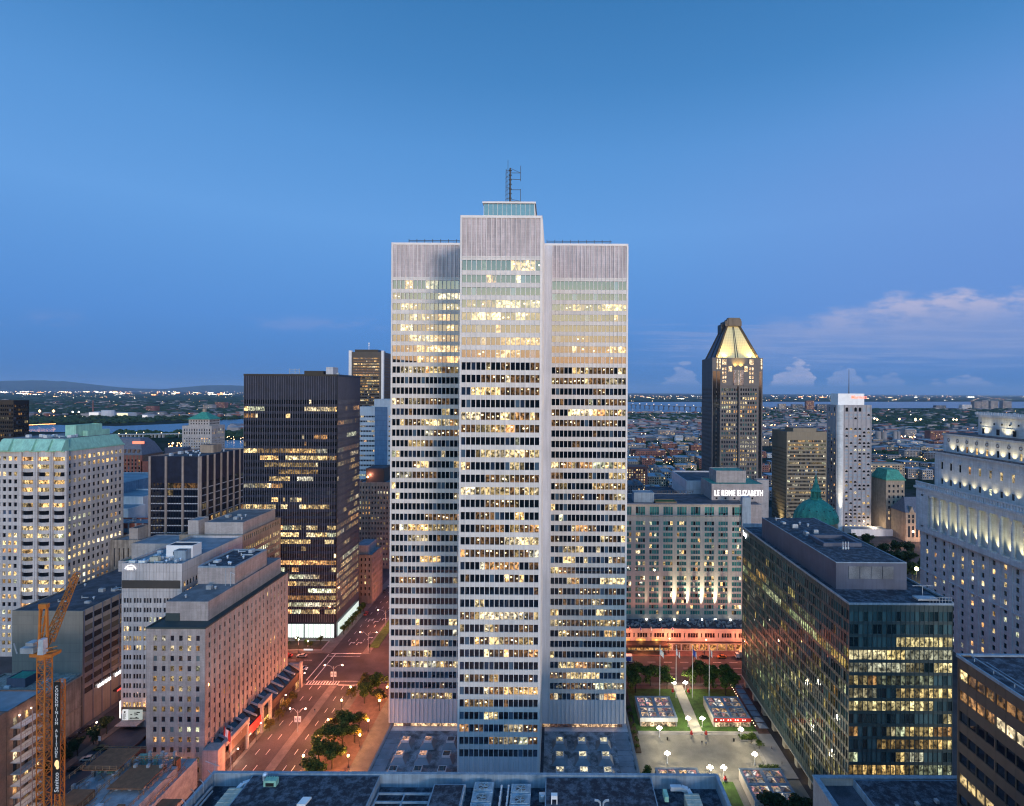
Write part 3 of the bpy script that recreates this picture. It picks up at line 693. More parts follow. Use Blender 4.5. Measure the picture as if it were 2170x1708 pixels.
slab('sidewalk', -184, -181.8, 200, 262, 0.15, 'sidewalk'); slab('sidewalk', -171.5, -168.8, 150, 262, 0.15, 'sidewalk')
sheet('parking_lot', rect(-168.5, -118, 150, 208), 0.05, 'asphalt_lot')
def marks(name, boxes):
    for q in boxes: tag(MBbox(q, 0.062, name), kind='structure')
def MBbox(q, z, name, m='paint_white'): b = MB(); b.face([(q[0], q[2], z), (q[1], q[2], z), (q[1], q[3], z), (q[0], q[3], z)]); return b.build(name, m)
def lane(x, y0, y1, dash=3.0, gap=8.5, w=0.10, name='lane_marking'):
    b = MB(); y = y0
    while y < y1: b.face([(x - w, y, 0.062), (x + w, y, 0.062), (x + w, y + dash, 0.062), (x - w, y + dash, 0.062)]); y += gap
    tag(b.build(name, 'paint_white'), kind='structure')
for x in (-107.7, -103.9): lane(x, 160, 238)
for x in (-93.6, -90.6): lane(x, 160, 238)
for x in (-108.0, -104.0, -100.2): lane(x, 282, 520)
for x in (-86.0, -82.4): lane(x, 282, 520)
marks('stop_line', [(-111.3, -96.4, 268.6, 269.2), (-96.4, -88, 239.8, 240.4), (-112.5, -112.1, 243.8, 268), (-109.3, -108.9, 243.5, 268.3), (-111.8, -96, 266.0, 266.3)])
b = MB()
for k in range(12): b.face([(-111 + k * 1.25, 240.6, 0.062), (-110.5 + k * 1.25, 240.6, 0.062), (-110.5 + k * 1.25, 243.0, 0.062), (-111 + k * 1.25, 243.0, 0.062)])
b.face([(-111.3, 240.2, 0.062), (-80, 240.2, 0.062), (-80, 240.45, 0.062), (-111.3, 240.45, 0.062)]); b.face([(-111.3, 243.2, 0.062), (-70, 243.2, 0.062), (-70, 243.45, 0.062), (-111.3, 243.45, 0.062)])
tag(b.build('crosswalk', 'paint_white'), kind='structure')
b = MB()
for yy in (251.0, 256.5, 262.0):
    for x in [i for i in range(-170, -116, 8)] + [i for i in range(30, 110, 8)]: b.face([(x, yy, 0.062), (x + 4, yy, 0.062), (x + 4, yy + 0.25, 0.062), (x, yy + 0.25, 0.062)])
tag(b.build('lane_marking', 'paint_white'), kind='structure')
def arrow(x, y, s=1.0):
    b = MB(); z = 0.064
    b.face([(x - .2, y, z), (x + .2, y, z), (x + .2, y + 3.2, z), (x - .2, y + 3.2, z)]); b.face([(x - .2, y + 2.2, z), (x + 1.4 * s, y + 2.2, z), (x + 1.4 * s, y + 2.7, z), (x - .2, y + 2.7, z)])
    b.face([(x + 1.4 * s, y + 1.6, z), (x + 2.3 * s, y + 2.45, z), (x + 1.4 * s, y + 3.3, z)]); tag(b.build('road_arrow', 'paint_white'), kind='structure')
for x, y in ((-106, 278), (-102.2, 278), (-98.6, 284), (-102.2, 304), (-98.6, 308), (-106, 306)): arrow(x, y)

# ------------------------------------------------------------------ plaza
slab('plaza', 29.2, 84.0, 120, 207, 0.02, 'plaza_stone'); slab('plaza', 29.2, 84.0, 207, 241.5, 0.03, 'paving_red')
b = MB()
for k in range(3): b.box(33, 79.5, 206.6 + k * 0.5, 208.3, 0.0, 0.14 + 0.14 * k)
for k in range(3): b.box(75.2 + k * 0.45, 84, 183, 207.0, 0.0, 0.12 + 0.12 * k)
tag(b.build('steps', 'kerb_stone'), kind='structure')
slab('lawn', 32.6, 53.6, 208.4, 238, 0.34, 'grass_green'); slab('lawn', 58.2, 79.3, 208.4, 238, 0.34, 'grass_green')
slab('lawn', 52.5, 61, 150, 181.5, 0.3, 'grass_green'); slab('path', 53.75, 58.05, 207.4, 241, 0.36, 'path_stone')
slab('planting_bed', 30.2, 32.4, 196, 238, 0.5, 'soil')
def glass_hall(x0, x1, y0, y1, z, label, fascia, seed, front_lit=True):
    o = thing('glass_roof_pavilion', ((x0 + x1) / 2, (y0 + y1) / 2, 0), label, 'pavilion', 'glass roofed pavilions on the plaza')
    b = MB(); W, D = x1 - x0, y1 - y0
    b.box(x0, x1, y0, y0 + 0.9, z, z + 0.35); b.box(x0, x1, y1 - 0.9, y1, z, z + 0.35); b.box(x0, x0 + 0.9, y0 + 0.9, y1 - 0.9, z, z + 0.34); b.box(x1 - 0.9, x1, y0 + 0.9, y1 - 0.9, z, z + 0.34)
    cx, cy_ = (x0 + x1) / 2, (y0 + y1) / 2
    b.box(cx - 0.6, cx + 0.6, y0 + 0.9, y1 - 0.9, z, z + 0.33); b.box(x0 + 0.9, x1 - 0.9, cy_ - 0.6, cy_ + 0.6, z, z + 0.31)
    for hx in (x0 + W * 0.27, x0 + W * 0.73): b.box(hx - 0.16, hx + 0.16, y0 + 0.9, y1 - 0.9, z, z + 0.27)
    for hy in (y0 + D * 0.27, y0 + D * 0.73): b.box(x0 + 0.9, x1 - 0.9, hy - 0.16, hy + 0.16, z, z + 0.25)
    b.build('roof_frame', 'curb_blue', o)
    b = MB(); b.box(x0 - 0.05, x1 + 0.05, y0 - 0.12, y0 + 0.03, z - 1.25, z + 0.30); b.build('fascia', fascia, o)
    b = MB(); b.box(x0 + 0.1, x0 + 0.4, y0 + 0.3, y1, 0, z); b.box(x1 - 0.4, x1 - 0.1, y0 + 0.3, y1, 0, z); b.box(x0 + 0.4, x1 - 0.4, y1 - 0.3, y1, 0, z)
    for k in range(6): b.box(x0 + 0.4 + k * (W - 1) / 5, x0 + 0.6 + k * (W - 1) / 5, y0 + 0.3, y0 + 0.5, 0, z - 1.2)
    b.build('wall', 'stone_front', o)
    b = MB(); b.box(x0 + 0.4, x1 - 0.4, y0 + 0.6, y1 - 0.3, -3.5, -3.4); b.build('floor', 'paving_red', o) if False else None
    r = random.Random(seed)
    for ix in range(4):
        for iy in range(4):
            fx = [0.9, W * 0.27 + 0.16, W / 2 + 0.6, W * 0.73 + 0.16, W - 0.9]; fy = [0.9, D * 0.27 + 0.16, D / 2 + 0.6, D * 0.73 + 0.16, D - 0.9]
            ends = ([W * 0.27 - 0.16, W / 2 - 0.6, W * 0.73 - 0.16, W - 0.9], [D * 0.27 - 0.16, D / 2 - 0.6, D * 0.73 - 0.16, D - 0.9])
            a0, a1, c0, c1 = x0 + fx[ix], x0 + ends[0][ix], y0 + fy[iy], y0 + ends[1][iy]
            mx, my = (a0 + a1) / 2, (c0 + c1) / 2; e = 0.42
            p = MB()
            for (A_, B_) in (((a0, c0), (a1, c0)), ((a1, c0), (a1, c1)), ((a1, c1), (a0, c1)), ((a0, c1), (a0, c0))):
                g_ = r.choice((0.12, 0.3, 0.6, 0.95)); cl = r.choice(((1.0, 0.72, 0.5), (1.0, 0.42, 0.34), (0.9, 0.85, 0.75), (1.0, 0.6, 0.25)))
                p.face([(A_[0], A_[1], z + 0.15), (B_[0], B_[1], z + 0.15), (mx, my, z + 0.75)], 0, tuple(q * g_ for q in cl), (0.05, 0.06, 0.08))
            p.build('roof_pane', 'win_glass', o)
    if front_lit:
        p = MB(); k = x0 + 0.6
        while k < x1 - 1:
            w = r.uniform(0.8, 1.8); g_ = r.uniform(0.4, 1.6); p.face([(k, y0 + 0.25, 0.3), (min(k + w, x1 - .6), y0 + 0.25, 0.3), (min(k + w, x1 - .6), y0 + 0.25, z - 1.25), (k, y0 + 0.25, z - 1.25)], 0, (g_, g_ * 0.68, g_ * 0.4)); k += w + 0.1
        p.build('shop_window', 'win_glass', o)
    return o
gh1 = glass_hall(34.3, 49.0, 211, 226, 3.6, 'glass roofed pavilion with pale front on the lawn nearest the tall tower', 'white_panel', 1)
gh2 = glass_hall(63.2, 77.9, 211, 226, 3.6, 'glass roofed pavilion with a red front band beside the glass office block', 'red_paint', 2)
gh3 = glass_hall(34.8, 49.3, 168, 183, 3.6, 'glass roofed pavilion mostly hidden behind the near roof edge', 'white_panel', 3)
gh4 = glass_hall(63.4, 77.7, 168, 183, 3.6, 'glass roofed pavilion with trees growing over its near end', 'white_panel', 4)
for k in range(14):
    if k % 3 != 1: b = MB(); b.box(64 + k * 0.95, 64.35 + k * 0.95, 210.84, 210.88, 3.0, 3.35); b.build('lettering', 'sign_white', gh2)
lamp('POINT', (56, 208, 3), 0.01, (1, 1, 1)) if False else None
# globe lamps
WL = (1.0, 0.84, 0.52)
def globe_lamp(x, y, h, label, n=5, e=900, col=WL, m='globe_white', spread=0.75, r=0.36, group='globe lamps on the plaza', pot=False):
    o = thing('globe_lamp', (x, y, 0), label, 'street lamp', group)
    b = MB(); b.cyl(x, y, 0, h - 0.2, 0.12, 0.08, 6); b.cyl(x, y, 0, 0.5, 0.28, 0.2, 8)
    for k in range(n - 1): a = k * 2 * math.pi / (n - 1); b.bar((x, y, h - 0.7), (x + spread * math.cos(a), y + spread * math.sin(a), h - 0.35), 0.08)
    b.build('pole', 'white_paint' if m == 'globe_white' else 'metal_dark', o)
    for k in range(n):
        g_ = MB()
        if k == 0: g_.ball(x, y, h + 0.25, r)
        else: a = k * 2 * math.pi / (n - 1); g_.ball(x + spread * math.cos(a), y + spread * math.sin(a), h - 0.15, r)
        g_.build('globe', m, o, smooth=True)
    lamp('POINT', (x, y, h + 1.2), e, col, o, 0.5)
    return o
for x, y, lb in ((53.4, 237, 'far left globe lamp at the street end of the plaza path'), (58.4, 237, 'far right globe lamp at the street end of the plaza path'),
                 (53.2, 211.2, 'globe lamp by the steps at the left edge of the plaza path'), (58.8, 211.2, 'globe lamp by the steps at the right edge of the plaza path'),
                 (40.7, 205, 'globe lamp on the paving before the pale fronted pavilion'), (71.7, 204.5, 'globe lamp at the hedge before the red fronted pavilion'),
                 (40.7, 190.6, 'globe lamp beside the round shrub at the near left of the plaza'), (71.7, 190.4, 'globe lamp at the plaza edge nearest the glass block columns'),
                 (53.8, 183.5, 'left lamp of the near pair above the roof edge'), (58.5, 183.5, 'right lamp of the near pair above the roof edge')):
    far = y > 207
    globe_lamp(x, y, 3.8, lb, 5, 2700)
# red flower columns at the path
for i, (x, y) in enumerate(((52.4, 235), (59.2, 235), (53.2, 206.0), (58.8, 206.0), (53.8, 181.8), (58.5, 181.8))):
    b = MB(); b.cyl(x, y, 0.2, 0.7, 0.5, 0.6, 8, 0); b.ball(x, y, 1.0, 0.65, 1, 8, 5, 0.5); b.ball(x, y, 1.7, 0.4, 1, 7, 4, 0.4)
    tag(b.build('flower_planter', ['stone_front', 'red_paint']), 'red flower column %s' % ('at the street end of the plaza path', 'at the street end of the plaza path', 'at the top of the plaza steps', 'at the top of the plaza steps', 'under the near pair of plaza lamps', 'under the near pair of plaza lamps')[i], 'planter', 'flower columns %s' % ('by the street', 'by the street', 'on the steps', 'on the steps', 'at the near lamps', 'at the near lamps')[i])
# flagpoles
def flag_mesh(x, y, z, w, h, colf, parent):
    b = MB(); n = 6
    for i in range(n):
        for j in range(3):
            def q(a, c): return (x + w * a / n * 0.45, y + 0.25 * math.sin(a * 1.3 + c), z - h * c / 3 - w * a / n * 0.5)
            b.face([q(i, j + 1), q(i + 1, j + 1), q(i + 1, j), q(i, j)], colf(i / n))
    return b
def flagpole(x, y, h, label, cols, group=None):
    o = thing('flagpole', (x, y, 0), label, 'flagpole', group)
    b = MB(); b.cyl(x, y, 0.3, h, 0.16, 0.09, 8); b.ball(x, y, h + 0.1, 0.22, n=6, k=4); b.build('pole', 'white_paint', o)
    if cols: flag_mesh(x, y, h - 1.2, 3.6, 2.6, cols, o).build('flag', ['white_paint', 'red_paint', 'flag_blue'], o)
    return o
mat('flag_blue', (0.03, 0.06, 0.35), 0.8)
flagpole(45.9, 231, 22.9, 'white flagpole without a flag beside the lawn nearest the tower', lambda f: 0)
flagpole(52.9, 231, 22.9, 'white flagpole with a white and red flag left of the plaza path', lambda f: 1 if 0.3 < f < 0.6 else 0)
flagpole(60.0, 231, 22.9, 'white flagpole with a blue flag right of the plaza path', lambda f: 2 if f < 0.8 else 0)
flagpole(67.2, 231, 22.9, 'white flagpole with a red and white flag before the red fronted pavilion', lambda f: 1 if f < 0.25 or f >= 0.7 else 0)
# terrace umbrellas along the glass block
for k in range(8):
    y = 208.5 + k * 4.0; b = MB(); x = 81.4
    b.cyl(x, y, 0.2, 3.0, 0.06, n=6, m=1); b.box(x - 1.8, x + 1.8, y - 1.8, y + 1.8, 2.6, 3.3, 0, 1.6, 1.6)
    tag(b.build('umbrella', ['awning_grey', 'metal_dark']), 'grey square umbrella in the row along the foot of the glass block', 'umbrella', 'terrace umbrellas')
for k in range(18):
    b = MB(); b.ball(79.0, 209.5 + k * 1.7, 1.9, 0.13, n=5, k=3); tag(b.build('light_bulb', 'light_warm'), 'small bulb strung along the terrace edge', 'light bulb', 'terrace bulbs')
emis('red_sign', (0.8, 0.03, 0.02), 0.5, (0.5, 0.02, 0.02)); emis('sign_white2', (0.92, 0.96, 1.0), 0.75); emis('sign_white3', (0.75, 0.85, 0.80), 0.5)
mat('green_trim', (0.030, 0.046, 0.050), 0.7, 0.1); mat('blue_glass', (0.10, 0.20, 0.34), 0.25, 0.08, 0.2, panel=(1.4, 4.1, 0.2))
# ------------------------------------------------------------------ left side
# stone office block with the long street face
B = Bld('stone_office_building', 'grey stone block with a long window wall over the orange lit avenue', -137.2, -117.4, 180.6, 237, 51.4, 'stone_grey', 'roof_dark', parapet=0.5)
rows = rowz(49.0, 3.42, 14, 1.75)
B.fac('F', [(c - 0.62, c + 0.62) for c in [2.9 + 2.88 * k for k in range(6)]], rows, office(3, 0.42, 0.9, 0.35), pd=0.12, sd=0.2, tintf=lambda r, i, j: r.choice(((0.01, 0.012, 0.018), (0.08, 0.11, 0.13), (0.12, 0.16, 0.18), (0.02, 0.02, 0.03))))
B.fac('R', grid(55.6, 19, 1.15, 0.8), rows, office(4, 0.14, 1.0, 0.3, wild=False), pd=0.0, sd=0.26, tintf=lambda r, i, j: r.choice(((0.01, 0.012, 0.018), (0.07, 0.09, 0.11), (0.02, 0.02, 0.03), (0.10, 0.03, 0.03) if r.random() < 0.3 else (0.02, 0.02, 0.03))))
B.finish(100)
b = MB(); b.box(-137.35, -117.25, 180.45, 237.15, 51.4, 51.55); b.box(-137.35, -136.9, 180.45, 237.15, 51.55, 51.9); b.box(-117.7, -117.25, 180.45, 237.15, 51.55, 51.9); b.box(-136.9, -117.7, 180.45, 180.9, 51.55, 51.9)
b.build('cornice', 'green_trim', B.o)
b = MB(); b.box(-135, -120.2, 186.5, 236, 51.6, 58.2, 0); b.box(-134.8, -120.4, 186.7, 235.8, 58.2, 58.3, 1); b.box(-134.9, -130, 186.3, 186.5, 51.6, 54.2, 2); b.build('penthouse', ['stone_grey', 'roof_grey', 'green_trim'], B.o)
b = MB(); b.box(-135.2, -121.0, 203.5, 226, 58.3, 64.4, 0); b.box(-134.4, -121.8, 204.3, 225.2, 64.4, 64.5, 1)
for q in ((-135.2, -134.6, 203.5, 226), (-121.6, -121.0, 203.5, 226), (-134.6, -121.6, 203.5, 204.1), (-134.6, -121.6, 225.4, 226)): b.box(*q, 64.4, 65.0, 2)
b.build('machine_room', ['stone_grey', 'roof_tar', 'curb_blue'], B.o)
roof_kit(B.o, -133, -124, 205, 223, 64.5, 9, 5, 'metal_pale'); roof_kit(B.o, -133, -123, 190, 200, 58.3, 3, 6)
b = MB(); b.bar((-121.5, 201.5, 58.3), (-121.5, 201.5, 63.5), 0.14); b.bar((-121.5, 201.5, 63.4), (-119.9, 201.5, 62.6), 0.1); b.bar((-123.5, 201.5, 58.3), (-123.5, 201.5, 65), 0.1); b.build('antenna', 'metal_pale', B.o)
for x in (-133.2, -125.0):
    b = MB(); b.box(x - .3, x + .3, 180.1, 180.6, 3.9, 4.3); b.ball(x, 180.0, 4.0, 0.38); b.build('wall_lamp', 'globe_orange', B.o); lamp('POINT', (x, 179.2, 3.9), 900, (1.0, 0.42, 0.16), B.o, 0.3)
# glass-roofed arcade along the avenue
A_ = thing('shopping_arcade', (-114.6, 209, 0), 'low arcade with sloping blue glass roof along the avenue foot of the stone block', 'arcade')
b = MB(); b.box(-117.4, -112.9, 180.0, 238, 0, 7.2, 0); b.box(-117.45, -112.2, 179.5, 183.6, 0, 11.2, 1); b.box(-117.4, -113.0, 238, 239.2, 0, 10.5, 1)
for y in (206.5, 212.5, 238.2): b.box(-112.6, -111.7, y - 0.6, y + 0.6, 0, 11.4, 1)
for y0, y1 in ((206, 213), (183.6, 197.5)): b.box(-113.4, -111.72, y0, y1, 9.9, 11.42, 1)
b.box(-112.9, -112.2, 196.9, 197.9, 0, 11.2, 1)
b.build('wall', ['awning_dark', 'stone_grey'], A_)
for k in range(11):
    y = 183.8 + k * 4.95; b = MB()
    b.hexa([(-117.35, y, 9.0), (-112.8, y, 6.9), (-112.8, y + 4.8, 6.9), (-117.35, y + 4.8, 9.0), (-117.35, y, 10.4), (-112.8, y, 7.3), (-112.8, y + 4.8, 7.3), (-117.35, y + 4.8, 10.4)], 0); b.hexa([(-117.35, y + 4.3, 10.4), (-112.3, y + 4.3, 8.4), (-112.3, y + 4.8, 8.4), (-117.35, y + 4.8, 10.4), (-117.35, y + 4.3, 11.0), (-112.3, y + 4.3, 8.9), (-112.3, y + 4.8, 8.9), (-117.35, y + 4.8, 11.0)], 1)
    b.build('roof_pane', ['dark_pane', 'curb_blue'], A_)
r = random.Random(2)
for k in range(16):
    y = 184.5 + k * 3.35; on = y > 197 and r.random() < 0.55; b = MB(); L = (0.9, 0.45, 0.16) if on else (0.05, 0.02, 0.015)
    if 206 < y < 214: L = (2.2, 1.3, 0.3)
    b.face([(-112.85, y, 0.4), (-112.85, y + 3.0, 0.4), (-112.85, y + 3.0, 3.6), (-112.85, y, 3.6)], 0, L, (0.02, 0.01, 0.01)); b.build('shop_window', 'win_glass', A_)
b = MB(); b.box(-112.4, -112.1, 197.9, 205.8, 4.2, 7.4, 0); b.build('shop_sign', 'red_sign', A_)

b = MB(); b.box(-112.6, -112.3, 186, 196.6, 6.0, 9.4, 0); b.build('poster_panel', 'brick_brown', A_)
lamp('POINT', (-110.8, 209.5, 3.0), 700, (1.0, 0.6, 0.2), A_, 0.4); lamp('POINT', (-111.3, 190, 3.4), 1100, (1.0, 0.66, 0.45), A_, 0.4); lamp('POINT', (-111.3, 200, 3.4), 500, (1.0, 0.66, 0.45), A_, 0.4)
fp = thing('flagpole', (-110.2, 183.5, 0), 'tall pole with a red and white flag rising past the near roof edge', 'flagpole'); b = MB(); b.cyl(-110.2, 183.5, 0, 17, 0.1, 0.07, 6); b.build('pole', 'metal_pale', fp)
flag_mesh(-110.4, 183.5, 14.5, -5.0, 3.2, lambda f: 0 if 0.25 < f < 0.7 else 1, fp).build('flag', ['white_paint', 'red_paint'], fp)
# office block with the arc emblem
B = Bld('office_building', 'pale office block with dark ribbon windows and a lit arc emblem at its roof', -168.8, -145.3, 209.4, 250, 64.0, 'cream_concrete', 'roof_blue')
cw = []
for k in range(6):
    for j in range(3): cw.append((0.75 + k * 3.9 + j * 1.12, 0.75 + k * 3.9 + j * 1.12 + 0.86))
rows = rowz(50.4, 3.70, 12, 1.9)
B.fac('F', [c for c in cw if c[1] < 23.2], rows, office(14, 0.42, 1.25, 0.7, rows={0: 0.0, 1: 0.05, 2: 0.4, 3: 0.9, 4: 0.6, 5: 0.5, 6: 0.02, 7: 0.02, 8: 0, 9: 0.05, 10: 0.15, 11: 0.8}), sd=0.1, tintf=lambda r, i, j: r.choice(((0.01, 0.01, 0.015), (0.05, 0.05, 0.06))))
B.fac('R', grid(39.9, 22, 1.3, 0.5), rowz(56.5, 3.7, 13, 2.0), office(15, 0.5, 1.3, 0.6))
B.finish(100)
w_ = MB(); w_.box(-168.6, -145.9, 209.25, 209.55, 54.3, 57.4); w_.build('window_strip', 'brown_dark', B.o)
w_ = MB(); w_.box(-168.6, -145.9, 209.3, 209.55, 1.0 + 5.3, 7.9); w_.build('window_strip', 'brown_dark', B.o)
ob = thing('emblem', (0, 0, 0), None, None); ob.parent = B.o; ex, ez = pt(276.5, 1206, 209.2); ob.location = Vector((ex, 209.2, ez)) - B.o.location
b = MB()
for k in range(14):
    a, c = math.pi * (0.04 + 0.92 * k / 14), math.pi * (0.04 + 0.92 * (k + 1) / 14); q = lambda t_, rr: (ex - rr * math.cos(t_), 209.2, ez - 0.2 + rr * math.sin(t_) * 0.82)
    b.hexa([q(a, 1.95), q(c, 1.95), q(c, 2.2), q(a, 2.2)] + [(p[0], 209.12, p[2]) for p in (q(a, 1.95), q(c, 1.95), q(c, 2.2), q(a, 2.2))])
b.build('arc', 'sign_white', ob)
text('SNC', 1.25, 'sign_white', (ex - 1.35, 209.15, ez - 0.25), parent=ob, bold=0.02)
roof_kit(B.o, -167, -150, 211, 232, 63.2, 22, 8, 'metal_pale')
for x in (-167.2, -163.4):
    b = MB(); b.box(x, x + 2.6, 210.5, 212.0, 63.1, 64.6, tx=0.1, ty=0.3); b.build('air_unit', 'metal_pale', B.o)
def annex(parent, name, x0, x1, y0, y1, z0, z1, m, roof='roof_dark', rim=0.25):
    b = MB(); b.box(x0, x1, y0, y1, z0, z1, 0); b.box(x0 + rim, x1 - rim, y0 + rim, y1 - rim, z1, z1 + 0.05, 1)
    for q in ((x0, x1, y0, y0 + rim), (x0, x1, y1 - rim, y1), (x0, x0 + rim, y0 + rim, y1 - rim), (x1 - rim, x1, y0 + rim, y1 - rim)): b.box(*q, z1, z1 + 0.3, 0)
    return b.build(name, [m, roof], parent)
annex(B.o, 'penthouse', -158.4, -147.6, 219, 224.5, 63.1, 68.0, 'white_paint'); annex(B.o, 'machine_room', -153.0, -148.2, 215.6, 218.9, 63.1, 66.9, 'curb_blue')
b = MB(); b.box(-155.6, -154.4, 218.9, 219, 64.5, 65.8); b.build('window', 'dark_pane', B.o)
annex(B.o, 'air_unit', -160.8, -157.6, 213.2, 215, 63.1, 65.0, 'metal_cream')
s_ = thing('parking_sign', (-166, 209, 0), 'backlit white sign board beside the car park under the pale office block', 'sign'); b = MB(); b.box(-167.4, -165.3, 208.3, 208.7, 3.4, 7.4); b.build('panel', 'sign_white2', s_)
b = MB(); b.box(-165.1, -159.8, 208.3, 208.7, 3.6, 7.3); b.build('panel', 'sign_white3', s_)
r = random.Random(4); b = MB()
for k in range(12): x = r.uniform(-165, -161.5); z = r.uniform(3.8, 6.9); b.box(x, x + r.uniform(0.4, 1.4), 208.2, 208.3, z, z + 0.28)
for k in range(9): b.box(-167.1, -165.7 - r.uniform(0, 0.6), 208.2, 208.3, 3.8 + k * 0.26, 3.88 + k * 0.26)
b.cyl(-166.4, 208.24, 6.4, 6.9, 0.3, n=8)
b.build('lettering', 'black_paint', s_); b = MB(); b.box(-168.0, -159.6, 205.4, 209.3, 2.6, 3.0); b.build('ledge', 'stone_grey', s_)
lamp('POINT', (-157.8, 208.2, 9.2), 800, (1.0, 0.5, 0.24), B.o, 0.3); b = MB(); b.ball(-157.8, 208.6, 9.2, 0.4); b.build('wall_lamp', 'globe_orange', B.o)
b = MB(); b.box(-169.5, -168.9, 209.5, 210.1, 3.4, 10.0); b.build('shop_sign', 'sign_cream', B.o)
# rear part of the same street front
B = Bld('long_office_building', 'stone office building with roof blocks between the emblem block and the black tower', -175, -145.3, 250.3, 285, 64.3, 'stone_warm', 'roof_grey')
B.fac('R', grid(33.9, 20, 1.1, 0.6), [(61.2, 63.2)] + rowz(58.0, 3.7, 14, 2.1), office(17, 0.75, 1.5, 0.85, rows={0: 0.0}, wild=False)); B.finish(60)
annex(B.o, 'roof_block', -165, -146.8, 253, 282, 63.3, 69.2, 'stone_front', 'roof_grey'); annex(B.o, 'roof_block', -171.2, -166.2, 250.6, 258, 63.3, 70.6, 'stone_front', 'roof_blue'); roof_kit(B.o, -163, -150, 258, 278, 69.3, 6, 9)
B = Bld('stone_building', 'small stepped stone building behind the left end of the emblem block', -208, -176, 256, 276, 50, 'stone_front', 'copper_green')
B.fac('F', grid(32, 14, 0.9, 1), rowz(47.5, 3.8, 11, 1.9), office(18, 0.15, 1.0, 0.5)); B.finish(30); annex(B.o, 'roof_block', -203.3, -176.5, 258, 274, 49, 57.5, 'stone_front', 'roof_blue')
# beige block with blank end wall
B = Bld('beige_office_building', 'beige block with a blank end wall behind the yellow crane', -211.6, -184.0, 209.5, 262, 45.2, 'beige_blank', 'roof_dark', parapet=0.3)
cols = grid(51.8, 12, 3.9, 0.4)
def beige(i, j, n): return (0.7, 0.4, 0.15) if (i * 7 + j * 5) % 31 == 0 else (0, 0, 0)
B.fac('R', cols, rowz(43.0, 4.1, 8, 2.3), office(19, 0.07, 0.7, 0.3, wild=False), pier='mullion_steel', sp='beige_wall', tintf=lambda r, i, j: r.choice(((0.012, 0.012, 0.016), (0.03, 0.02, 0.02), (0.15, 0.13, 0.10), (0.02, 0.02, 0.025))), sd=0.15)
B.finish(96); roof_kit(B.o, -208, -190, 214, 240, 44.9, 9, 22)
b = MB(); b.box(-183.95, -183.7, 217, 233, 9.6, 10.8); b.build('lettering', 'sign_cream', B.o) if False else None
for k in range(9):
    if k != 4: b = MB(); b.box(-183.95, -183.75, 216.5 + k * 1.7, 217.6 + k * 1.7, 11.4, 12.6); b.build('lettering', 'sign_white', B.o)
b = MB(); b.box(-184, -182.3, 224, 240, 5.6, 6.3); b.build('canopy', 'awning_dark', B.o); b = MB(); b.box(-182.3, -182.1, 224, 238, 5.7, 6.2); b.build('sign_strip', 'tail_red', B.o)
b = MB(); b.box(-183.95, -183.8, 246, 260, 1, 5.5); b.build('shop_window', 'shop_warm', B.o)
# classical bank building, near left
B = Bld('bank_building', 'dark classical stone hall with tall narrow windows below the beige block', -214, -184.3, 172, 209.2, 21.0, 'stone_old', 'roof_tar')
B.fac('R', [(10.5 + 3.3 * k, 11.8 + 3.3 * k) for k in range(6)], [(9.5, 17.8), (5.6, 7.0)], office(20, 0.0, 1), pier='stone_old'); B.finish(20)
b = MB(); b.box(-214.4, -183.7, 171.7, 209.3, 19.9, 20.5); b.box(-184.3, -183.9, 172, 209, 8.2, 8.7); b.build('cornice', 'stone_old', B.o)
for y in (184.5, 190.5):
    b = MB(); b.face([(-184.25, y, 1.2), (-184.25, y + 1.5, 1.2), (-184.25, y + 1.5, 4.6), (-184.25, y + 0.75, 5.3), (-184.25, y, 4.6)], 0, (1.3, 0.6, 0.12)); b.build('arched_window', 'win_glass', B.o)
annex(B.o, 'machine_room', -204, -197, 200, 206, 20, 23.5, 'slate_box', 'copper_green'); roof_kit(B.o, -208, -188, 190, 206, 20.2, 16, 24, 'metal_pale')
# brick apartment house with balconies
B = Bld('brick_apartment_building', 'dark brick apartment house with roof railings in the near left corner', -190, -146.8, 128, 144, 45.2, 'brick_brown', 'roof_blue', parapet=0.3)
B.fac('R', grid(15.3, 4, 1.5, 0.6), rowz(42.2, 3.15, 13, 1.9), office(25, 0.25, 1.4, 0.2, wild=False), pier='brick_brown'); B.finish(65)
B2 = Bld('brick_apartment_wing', 'brick apartment wing with lit stacked balconies beside the yellow crane', -175, -146.8, 144.2, 155, 45.0, 'brick_brown', 'roof_blue', parapet=0.3)
B2.fac('R', grid(10.1, 3, 1.3, 0.3), rowz(42.4, 3.15, 12, 2.2), office(26, 0.3, 1.2, 0.2, wild=False)); B2.finish(48)
for k in range(12):
    z = 40.2 - 3.15 * k; o = thing('balcony', (0, 0, 0), None, None); o.parent = B2.o; o.location = Vector((-145.2, 149, z)) - B2.o.location
    b = MB(); b.box(-146.9, -144.0, 145, 151.6, z - 0.15, z)
    b.build('floor', 'concrete_fresh', o)
    b = MB()
    for y in [145.1 + 0.65 * q for q in range(11)]: b.bar((-144.05, y, z), (-144.05, y, z + 1.0), 0.05)
    b.bar((-144.05, 145, z + 1.0), (-144.05, 151.6, z + 1.0), 0.09)
    for y in (145.1, 148.3, 151.5): b.bar((-144.0, y, z), (-144.0, y, z + 3.1), 0.16)
    b.build('railing', 'steel_frame', o)
    b = MB(); b.ball(-146.3, 147, z + 2.3, 0.2, n=6, k=4); b.ball(-146.3, 150.3, z + 2.3, 0.16, n=6, k=4); b.build('light', 'globe_pink', o)
    if k not in (4, 9): lamp('POINT', (-145.6, 147, z + 2.2), 140, (1.0, 0.62, 0.42), o, 0.15); lamp('POINT', (-145.6, 150.3, z + 2.2), 90, (1.0, 0.62, 0.42), o, 0.15)
b = MB()
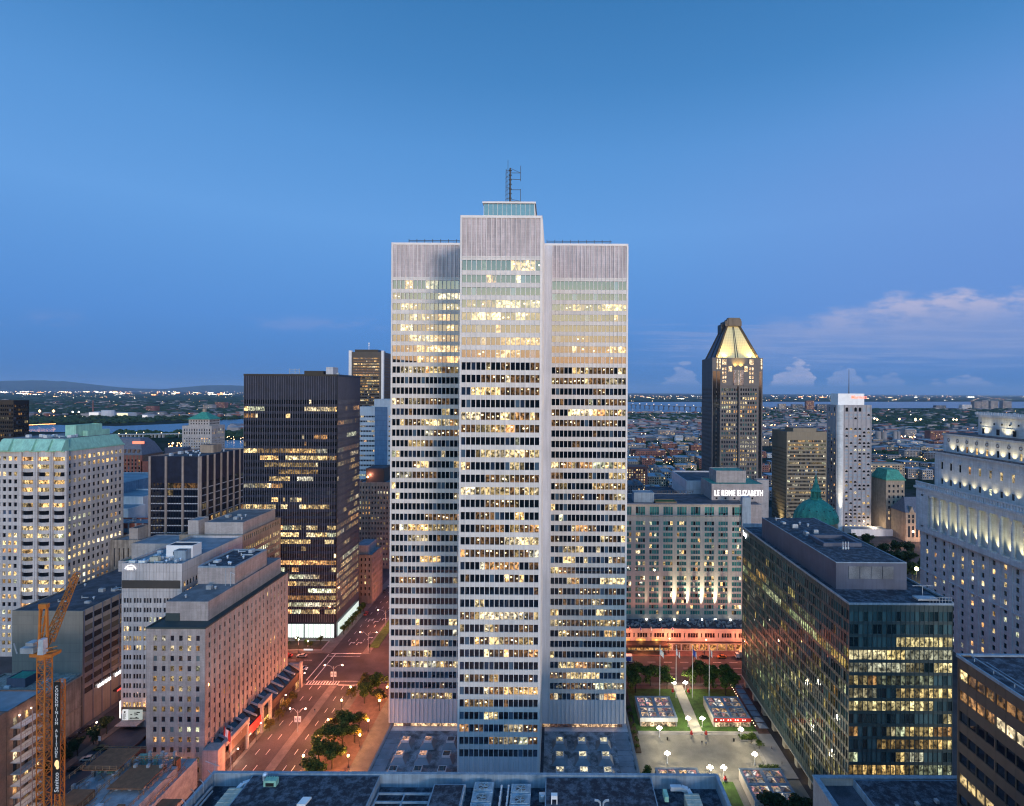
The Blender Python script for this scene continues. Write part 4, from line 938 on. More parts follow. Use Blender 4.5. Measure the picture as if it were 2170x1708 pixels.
for y in (130, 134, 138, 142): b.bar((-150, y, 44.8), (-150, y, 47.2), 0.12); b.bar((-150, y, 47.2), (-153.5, y, 44.8), 0.1)
b.bar((-150, 129, 47.2), (-150, 143, 47.2), 0.14); b.bar((-150, 129, 46.3), (-150, 143, 46.3), 0.1); b.build('railing', 'metal_pale', B.o); annex(B.o, 'skylight', -158, -152.5, 130, 143, 44.9, 46.2, 'curb_blue', 'metal_pale')
# white tower with rounded bays and a green roof
B = Bld('white_apartment_tower', 'big pale tower with rounded corner bays and a pale green roof', -275, -240.7, 264, 299.5, 101.0, 'cream_concrete', 'copper_pale')
rows = rowz(98.6, 3.78, 26, 2.0)
fl = office(27, 0.5, 1.5, 0.62, rows={0: 0.9, 22: 1.0, 5: 0.25})
B.fac('F', [(0.6 + 2.72 * k, 2.2 + 2.72 * k) for k in range(7)], rows, fl)
B.fac('R', grid(34.8, 12, 1.55, 0.5), rows, office(28, 0.55, 1.5, 0.7, rows={0: 0.8, 6: 0.9, 15: 0.9, 16: 0.95, 17: 0.95, 18: 0.9, 19: 0.9, 20: 0.95, 21: 0.9, 1: 0.2, 2: 0.1, 3: 0.1, 4: 0.2}))
B.finish(100)
fb_ = office(29, 0.5, 1.5, 0.8, rows={0: 0.9, 1: 0.7, 2: 0.7, 22: 1.0})
for bi, xc in enumerate((-258.6, -250.7, -243.2)):
    e = thing('rounded_bay', (0, 0, 0), None, None); e.parent = B.o; e.location = Vector((xc, 263, 0)) - B.o.location; hw = 2.95
    w = MB(); gl = MB(); n = 6
    def cp(k, off=0): a = -1 + 2 * k / n; return (xc + hw * a, 264 - (1.55 + off) * (1 - a * a * 0.75) - 0.02)
    zs = [(r_[0], r_[1]) for r_ in sorted(rows)]; z = 0.0
    for r0, r1 in zs + [(101.6, 101.6)]:
        if r0 > z:
            for k in range(n):
                (ax, ay), (bx, by) = cp(k), cp(k + 1); w.hexa([(ax, ay, z), (bx, by, z), (bx, 264.3, z), (ax, 264.3, z), (ax, ay, r0), (bx, by, r0), (bx, 264.3, r0), (ax, 264.3, r0)])
        z = r1
    w.box(xc - hw - 0.9, xc - hw, 262.9, 264.2, 0, 101.6); w.box(xc + hw, xc + hw + 0.9, 262.9, 264.2, 0, 101.6)
    w.build('wall', 'cream_concrete', e)
    for i, (r0, r1) in enumerate(rows):
        gl = MB()
        for k in range(n):
            (ax, ay), (bx, by) = cp(k, -0.3), cp(k + 1, -0.3); L = fb_(i + 0, (k + bi * 3) % 12, 12); gl.face([(ax, ay, r0), (bx, by, r0), (bx, by, r1), (ax, ay, r1)], 0, L, (0.008, 0.009, 0.014))
        gl.build('window_band', 'win_glass', e)
b = MB(); b.box(-275.3, -240.4, 262.6, 299.8, 101.0, 101.7, 1); b.box(-275, -240.7, 263, 299.5, 101.7, 107.2, 0, 2.2, 2.2); b.box(-272.4, -243.3, 265.6, 297, 107.2, 107.4, 2)
for xc in (-270, -258.6, -250.7, -243.8): b.hexa([(xc - 3, 261.6, 101.7), (xc + 3, 261.6, 101.7), (xc + 3, 266, 101.7), (xc - 3, 266, 101.7), (xc - 2.6, 264.4, 107.0), (xc + 2.6, 264.4, 107.0), (xc + 2.6, 266, 107.0), (xc - 2.6, 266, 107.0)], 0)
b.build('mansard_roof', ['copper_pale', 'copper_pale', 'roof_grey'], B.o)
annex(B.o, 'roof_block', -252, -246.5, 276, 292, 107.3, 113, 'copper_pale', 'copper_pale'); annex(B.o, 'roof_block', -246.4, -244, 280, 294, 107.3, 110, 'copper_pale', 'copper_pale'); roof_kit(B.o, -268, -246, 268, 275, 107.4, 12, 30, 'metal_pale')
# black tower with steel fins
B = Bld('black_office_tower', 'tall black steel and glass tower with pale vertical fins left of the pale tower', -165.9, -116.2, 286, 319.6, 140.3, 'dark_spandrel', 'roof_grey', d=0.12)
rows = rowz(126.9, 3.73, 33, 2.3)
pw = {0: .1, 1: .5, 2: .25, 3: .25, 4: .12, 5: .2, 6: .1, 7: .95, 8: .5, 9: .4, 10: .25, 11: .4, 12: .5, 13: .05, 14: .45, 15: .7, 16: .05, 17: .75, 18: .9, 19: .9, 20: .15, 21: .4, 22: .05, 23: .8, 24: .7, 25: .85, 26: .85, 27: .9, 28: .9, 29: .9, 30: .7, 31: .0, 32: 0}
B.fac('F', grid(49.7, 40, 1.16, 0.0), rows[:31], office(33, 0.5, 1.75, 0.82, rows=pw), band=True, kind='window_band', sd=0.04, pd=0.02, tintf=lambda r, i, j: (0.006, 0.008, 0.014))
B.fac('R', grid(32.6, 26, 1.16, 0.0), rows[:31], office(34, 0.5, 1.3, 0.85, rows=pw), band=True, kind='window_band', sd=0.04, pd=0.02, tintf=lambda r, i, j: (0.006, 0.008, 0.014))
B.finish(62)
b = MB()
for k in range(41): x = -165.9 + k * 49.7 / 40; b.box(x - 0.055, x + 0.055, 285.82, 286.1, 8.5, 140.5)
for k in range(27): y = 286.4 + k * 32.8 / 26; b.box(-116.3, -116.08, y - 0.05, y + 0.08, 8.5, 140.5)
b.build('fin', 'mullion_steel', B.o)['kind'] = 'stuff'
b = MB(); b.box(-166.1, -115.9, 285.8, 319.8, 139.6, 140.6); b.box(-116.25, -116.0, 285.8, 286.5, 0, 140.6); b.build('frame', 'black_steel', B.o)
for k, (a0, a1) in enumerate(((-146, -133), (-132.5, -117))):
    b = MB(); b.face([(a0, 285.6, 0.3), (a1, 285.6, 0.3), (a1, 285.6, 7.4), (a0, 285.6, 7.4)], 0); b.build('lobby_window', 'lobby_white', B.o)
b = MB(); b.face([(-115.7, 287, 0.3), (-115.7, 318, 0.3), (-115.7, 318, 7.4), (-115.7, 287, 7.4)], 0); b.build('lobby_window', 'lobby_white', B.o)
b = MB()
for k in range(23): b.box(-146.2 + k * 1.3, -146.05 + k * 1.3, 285.4, 285.55, 0, 7.6)
for k in range(24): b.box(-115.65, -115.5, 287 + k * 1.3, 287.15 + k * 1.3, 0, 7.6)
b.build('mullion', 'black_steel', B.o)
annex(B.o, 'machine_room', -138, -127.5, 295, 306, 139.5, 142.4, 'black_steel'); annex(B.o, 'machine_room', -126.5, -122.6, 296, 303, 139.5, 144.6, 'grey_box'); roof_kit(B.o, -150, -118, 290, 300, 140, 8, 31)
b = MB()
for k in range(3): b.bar((-147, 297, 141.5 + k), (-141.5, 297, 141.5 + k), 0.15)
for x in (-147, -144, -141.5): b.bar((x, 297, 139.5), (x, 297, 144), 0.2)
b.build('frame', 'metal_grey', B.o)
# dark block with stone piers
B = Bld('dark_office_building', 'dark glass block with rounded stone piers left of the black tower', -224.5, -196.5, 297, 341, 95.0, 'stone_pier', 'roof_tar', d=0.25)
def pierw(W, bays): 
    out = []; p = W / bays
    for k in range(bays):
        n = 5
        for j in range(n): a = k * p + 0.75; w = (p - 1.5) / n; out.append((a + j * w + 0.03, a + (j + 1) * w - 0.03))
    return out
rows = rowz(80.2, 4.05, 17, 2.9)
def bands_fac(B, face, bays, seed):
    P, U, N, W = B.frame(face); cols = pierw(W, bays)
    B.fac(face, cols, rows, office(seed, 0.10, 0.7, 0.8, rows={0: 0.12}), band=True, kind='window_band', sp='dark_spandrel', sd=0.10, pier='dark_spandrel', pd=0.08, tintf=lambda r, i, j: (0.007, 0.010, 0.02))
    w = MB(); p = W / bays
    for k in range(bays + 1): a = min(max(k * p, 0.35), W - 0.35); x = P[0] + U[0] * a + N[0] * 0.35; y = P[1] + U[1] * a + N[1] * 0.35; w.cyl(x, y, 0, 95.0, 0.62, 0.62, 8)
    w.build('pier', 'stone_pier', B.o)
    w = MB()
    for r0, r1 in rows: 
        for q in range(int(W / 0.9)): w.obox(P, U, N, q * 0.9 + 0.12, q * 0.9 + 0.78, 0.1, 0.2, r0 - 0.62, r0 - 0.16)
    w.build('spandrel_panel', 'grey_box', B.o)['kind'] = 'stuff'
bands_fac(B, 'F', 3, 35); bands_fac(B, 'R', 7, 36); B.finish(34)
roof_kit(B.o, -221, -200, 302, 335, 94.2, 16, 37, 'metal_pale'); annex(B.o, 'machine_room', -213, -205, 322, 330, 94, 98.5, 'stone_warm')
# towers beyond
B = Bld('tall_brown_tower', 'distant tall brown tower with white corner columns behind the black tower', -288, -240.5, 750, 795, 186, 'brown_dark', 'roof_dark', d=0.6)
B.fac('F', grid(47.5, 26, 1.3, 5.5), [r_ for i, r_ in enumerate(rowz(178, 3.9, 40, 1.9)) if i != 20], office(38, 0.5, 1.1, 0.5)); B.fac('R', grid(43.8, 20, 1.3, 3), rowz(178, 3.9, 40, 1.9), office(39, 0.06, 0.8, 0.5)); B.finish(one=True)
b = MB(); b.box(-288.6, -284.6, 749.4, 753, 0, 188); b.box(-243, -239.9, 749.4, 753, 0, 188); b.build('corner_column', 'white_panel', B.o); annex(B.o, 'machine_room', -282, -250, 755, 790, 185, 189.5, 'black_steel')
b = MB(); b.ball(-264, 760, 199, 1.1); b.ball(-264, 760, 196, 0.9); b.bar((-264, 760, 189), (-264, 760, 200), 0.5); b.build('beacon', 'white_paint', B.o)
B = Bld('white_banded_building', 'white building with thin window bands and a blue glass strip', -164.5, -118, 450, 480, 118.5, 'white_panel', 'roof_grey')
rows = rowz(111.0, 4.1, 26, 1.5)
B.fac('F', [(0.4 + 1.3 * k, 1.5 + 1.3 * k) for k in range(10)] + [(25.0 + 1.3 * k, 26.1 + 1.3 * k) for k in range(15)], rows, office(41, 0.45, 1.0, 0.8)); B.finish(one=True)
b = MB(); b.box(-151, -140.5, 449.7, 452, 0, 118.4); b.build('glass_strip', 'blue_glass', B.o); annex(B.o, 'roof_block', -152, -119, 451, 478, 117, 124.5, 'white_panel', 'roof_blue')
B = Bld('stone_setback_building', 'brownish stone building with an orange lit roof block below the white banded building', -146, -120, 398, 425, 64, 'stone_warm', 'roof_blue')
B.fac('F', grid(26, 11, 0.9, 0.8), rowz(61, 3.8, 16, 1.8), office(42, 0.42, 1.4, 0.4)); B.finish(one=True); annex(B.o, 'roof_block', -141, -127.5, 401, 420, 63, 73.5, 'brown_dark', 'roof_dark'); b = MB(); b.ball(-139.5, 400.5, 67.5, 0.7); b.build('lamp', 'globe_orange', B.o); lamp('POINT', (-138, 399.5, 69), 3000, (1, 0.35, 0.2), B.o, 1)
B = Bld('narrow_stone_building', 'tan stone building with side windows above the avenue beyond the black tower', -126, -112.6, 332, 352, 30.3, 'stone_warm', 'roof_blue')
B.fac('R', grid(19.3, 8, 1.0, 0.5), rowz(28.3, 3.6, 7, 1.9), office(44, 0.35, 0.8, 0.3)); B.fac('F', grid(13.4, 5, 0.8, 0.6), rowz(28.3, 3.6, 7, 1.8), office(45, 0.12, 1.4, 0.3, wild=False)); B.finish(60); annex(B.o, 'roof_block', -124, -116, 335, 350, 29.3, 35, 'stone_front', 'roof_blue')
# far left and middle distance
B = Bld('dark_office_tower', 'dark office tower cut by the left edge of the picture', -574, -505, 500, 515, 121, 'black_steel', 'roof_dark')
B.fac('F', grid(69, 34, 1.5, 0.3), rowz(117, 3.9, 28, 2.2), office(46, 0.16, 0.45, 0.6)); B.fac('R', grid(14.3, 7, 1.5, 0.3), rowz(117, 3.9, 28, 2.2), office(47, 0.16, 0.45, 0.6)); B.finish(one=True)
B = Bld('chateau_hotel', 'brick hotel with a grey mansard roof and a red sign', -450, -400, 520, 548, 68, 'brick_brown', 'mansard_grey', parapet=0.2)
B.fac('F', grid(50, 14, 1.6, 1.2), rowz(64, 3.7, 14, 2.0), office(47, 0.3, 0.5, 0.4), pier='brick_red'); B.finish(one=True)
b = MB(); b.box(-450.4, -399.6, 519.6, 548.4, 68, 69, 0); b.box(-449.5, -400.5, 520.4, 547.6, 69, 80, 0, 5, 5); b.box(-444, -406, 526, 542, 80, 84, 0, 3, 3)
for k in range(10): b.box(-446 + k * 4.5, -444 + k * 4.5, 520.6, 526, 70, 73.5, 1)
b.build('mansard_roof', ['mansard_grey', 'brick_brown'], B.o); b = MB(); b.box(-413, -401.8, 524.5, 525, 78.6, 81.2); b.build('lettering', 'sign_red', B.o)
annex(B.o, 'corner_turret', -401, -394, 520, 530, 0, 62, 'brick_red', 'mansard_grey'); annex(B.o, 'rear_wing', -399, -380, 548.4, 560, 0, 72, 'slate_box', 'mansard_grey')
B = Bld('curved_glass_building', 'low pale blue building with a lit glass strip under its roof', -330, -290, 352, 408, 69, 'curb_blue', 'roof_blue')
B.fac('R', grid(55, 30, 1.5, 0.4), [(58, 60.2), (54.5, 56.6), (50, 53)], office(48, 0.7, 1.2, 0.8)); B.finish(one=True)
B = Bld('white_roofed_building', 'white boxy building between the pale tower and the dark pier block', -300, -264.6, 345, 372, 63.0, 'white_panel', 'roof_blue'); B.finish(one=True); annex(B.o, 'roof_block', -276, -263, 331, 344.9, 0, 58.0, 'white_paint', 'roof_blue')
B = Bld('red_brick_building', 'brick building with large paned windows under the white boxy building', -268, -238, 316, 330, 53, 'brick_red', 'roof_blue')
B.fac('F', grid(30, 7, 3.2, 0.4), rowz(50, 4.2, 12, 2.6), office(49, 0.05, 0.6), tintf=lambda r, i, j: (0.10, 0.17, 0.25) if r.random() < 0.5 else (0.03, 0.03, 0.04), pier='concrete_fresh'); B.finish(30); roof_kit(B.o, -262, -242, 318, 328, 52.5, 8, 50)
B = Bld('carved_stone_building', 'carved stone tower block with a small penthouse beside the pier block', -240, -223.2, 290, 302, 50.5, 'stone_old', 'roof_blue')
B.fac('R', grid(11.3, 4, 0.6, 1), [(36, 46)], None); B.fac('F', grid(16.8, 6, 0.7, 1), [(36, 46)], None); B.finish(one=True); annex(B.o, 'penthouse', -231.5, -226.8, 292, 300, 49.5, 56.0, 'stone_front'); annex(B.o, 'roof_block', -218, -211, 292, 300, 0, 47, 'metal_grey', 'metal_grey')
# customs building with green pyramid roof
B = Bld('stone_customs_building', 'big pale stone building with a green pyramid roof before the river', -556, -512, 800, 832, 78, 'stone_front', 'copper_green', parapet=0.4)
B.fac('F', grid(44, 11, 1.5, 1.5), [(70, 73.5), (65.5, 68.8)] + rowz(60, 4.0, 13, 1.9), office(51, 0.3, 1.3, 0.3)); B.fac('R', grid(31, 9, 1.4, 1), [(70, 73.5), (65.5, 68.8)] + rowz(60, 4.0, 13, 1.9), office(52, 0.3, 1.0, 0.3)); B.finish(one=True)
B3 = MB(); B3.box(-549, -518, 804, 829, 77, 87.5, 0); B3.build('upper_storey', 'stone_front', B.o)
b = MB()
for k in range(7):
    for z in (80, 84): b.box(-546 + k * 4.0, -544.6 + k * 4.0, 803.8, 804.05, z, z + 2)
    for z in (80, 84): b.box(-518.05, -517.8, 806 + k * 3.1, 807.4 + k * 3.1, z, z + 2)
b.build('window', 'dark_pane', B.o)['kind'] = 'stuff'
b = MB(); b.box(-551, -516, 802, 831, 87.5, 98, 0, 14.5, 12.5); b.box(-535.5, -531.5, 815, 818, 98, 103, 1); b.build('pyramid_roof', ['copper_green', 'stone_warm'], B.o)
# ------------------------------------------------------------------ right side
# hotel
B = Bld('grand_hotel', 'wide stone hotel with teal curtained windows and an illuminated roof sign behind the plaza', 22, 103.6, 286, 318, 72.0, 'hotel_wall', 'roof_dark', parapet=0.2)
teal = lambda r, i, j: r.choice(((0.05, 0.20, 0.20), (0.06, 0.25, 0.24), (0.04, 0.15, 0.17), (0.07, 0.28, 0.26), (0.012, 0.02, 0.025) if r.random() < 0.6 else (0.05, 0.2, 0.2)))
cols = []
for k in range(11):
    a = -0.55 + 7.35 * (k + 1)
    for j in range(4): cols.append((a + j * 1.27 + 0.04, a + (j + 1) * 1.27 - 0.04))
cols = [c for c in cols if c[1] < 81]
zr = [51.8 + 0 * k for k in range(0)]
def vrow(v, h): z = pt(1450, v, 286)[1]; return (z - h / 2, z + h / 2)
rows = [(67.3, 70.9)] + [vrow(989 + z_ * 0.2316, 2.0) for z_ in (440, 518, 570, 622, 675, 730, 782, 834, 887, 940, 1020, 1073, 1125, 1178, 1231, 1283, 1335)]
B.fac('F', cols, rows, office(61, 0.13, 1.7, 0.1, rows={0: 0.02, 1: 0.0, 4: 0.2, 9: 0.2, 11: 0.25, 13: 0.2}, wild=False), tintf=teal, sd=0.12)
B.finish(100)
b = MB(); b.box(21.6, 104, 285.4, 286.4, 72.0, 72.6); b.box(21.8, 103.8, 285.7, 286.2, 66.0, 66.5); b.build('cornice', 'stone_grey', B.o)
annex(B.o, 'east_wing', 103.6, 112.5, 291, 318, 0, 71.0, 'stone_grey', 'roof_dark')
b = MB(); b.box(99.6, 104.5, 284.2, 288, 58, 76.5, 0, 0.3, 0.3); b.build('duct_tower', 'curb_blue', B.o)
x0, z0 = pt(1509, 1062, 300); x1, z1 = pt(1617, 1027, 300)
annex(B.o, 'sign_block', x0 - 0.3, x1 + 0.3, 300, 322, 70.5, z1, 'stone_grey', 'copper_green')
tx = pt(1514.0, 1050, 299.6); text('LE REINE ELIZABETH', 4.45, 'sign_white', (tx[0], 299.75, tx[1] - 0.1), parent=B.o, bold=0.012, width=pt(1616, 1050, 299.6)[0] - tx[0], sp=1.12, wsp=1.1)
b = MB()
for k in range(5): b.box(x0 + 2 + k * 5.0, x0 + 3 + k * 5.0, 299.9, 300.1, z0 + 1.2, z0 + 2.2)
b.build('small_window', 'dark_pane', B.o)['kind'] = 'stuff'
annex(B.o, 'roof_block', x0 + 4, x0 + 21, 306, 320, z1, z1 + 6.5, 'stone_grey', 'copper_green')
px0 = pt(1341, 1060, 296)[0]; annex(B.o, 'roof_block', px0, px0 + 11, 292, 300, 71.9, 77, 'curb_blue', 'roof_blue'); annex(B.o, 'terrace', px0 + 11.5, px0 + 23, 290, 297, 71.9, 72.5, 'timber', 'grass_green')
b = MB(); ox = pt(1380, 1052, 303)[0]; r = random.Random(8)
b.bar((ox, 303, 76.6), (ox + 24, 303, 76.6), 0.12)
b.build('sign_rail', 'metal_dark', B.o)
text('THE QUEEN ELIZABETH', 1.9, 'metal_dark', (ox + 24, 302.9, 74.9), rot=(R(90), 0, R(180)), parent=B.o, width=24)
# lower hall of the hotel along the boulevard
B2 = Bld('hotel_podium', 'long low stone front of the hotel with a dark canopy, lit orange by the street', 14, 118, 273.5, 285.9, 11.4, 'hotel_wall', 'roof_dark', parapet=0.2)
rows2 = [(6.9, 9.2)]
pc = []
for k in range(12):
    a = 3.0 + 8.6 * k; pc += [(a + j * 1.3, a + j * 1.3 + 1.15) for j in range(4)] + [(a + 6.6, a + 7.2)]
B2.fac('F', pc, rows2, None, tintf=lambda r, i, j: (0.03, 0.015, 0.015), zlo=0)
B2.finish(60)
b = MB(); b.box(31, 57.5, 268.5, 273.6, 4.0, 5.2); b.box(14, 118, 272.6, 273.6, 4.6, 5.0); b.build('canopy', 'awning_dark', B2.o)
r = random.Random(6)
for k in range(22):
    x = 15 + k * 4.6; L = (1.0, 0.5, 0.16) if 30 < x < 58 or x > 66 else (0.25, 0.12, 0.06)
    b = MB(); g_ = r.uniform(0.4, 1.0); b.face([(x, 273.4, 0.5), (x + 3.8, 273.4, 0.5), (x + 3.8, 273.4, 3.6), (x, 273.4, 3.6)], 0, tuple(q * g_ for q in L), (0.04, 0.02, 0.02)); b.build('shop_window', 'win_glass', B2.o)
for x in (36.5, 44.5, 52.5):
    b = MB(); b.box(x - 2.4, x + 2.4, 273.2, 273.45, 5.4, 6.3); b.build('light_strip', 'shop_amber', B2.o); lamp('POINT', (x, 272.6, 5.8), 260, (1.0, 0.5, 0.12), B2.o, 0.3)
lamp('POINT', (45, 270.5, 3.4), 700, (1.0, 0.45, 0.14), B2.o, 0.5)
b = MB(); r = random.Random(10)
for k in range(230):
    x = r.uniform(24, 100); y = r.uniform(275.5, 285); b.box(x, x + r.uniform(0.4, 1.3), y, y + 0.5, 11.2, 11.2 + r.uniform(0.3, 1.0))
b.build('terrace_furniture', 'metal_grey', B2.o)['kind'] = 'stuff'
for k in range(5):
    x = 38 + k * 5.4; f_ = thing('flag', (x, 273, 11.2), 'small flag on a slanting staff over the hotel canopy', 'flag', 'flags over the hotel canopy'); b = MB(); b.bar((x, 273.4, 10.8), (x + 0.6, 271.2, 13.4), 0.1); b.build('staff', 'white_paint', f_)
    flag_mesh(x + 0.5, 271.3, 13.3, 1.7, 1.6, lambda q, k=k: (1, 2, 0)[k % 3] if q < 0.5 else 0, f_).build('cloth', ['white_paint', 'red_paint', 'flag_blue'], f_)
for xx, e in ((45.1, 0.12), (52.4, 0.2), (59.8, 1.0), (67.1, 1.0), (74.5, 1.25), (81.8, 1.0), (89.2, 0.35)):
    xx = xx + 0.0; ul = pt({52.4: 1398, 59.8: 1428, 67.1: 1456, 74.5: 1486, 81.8: 1515, 89.2: 1546}.get(xx, 1369), 1305, 285.5)[0]
    b = MB(); b.box(ul - 0.35, ul + 0.35, 283.8, 284.3, 11.4, 12.0); b.build('floodlight', 'globe_white', B.o)
    lamp('SPOT', (ul, 284.1, 12.4), 170000 * e, (1.0, 0.95, 0.62), B.o, 0.12, (ul, 286, 30), 19, 1.0)
# roof box building behind the hotel
bx = [pt(u, 1000, 345)[0] for u in (1527, 1640)]
Bq = Bld('windowless_block', 'large pale windowless block rising behind the hotel roof', pt(1448, 1045, 330)[0] + 2, pt(1640 - 60, 1045, 330)[0], 330, 372, pt(1540, 1018, 330)[1] - 0.3, 'grey_box', 'roof_dark'); Bq.finish(one=True)
Bq2 = Bld('dark_roofed_building', 'low dark roofed building attached left of the pale windowless block', pt(1448, 1045, 330)[0] - 16, pt(1448, 1045, 330)[0] + 1.9, 318.5, 375, 66, 'slate_box', 'roof_dark')
Bq2.fac('L', grid(55.6, 6, 2.2, 3), [(62, 63.6)], office(63, 0.5, 0.9, 0.4)); Bq2.finish(10)
# the tower with the golden crown
GX0, GX1, GY0, GY1 = 146.6, 193.7, 500, 535
B = Bld('crowned_tower', 'tall grey tower with a golden lit sloping crown at the right of the pale tower', GX0, GX1, GY0, GY1, 164.6, 'grey_granite', 'roof_dark', d=0.5)
cols = [(1.2 + 7.4 * 0 + 0, 4.4), (4.9, 6.6)] + [(8.9 + 1.62 * 0 + 2.28 * k, 10.35 + 2.28 * k) for k in range(7)] + [(26.4 + 2.28 * k, 27.85 + 2.28 * k) for k in range(7)] + [(43.4, 45.6)]
rows = rowz(136.0, 4.08, 33, 2.3)
fo = office(65, 0.42, 1.25, 0.45, wild=False, cool=0.2)
def glit(i, j, n):
    if j in (0, 1, n - 1): return fo(i, j, n) if (i * 13) % 5 == 0 else (0, 0, 0)
    return fo(i, j, n)
B.fac('F', cols, rows, glit, tintf=lambda r, i, j: (0.015, 0.02, 0.03) if r.random() < 0.7 else (0.05, 0.12, 0.12)); B.fac('L', grid(34, 12, 1.2, 1), rows[::1], office(66, 0.02, 0.6)); B.finish(one=True)
# stepped shoulders, notch and crown
b = MB(); cx = (GX0 + GX1) / 2 + 0.6
for q in ((GX0 + 8.2, cx - 9.6, 138, 164.6), (cx - 9.6, cx - 5.0, 138, 158.2), (cx + 5.0, cx + 9.6, 138, 158.2), (cx + 9.6, GX1 - 3.2, 138, 164.6)): b.box(q[0], q[1], GY0 - 0.3, GY0 + 0.2, q[2], q[3], 0)
b.build('shoulder', 'grey_granite', B.o)
b = MB(); r = random.Random(3)
for x0_, n_, z1_ in ((GX0 + 9.2, 2, 0), (cx + 10.4, 2, 0)):
    for k in range(2):
        for q in range(4): L = (1.5, 1.05, 0.6); b.face([(x0_ + k * 2.3, GY0 - 0.34, 141 + q * 4), (x0_ + k * 2.3 + 1.5, GY0 - 0.34, 141 + q * 4), (x0_ + k * 2.3 + 1.5, GY0 - 0.34, 143.6 + q * 4), (x0_ + k * 2.3, GY0 - 0.34, 143.6 + q * 4)], 0, L)
    b.face([(x0_, GY0 - 0.34, 158), (x0_ + 3.9, GY0 - 0.34, 158), (x0_ + 3.9, GY0 - 0.34, 163), (x0_, GY0 - 0.34, 163)], 0, (1.3, 1.0, 0.6))
for x0_ in (cx - 9.0, cx + 5.6): b.face([(x0_, GY0 - 0.34, 151.6), (x0_ + 3.2, GY0 - 0.34, 151.6), (x0_ + 3.2, GY0 - 0.34, 156.8), (x0_, GY0 - 0.34, 156.8)], 0, (1.3, 0.95, 0.5))
for x0_ in (GX0 + 4.0, GX0 + 6.4, GX1 - 2.0): b.face([(x0_, GY0 - 0.34, 154), (x0_ + 1.3, GY0 - 0.34, 154), (x0_ + 1.3, GY0 - 0.34, 163.6), (x0_, GY0 - 0.34, 163.6)], 0, (1.5, 1.2, 0.75))
for k in range(9): b.face([(cx - 4.8 + k * 1.1, GY0 - 0.4 - 0.2 * (4 - abs(k - 4)), 139), (cx - 4.0 + k * 1.1, GY0 - 0.4 - 0.2 * (4 - abs(k - 4)), 139), (cx - 4.0 + k * 1.1, GY0 - 0.4, 153), (cx - 4.8 + k * 1.1, GY0 - 0.4, 153)], 0, r.choice(((0.05, 0.04, 0.05), (0.5, 0.35, 0.3), (0.2, 0.2, 0.25))), (0.03, 0.04, 0.06))
b.build('window', 'win_glass', B.o)['kind'] = 'stuff'
emis('flood_yellow', (1.0, 0.93, 0.45), 12)
m_, t = base_mat('gold_glass'); t.b.inputs['Base Color'].default_value = (0.62, 0.52, 0.26, 1); t.b.inputs['Roughness'].default_value = 0.45; t.b.inputs['Metallic'].default_value = 0.15
sx3 = t.new('ShaderNodeSeparateXYZ'); t.l.new(t.pos, sx3.inputs[0])
gl_ = t.m('MAXIMUM', t.m('LESS_THAN', t.m('FRACT', t.m('DIVIDE', sx3.outputs[0], 1.6)), 0.12), t.m('LESS_THAN', t.m('FRACT', t.m('DIVIDE', sx3.outputs[2], 1.55)), 0.12))
t.l.new(t.mix(t.m('MULTIPLY', gl_, 0.75), (0.66, 0.57, 0.30), (0.36, 0.30, 0.15)), t.b.inputs['Base Color'])
b = MB(); b.box(GX0 + 0.7, GX0 + 3.6, GY0 - 0.12, GY0 + 0.2, 2, 152); b.box(GX0 + 4.2, GX0 + 7.4, GY0 - 0.12, GY0 + 0.2, 2, 152); b.box(cx - 0.7, cx + 0.7, GY0 - 0.12, GY0 + 0.2, 2, 138); b.box(GX1 - 3.6, GX1 - 1.0, GY0 - 0.12, GY0 + 0.2, 2, 152); b.build('glass_strip', 'dark_pane', B.o)
cr = thing('crown', (0, 0, 0), None, None); cr.parent = B.o; cr.location = Vector((cx, 517, 160)) - B.o.location
bx0, bx1, by0, by1, bz = GX0 + 2.6, GX1 - 2.0, GY0 + 3.0, GY1 - 3, 163.0; tx0, tx1, ty0, ty1, tz = cx - 7.2, cx + 6.4, GY0 + 14, GY1 - 8, 195.0
b = MB(); b.hexa([(bx0, by0, 163.5), (bx1, by0, 163.5), (bx1, by1, 163.5), (bx0, by1, 163.5), (tx0, ty0, tz), (tx1, ty0, tz), (tx1, ty1, tz), (tx0, ty1, tz)]); b.build('slope', 'slate_box', cr)
def fp_(s_, z):   # point on the sloping front, s in 0..1
    f = (z - 163.5) / (tz - 163.5); return (bx0 + (tx0 - bx0) * f + s_ * ((bx1 - bx0) + ((tx1 - tx0) - (bx1 - bx0)) * f), by0 + (ty0 - by0) * f - 0.25, z)
b = MB(); b.face([fp_(0.07, 163.5), fp_(0.48, 163.5), fp_(0.48, 195.5), fp_(0.12, 195.5)], 0); b.face([fp_(0.52, 163.5), fp_(0.93, 163.5), fp_(0.88, 195.5), fp_(0.52, 195.5)], 0); b.face([fp_(0.485, 163.5), fp_(0.515, 163.5), fp_(0.515, 195.5), fp_(0.485, 195.5)], 0)
f0 = GY0 + 2.6; b.face([(cx - 9.6, f0, 157.8), (cx + 9.6, f0, 157.8), (cx + 9.6, by0 - .25, 163.5), (cx - 9.6, by0 - .25, 163.5)], 0); b.face([(cx - 5, f0 - 1.2, 152.5), (cx + 5, f0 - 1.2, 152.5), (cx + 5, f0, 157.8), (cx - 5, f0, 157.8)], 0)
b.build('golden_slope', 'gold_glass', cr)
b = MB()
for s0, s1 in ((0.0, 1), (1.0, -1)):
    b.bar(fp_(s0 + 0.02 * s1, 163.5), fp_(s0 + 0.03 * s1, 196), 1.9)
for s0 in (0.47, 0.53): b.bar(fp_(s0, 158), fp_(s0, 195), 0.55)
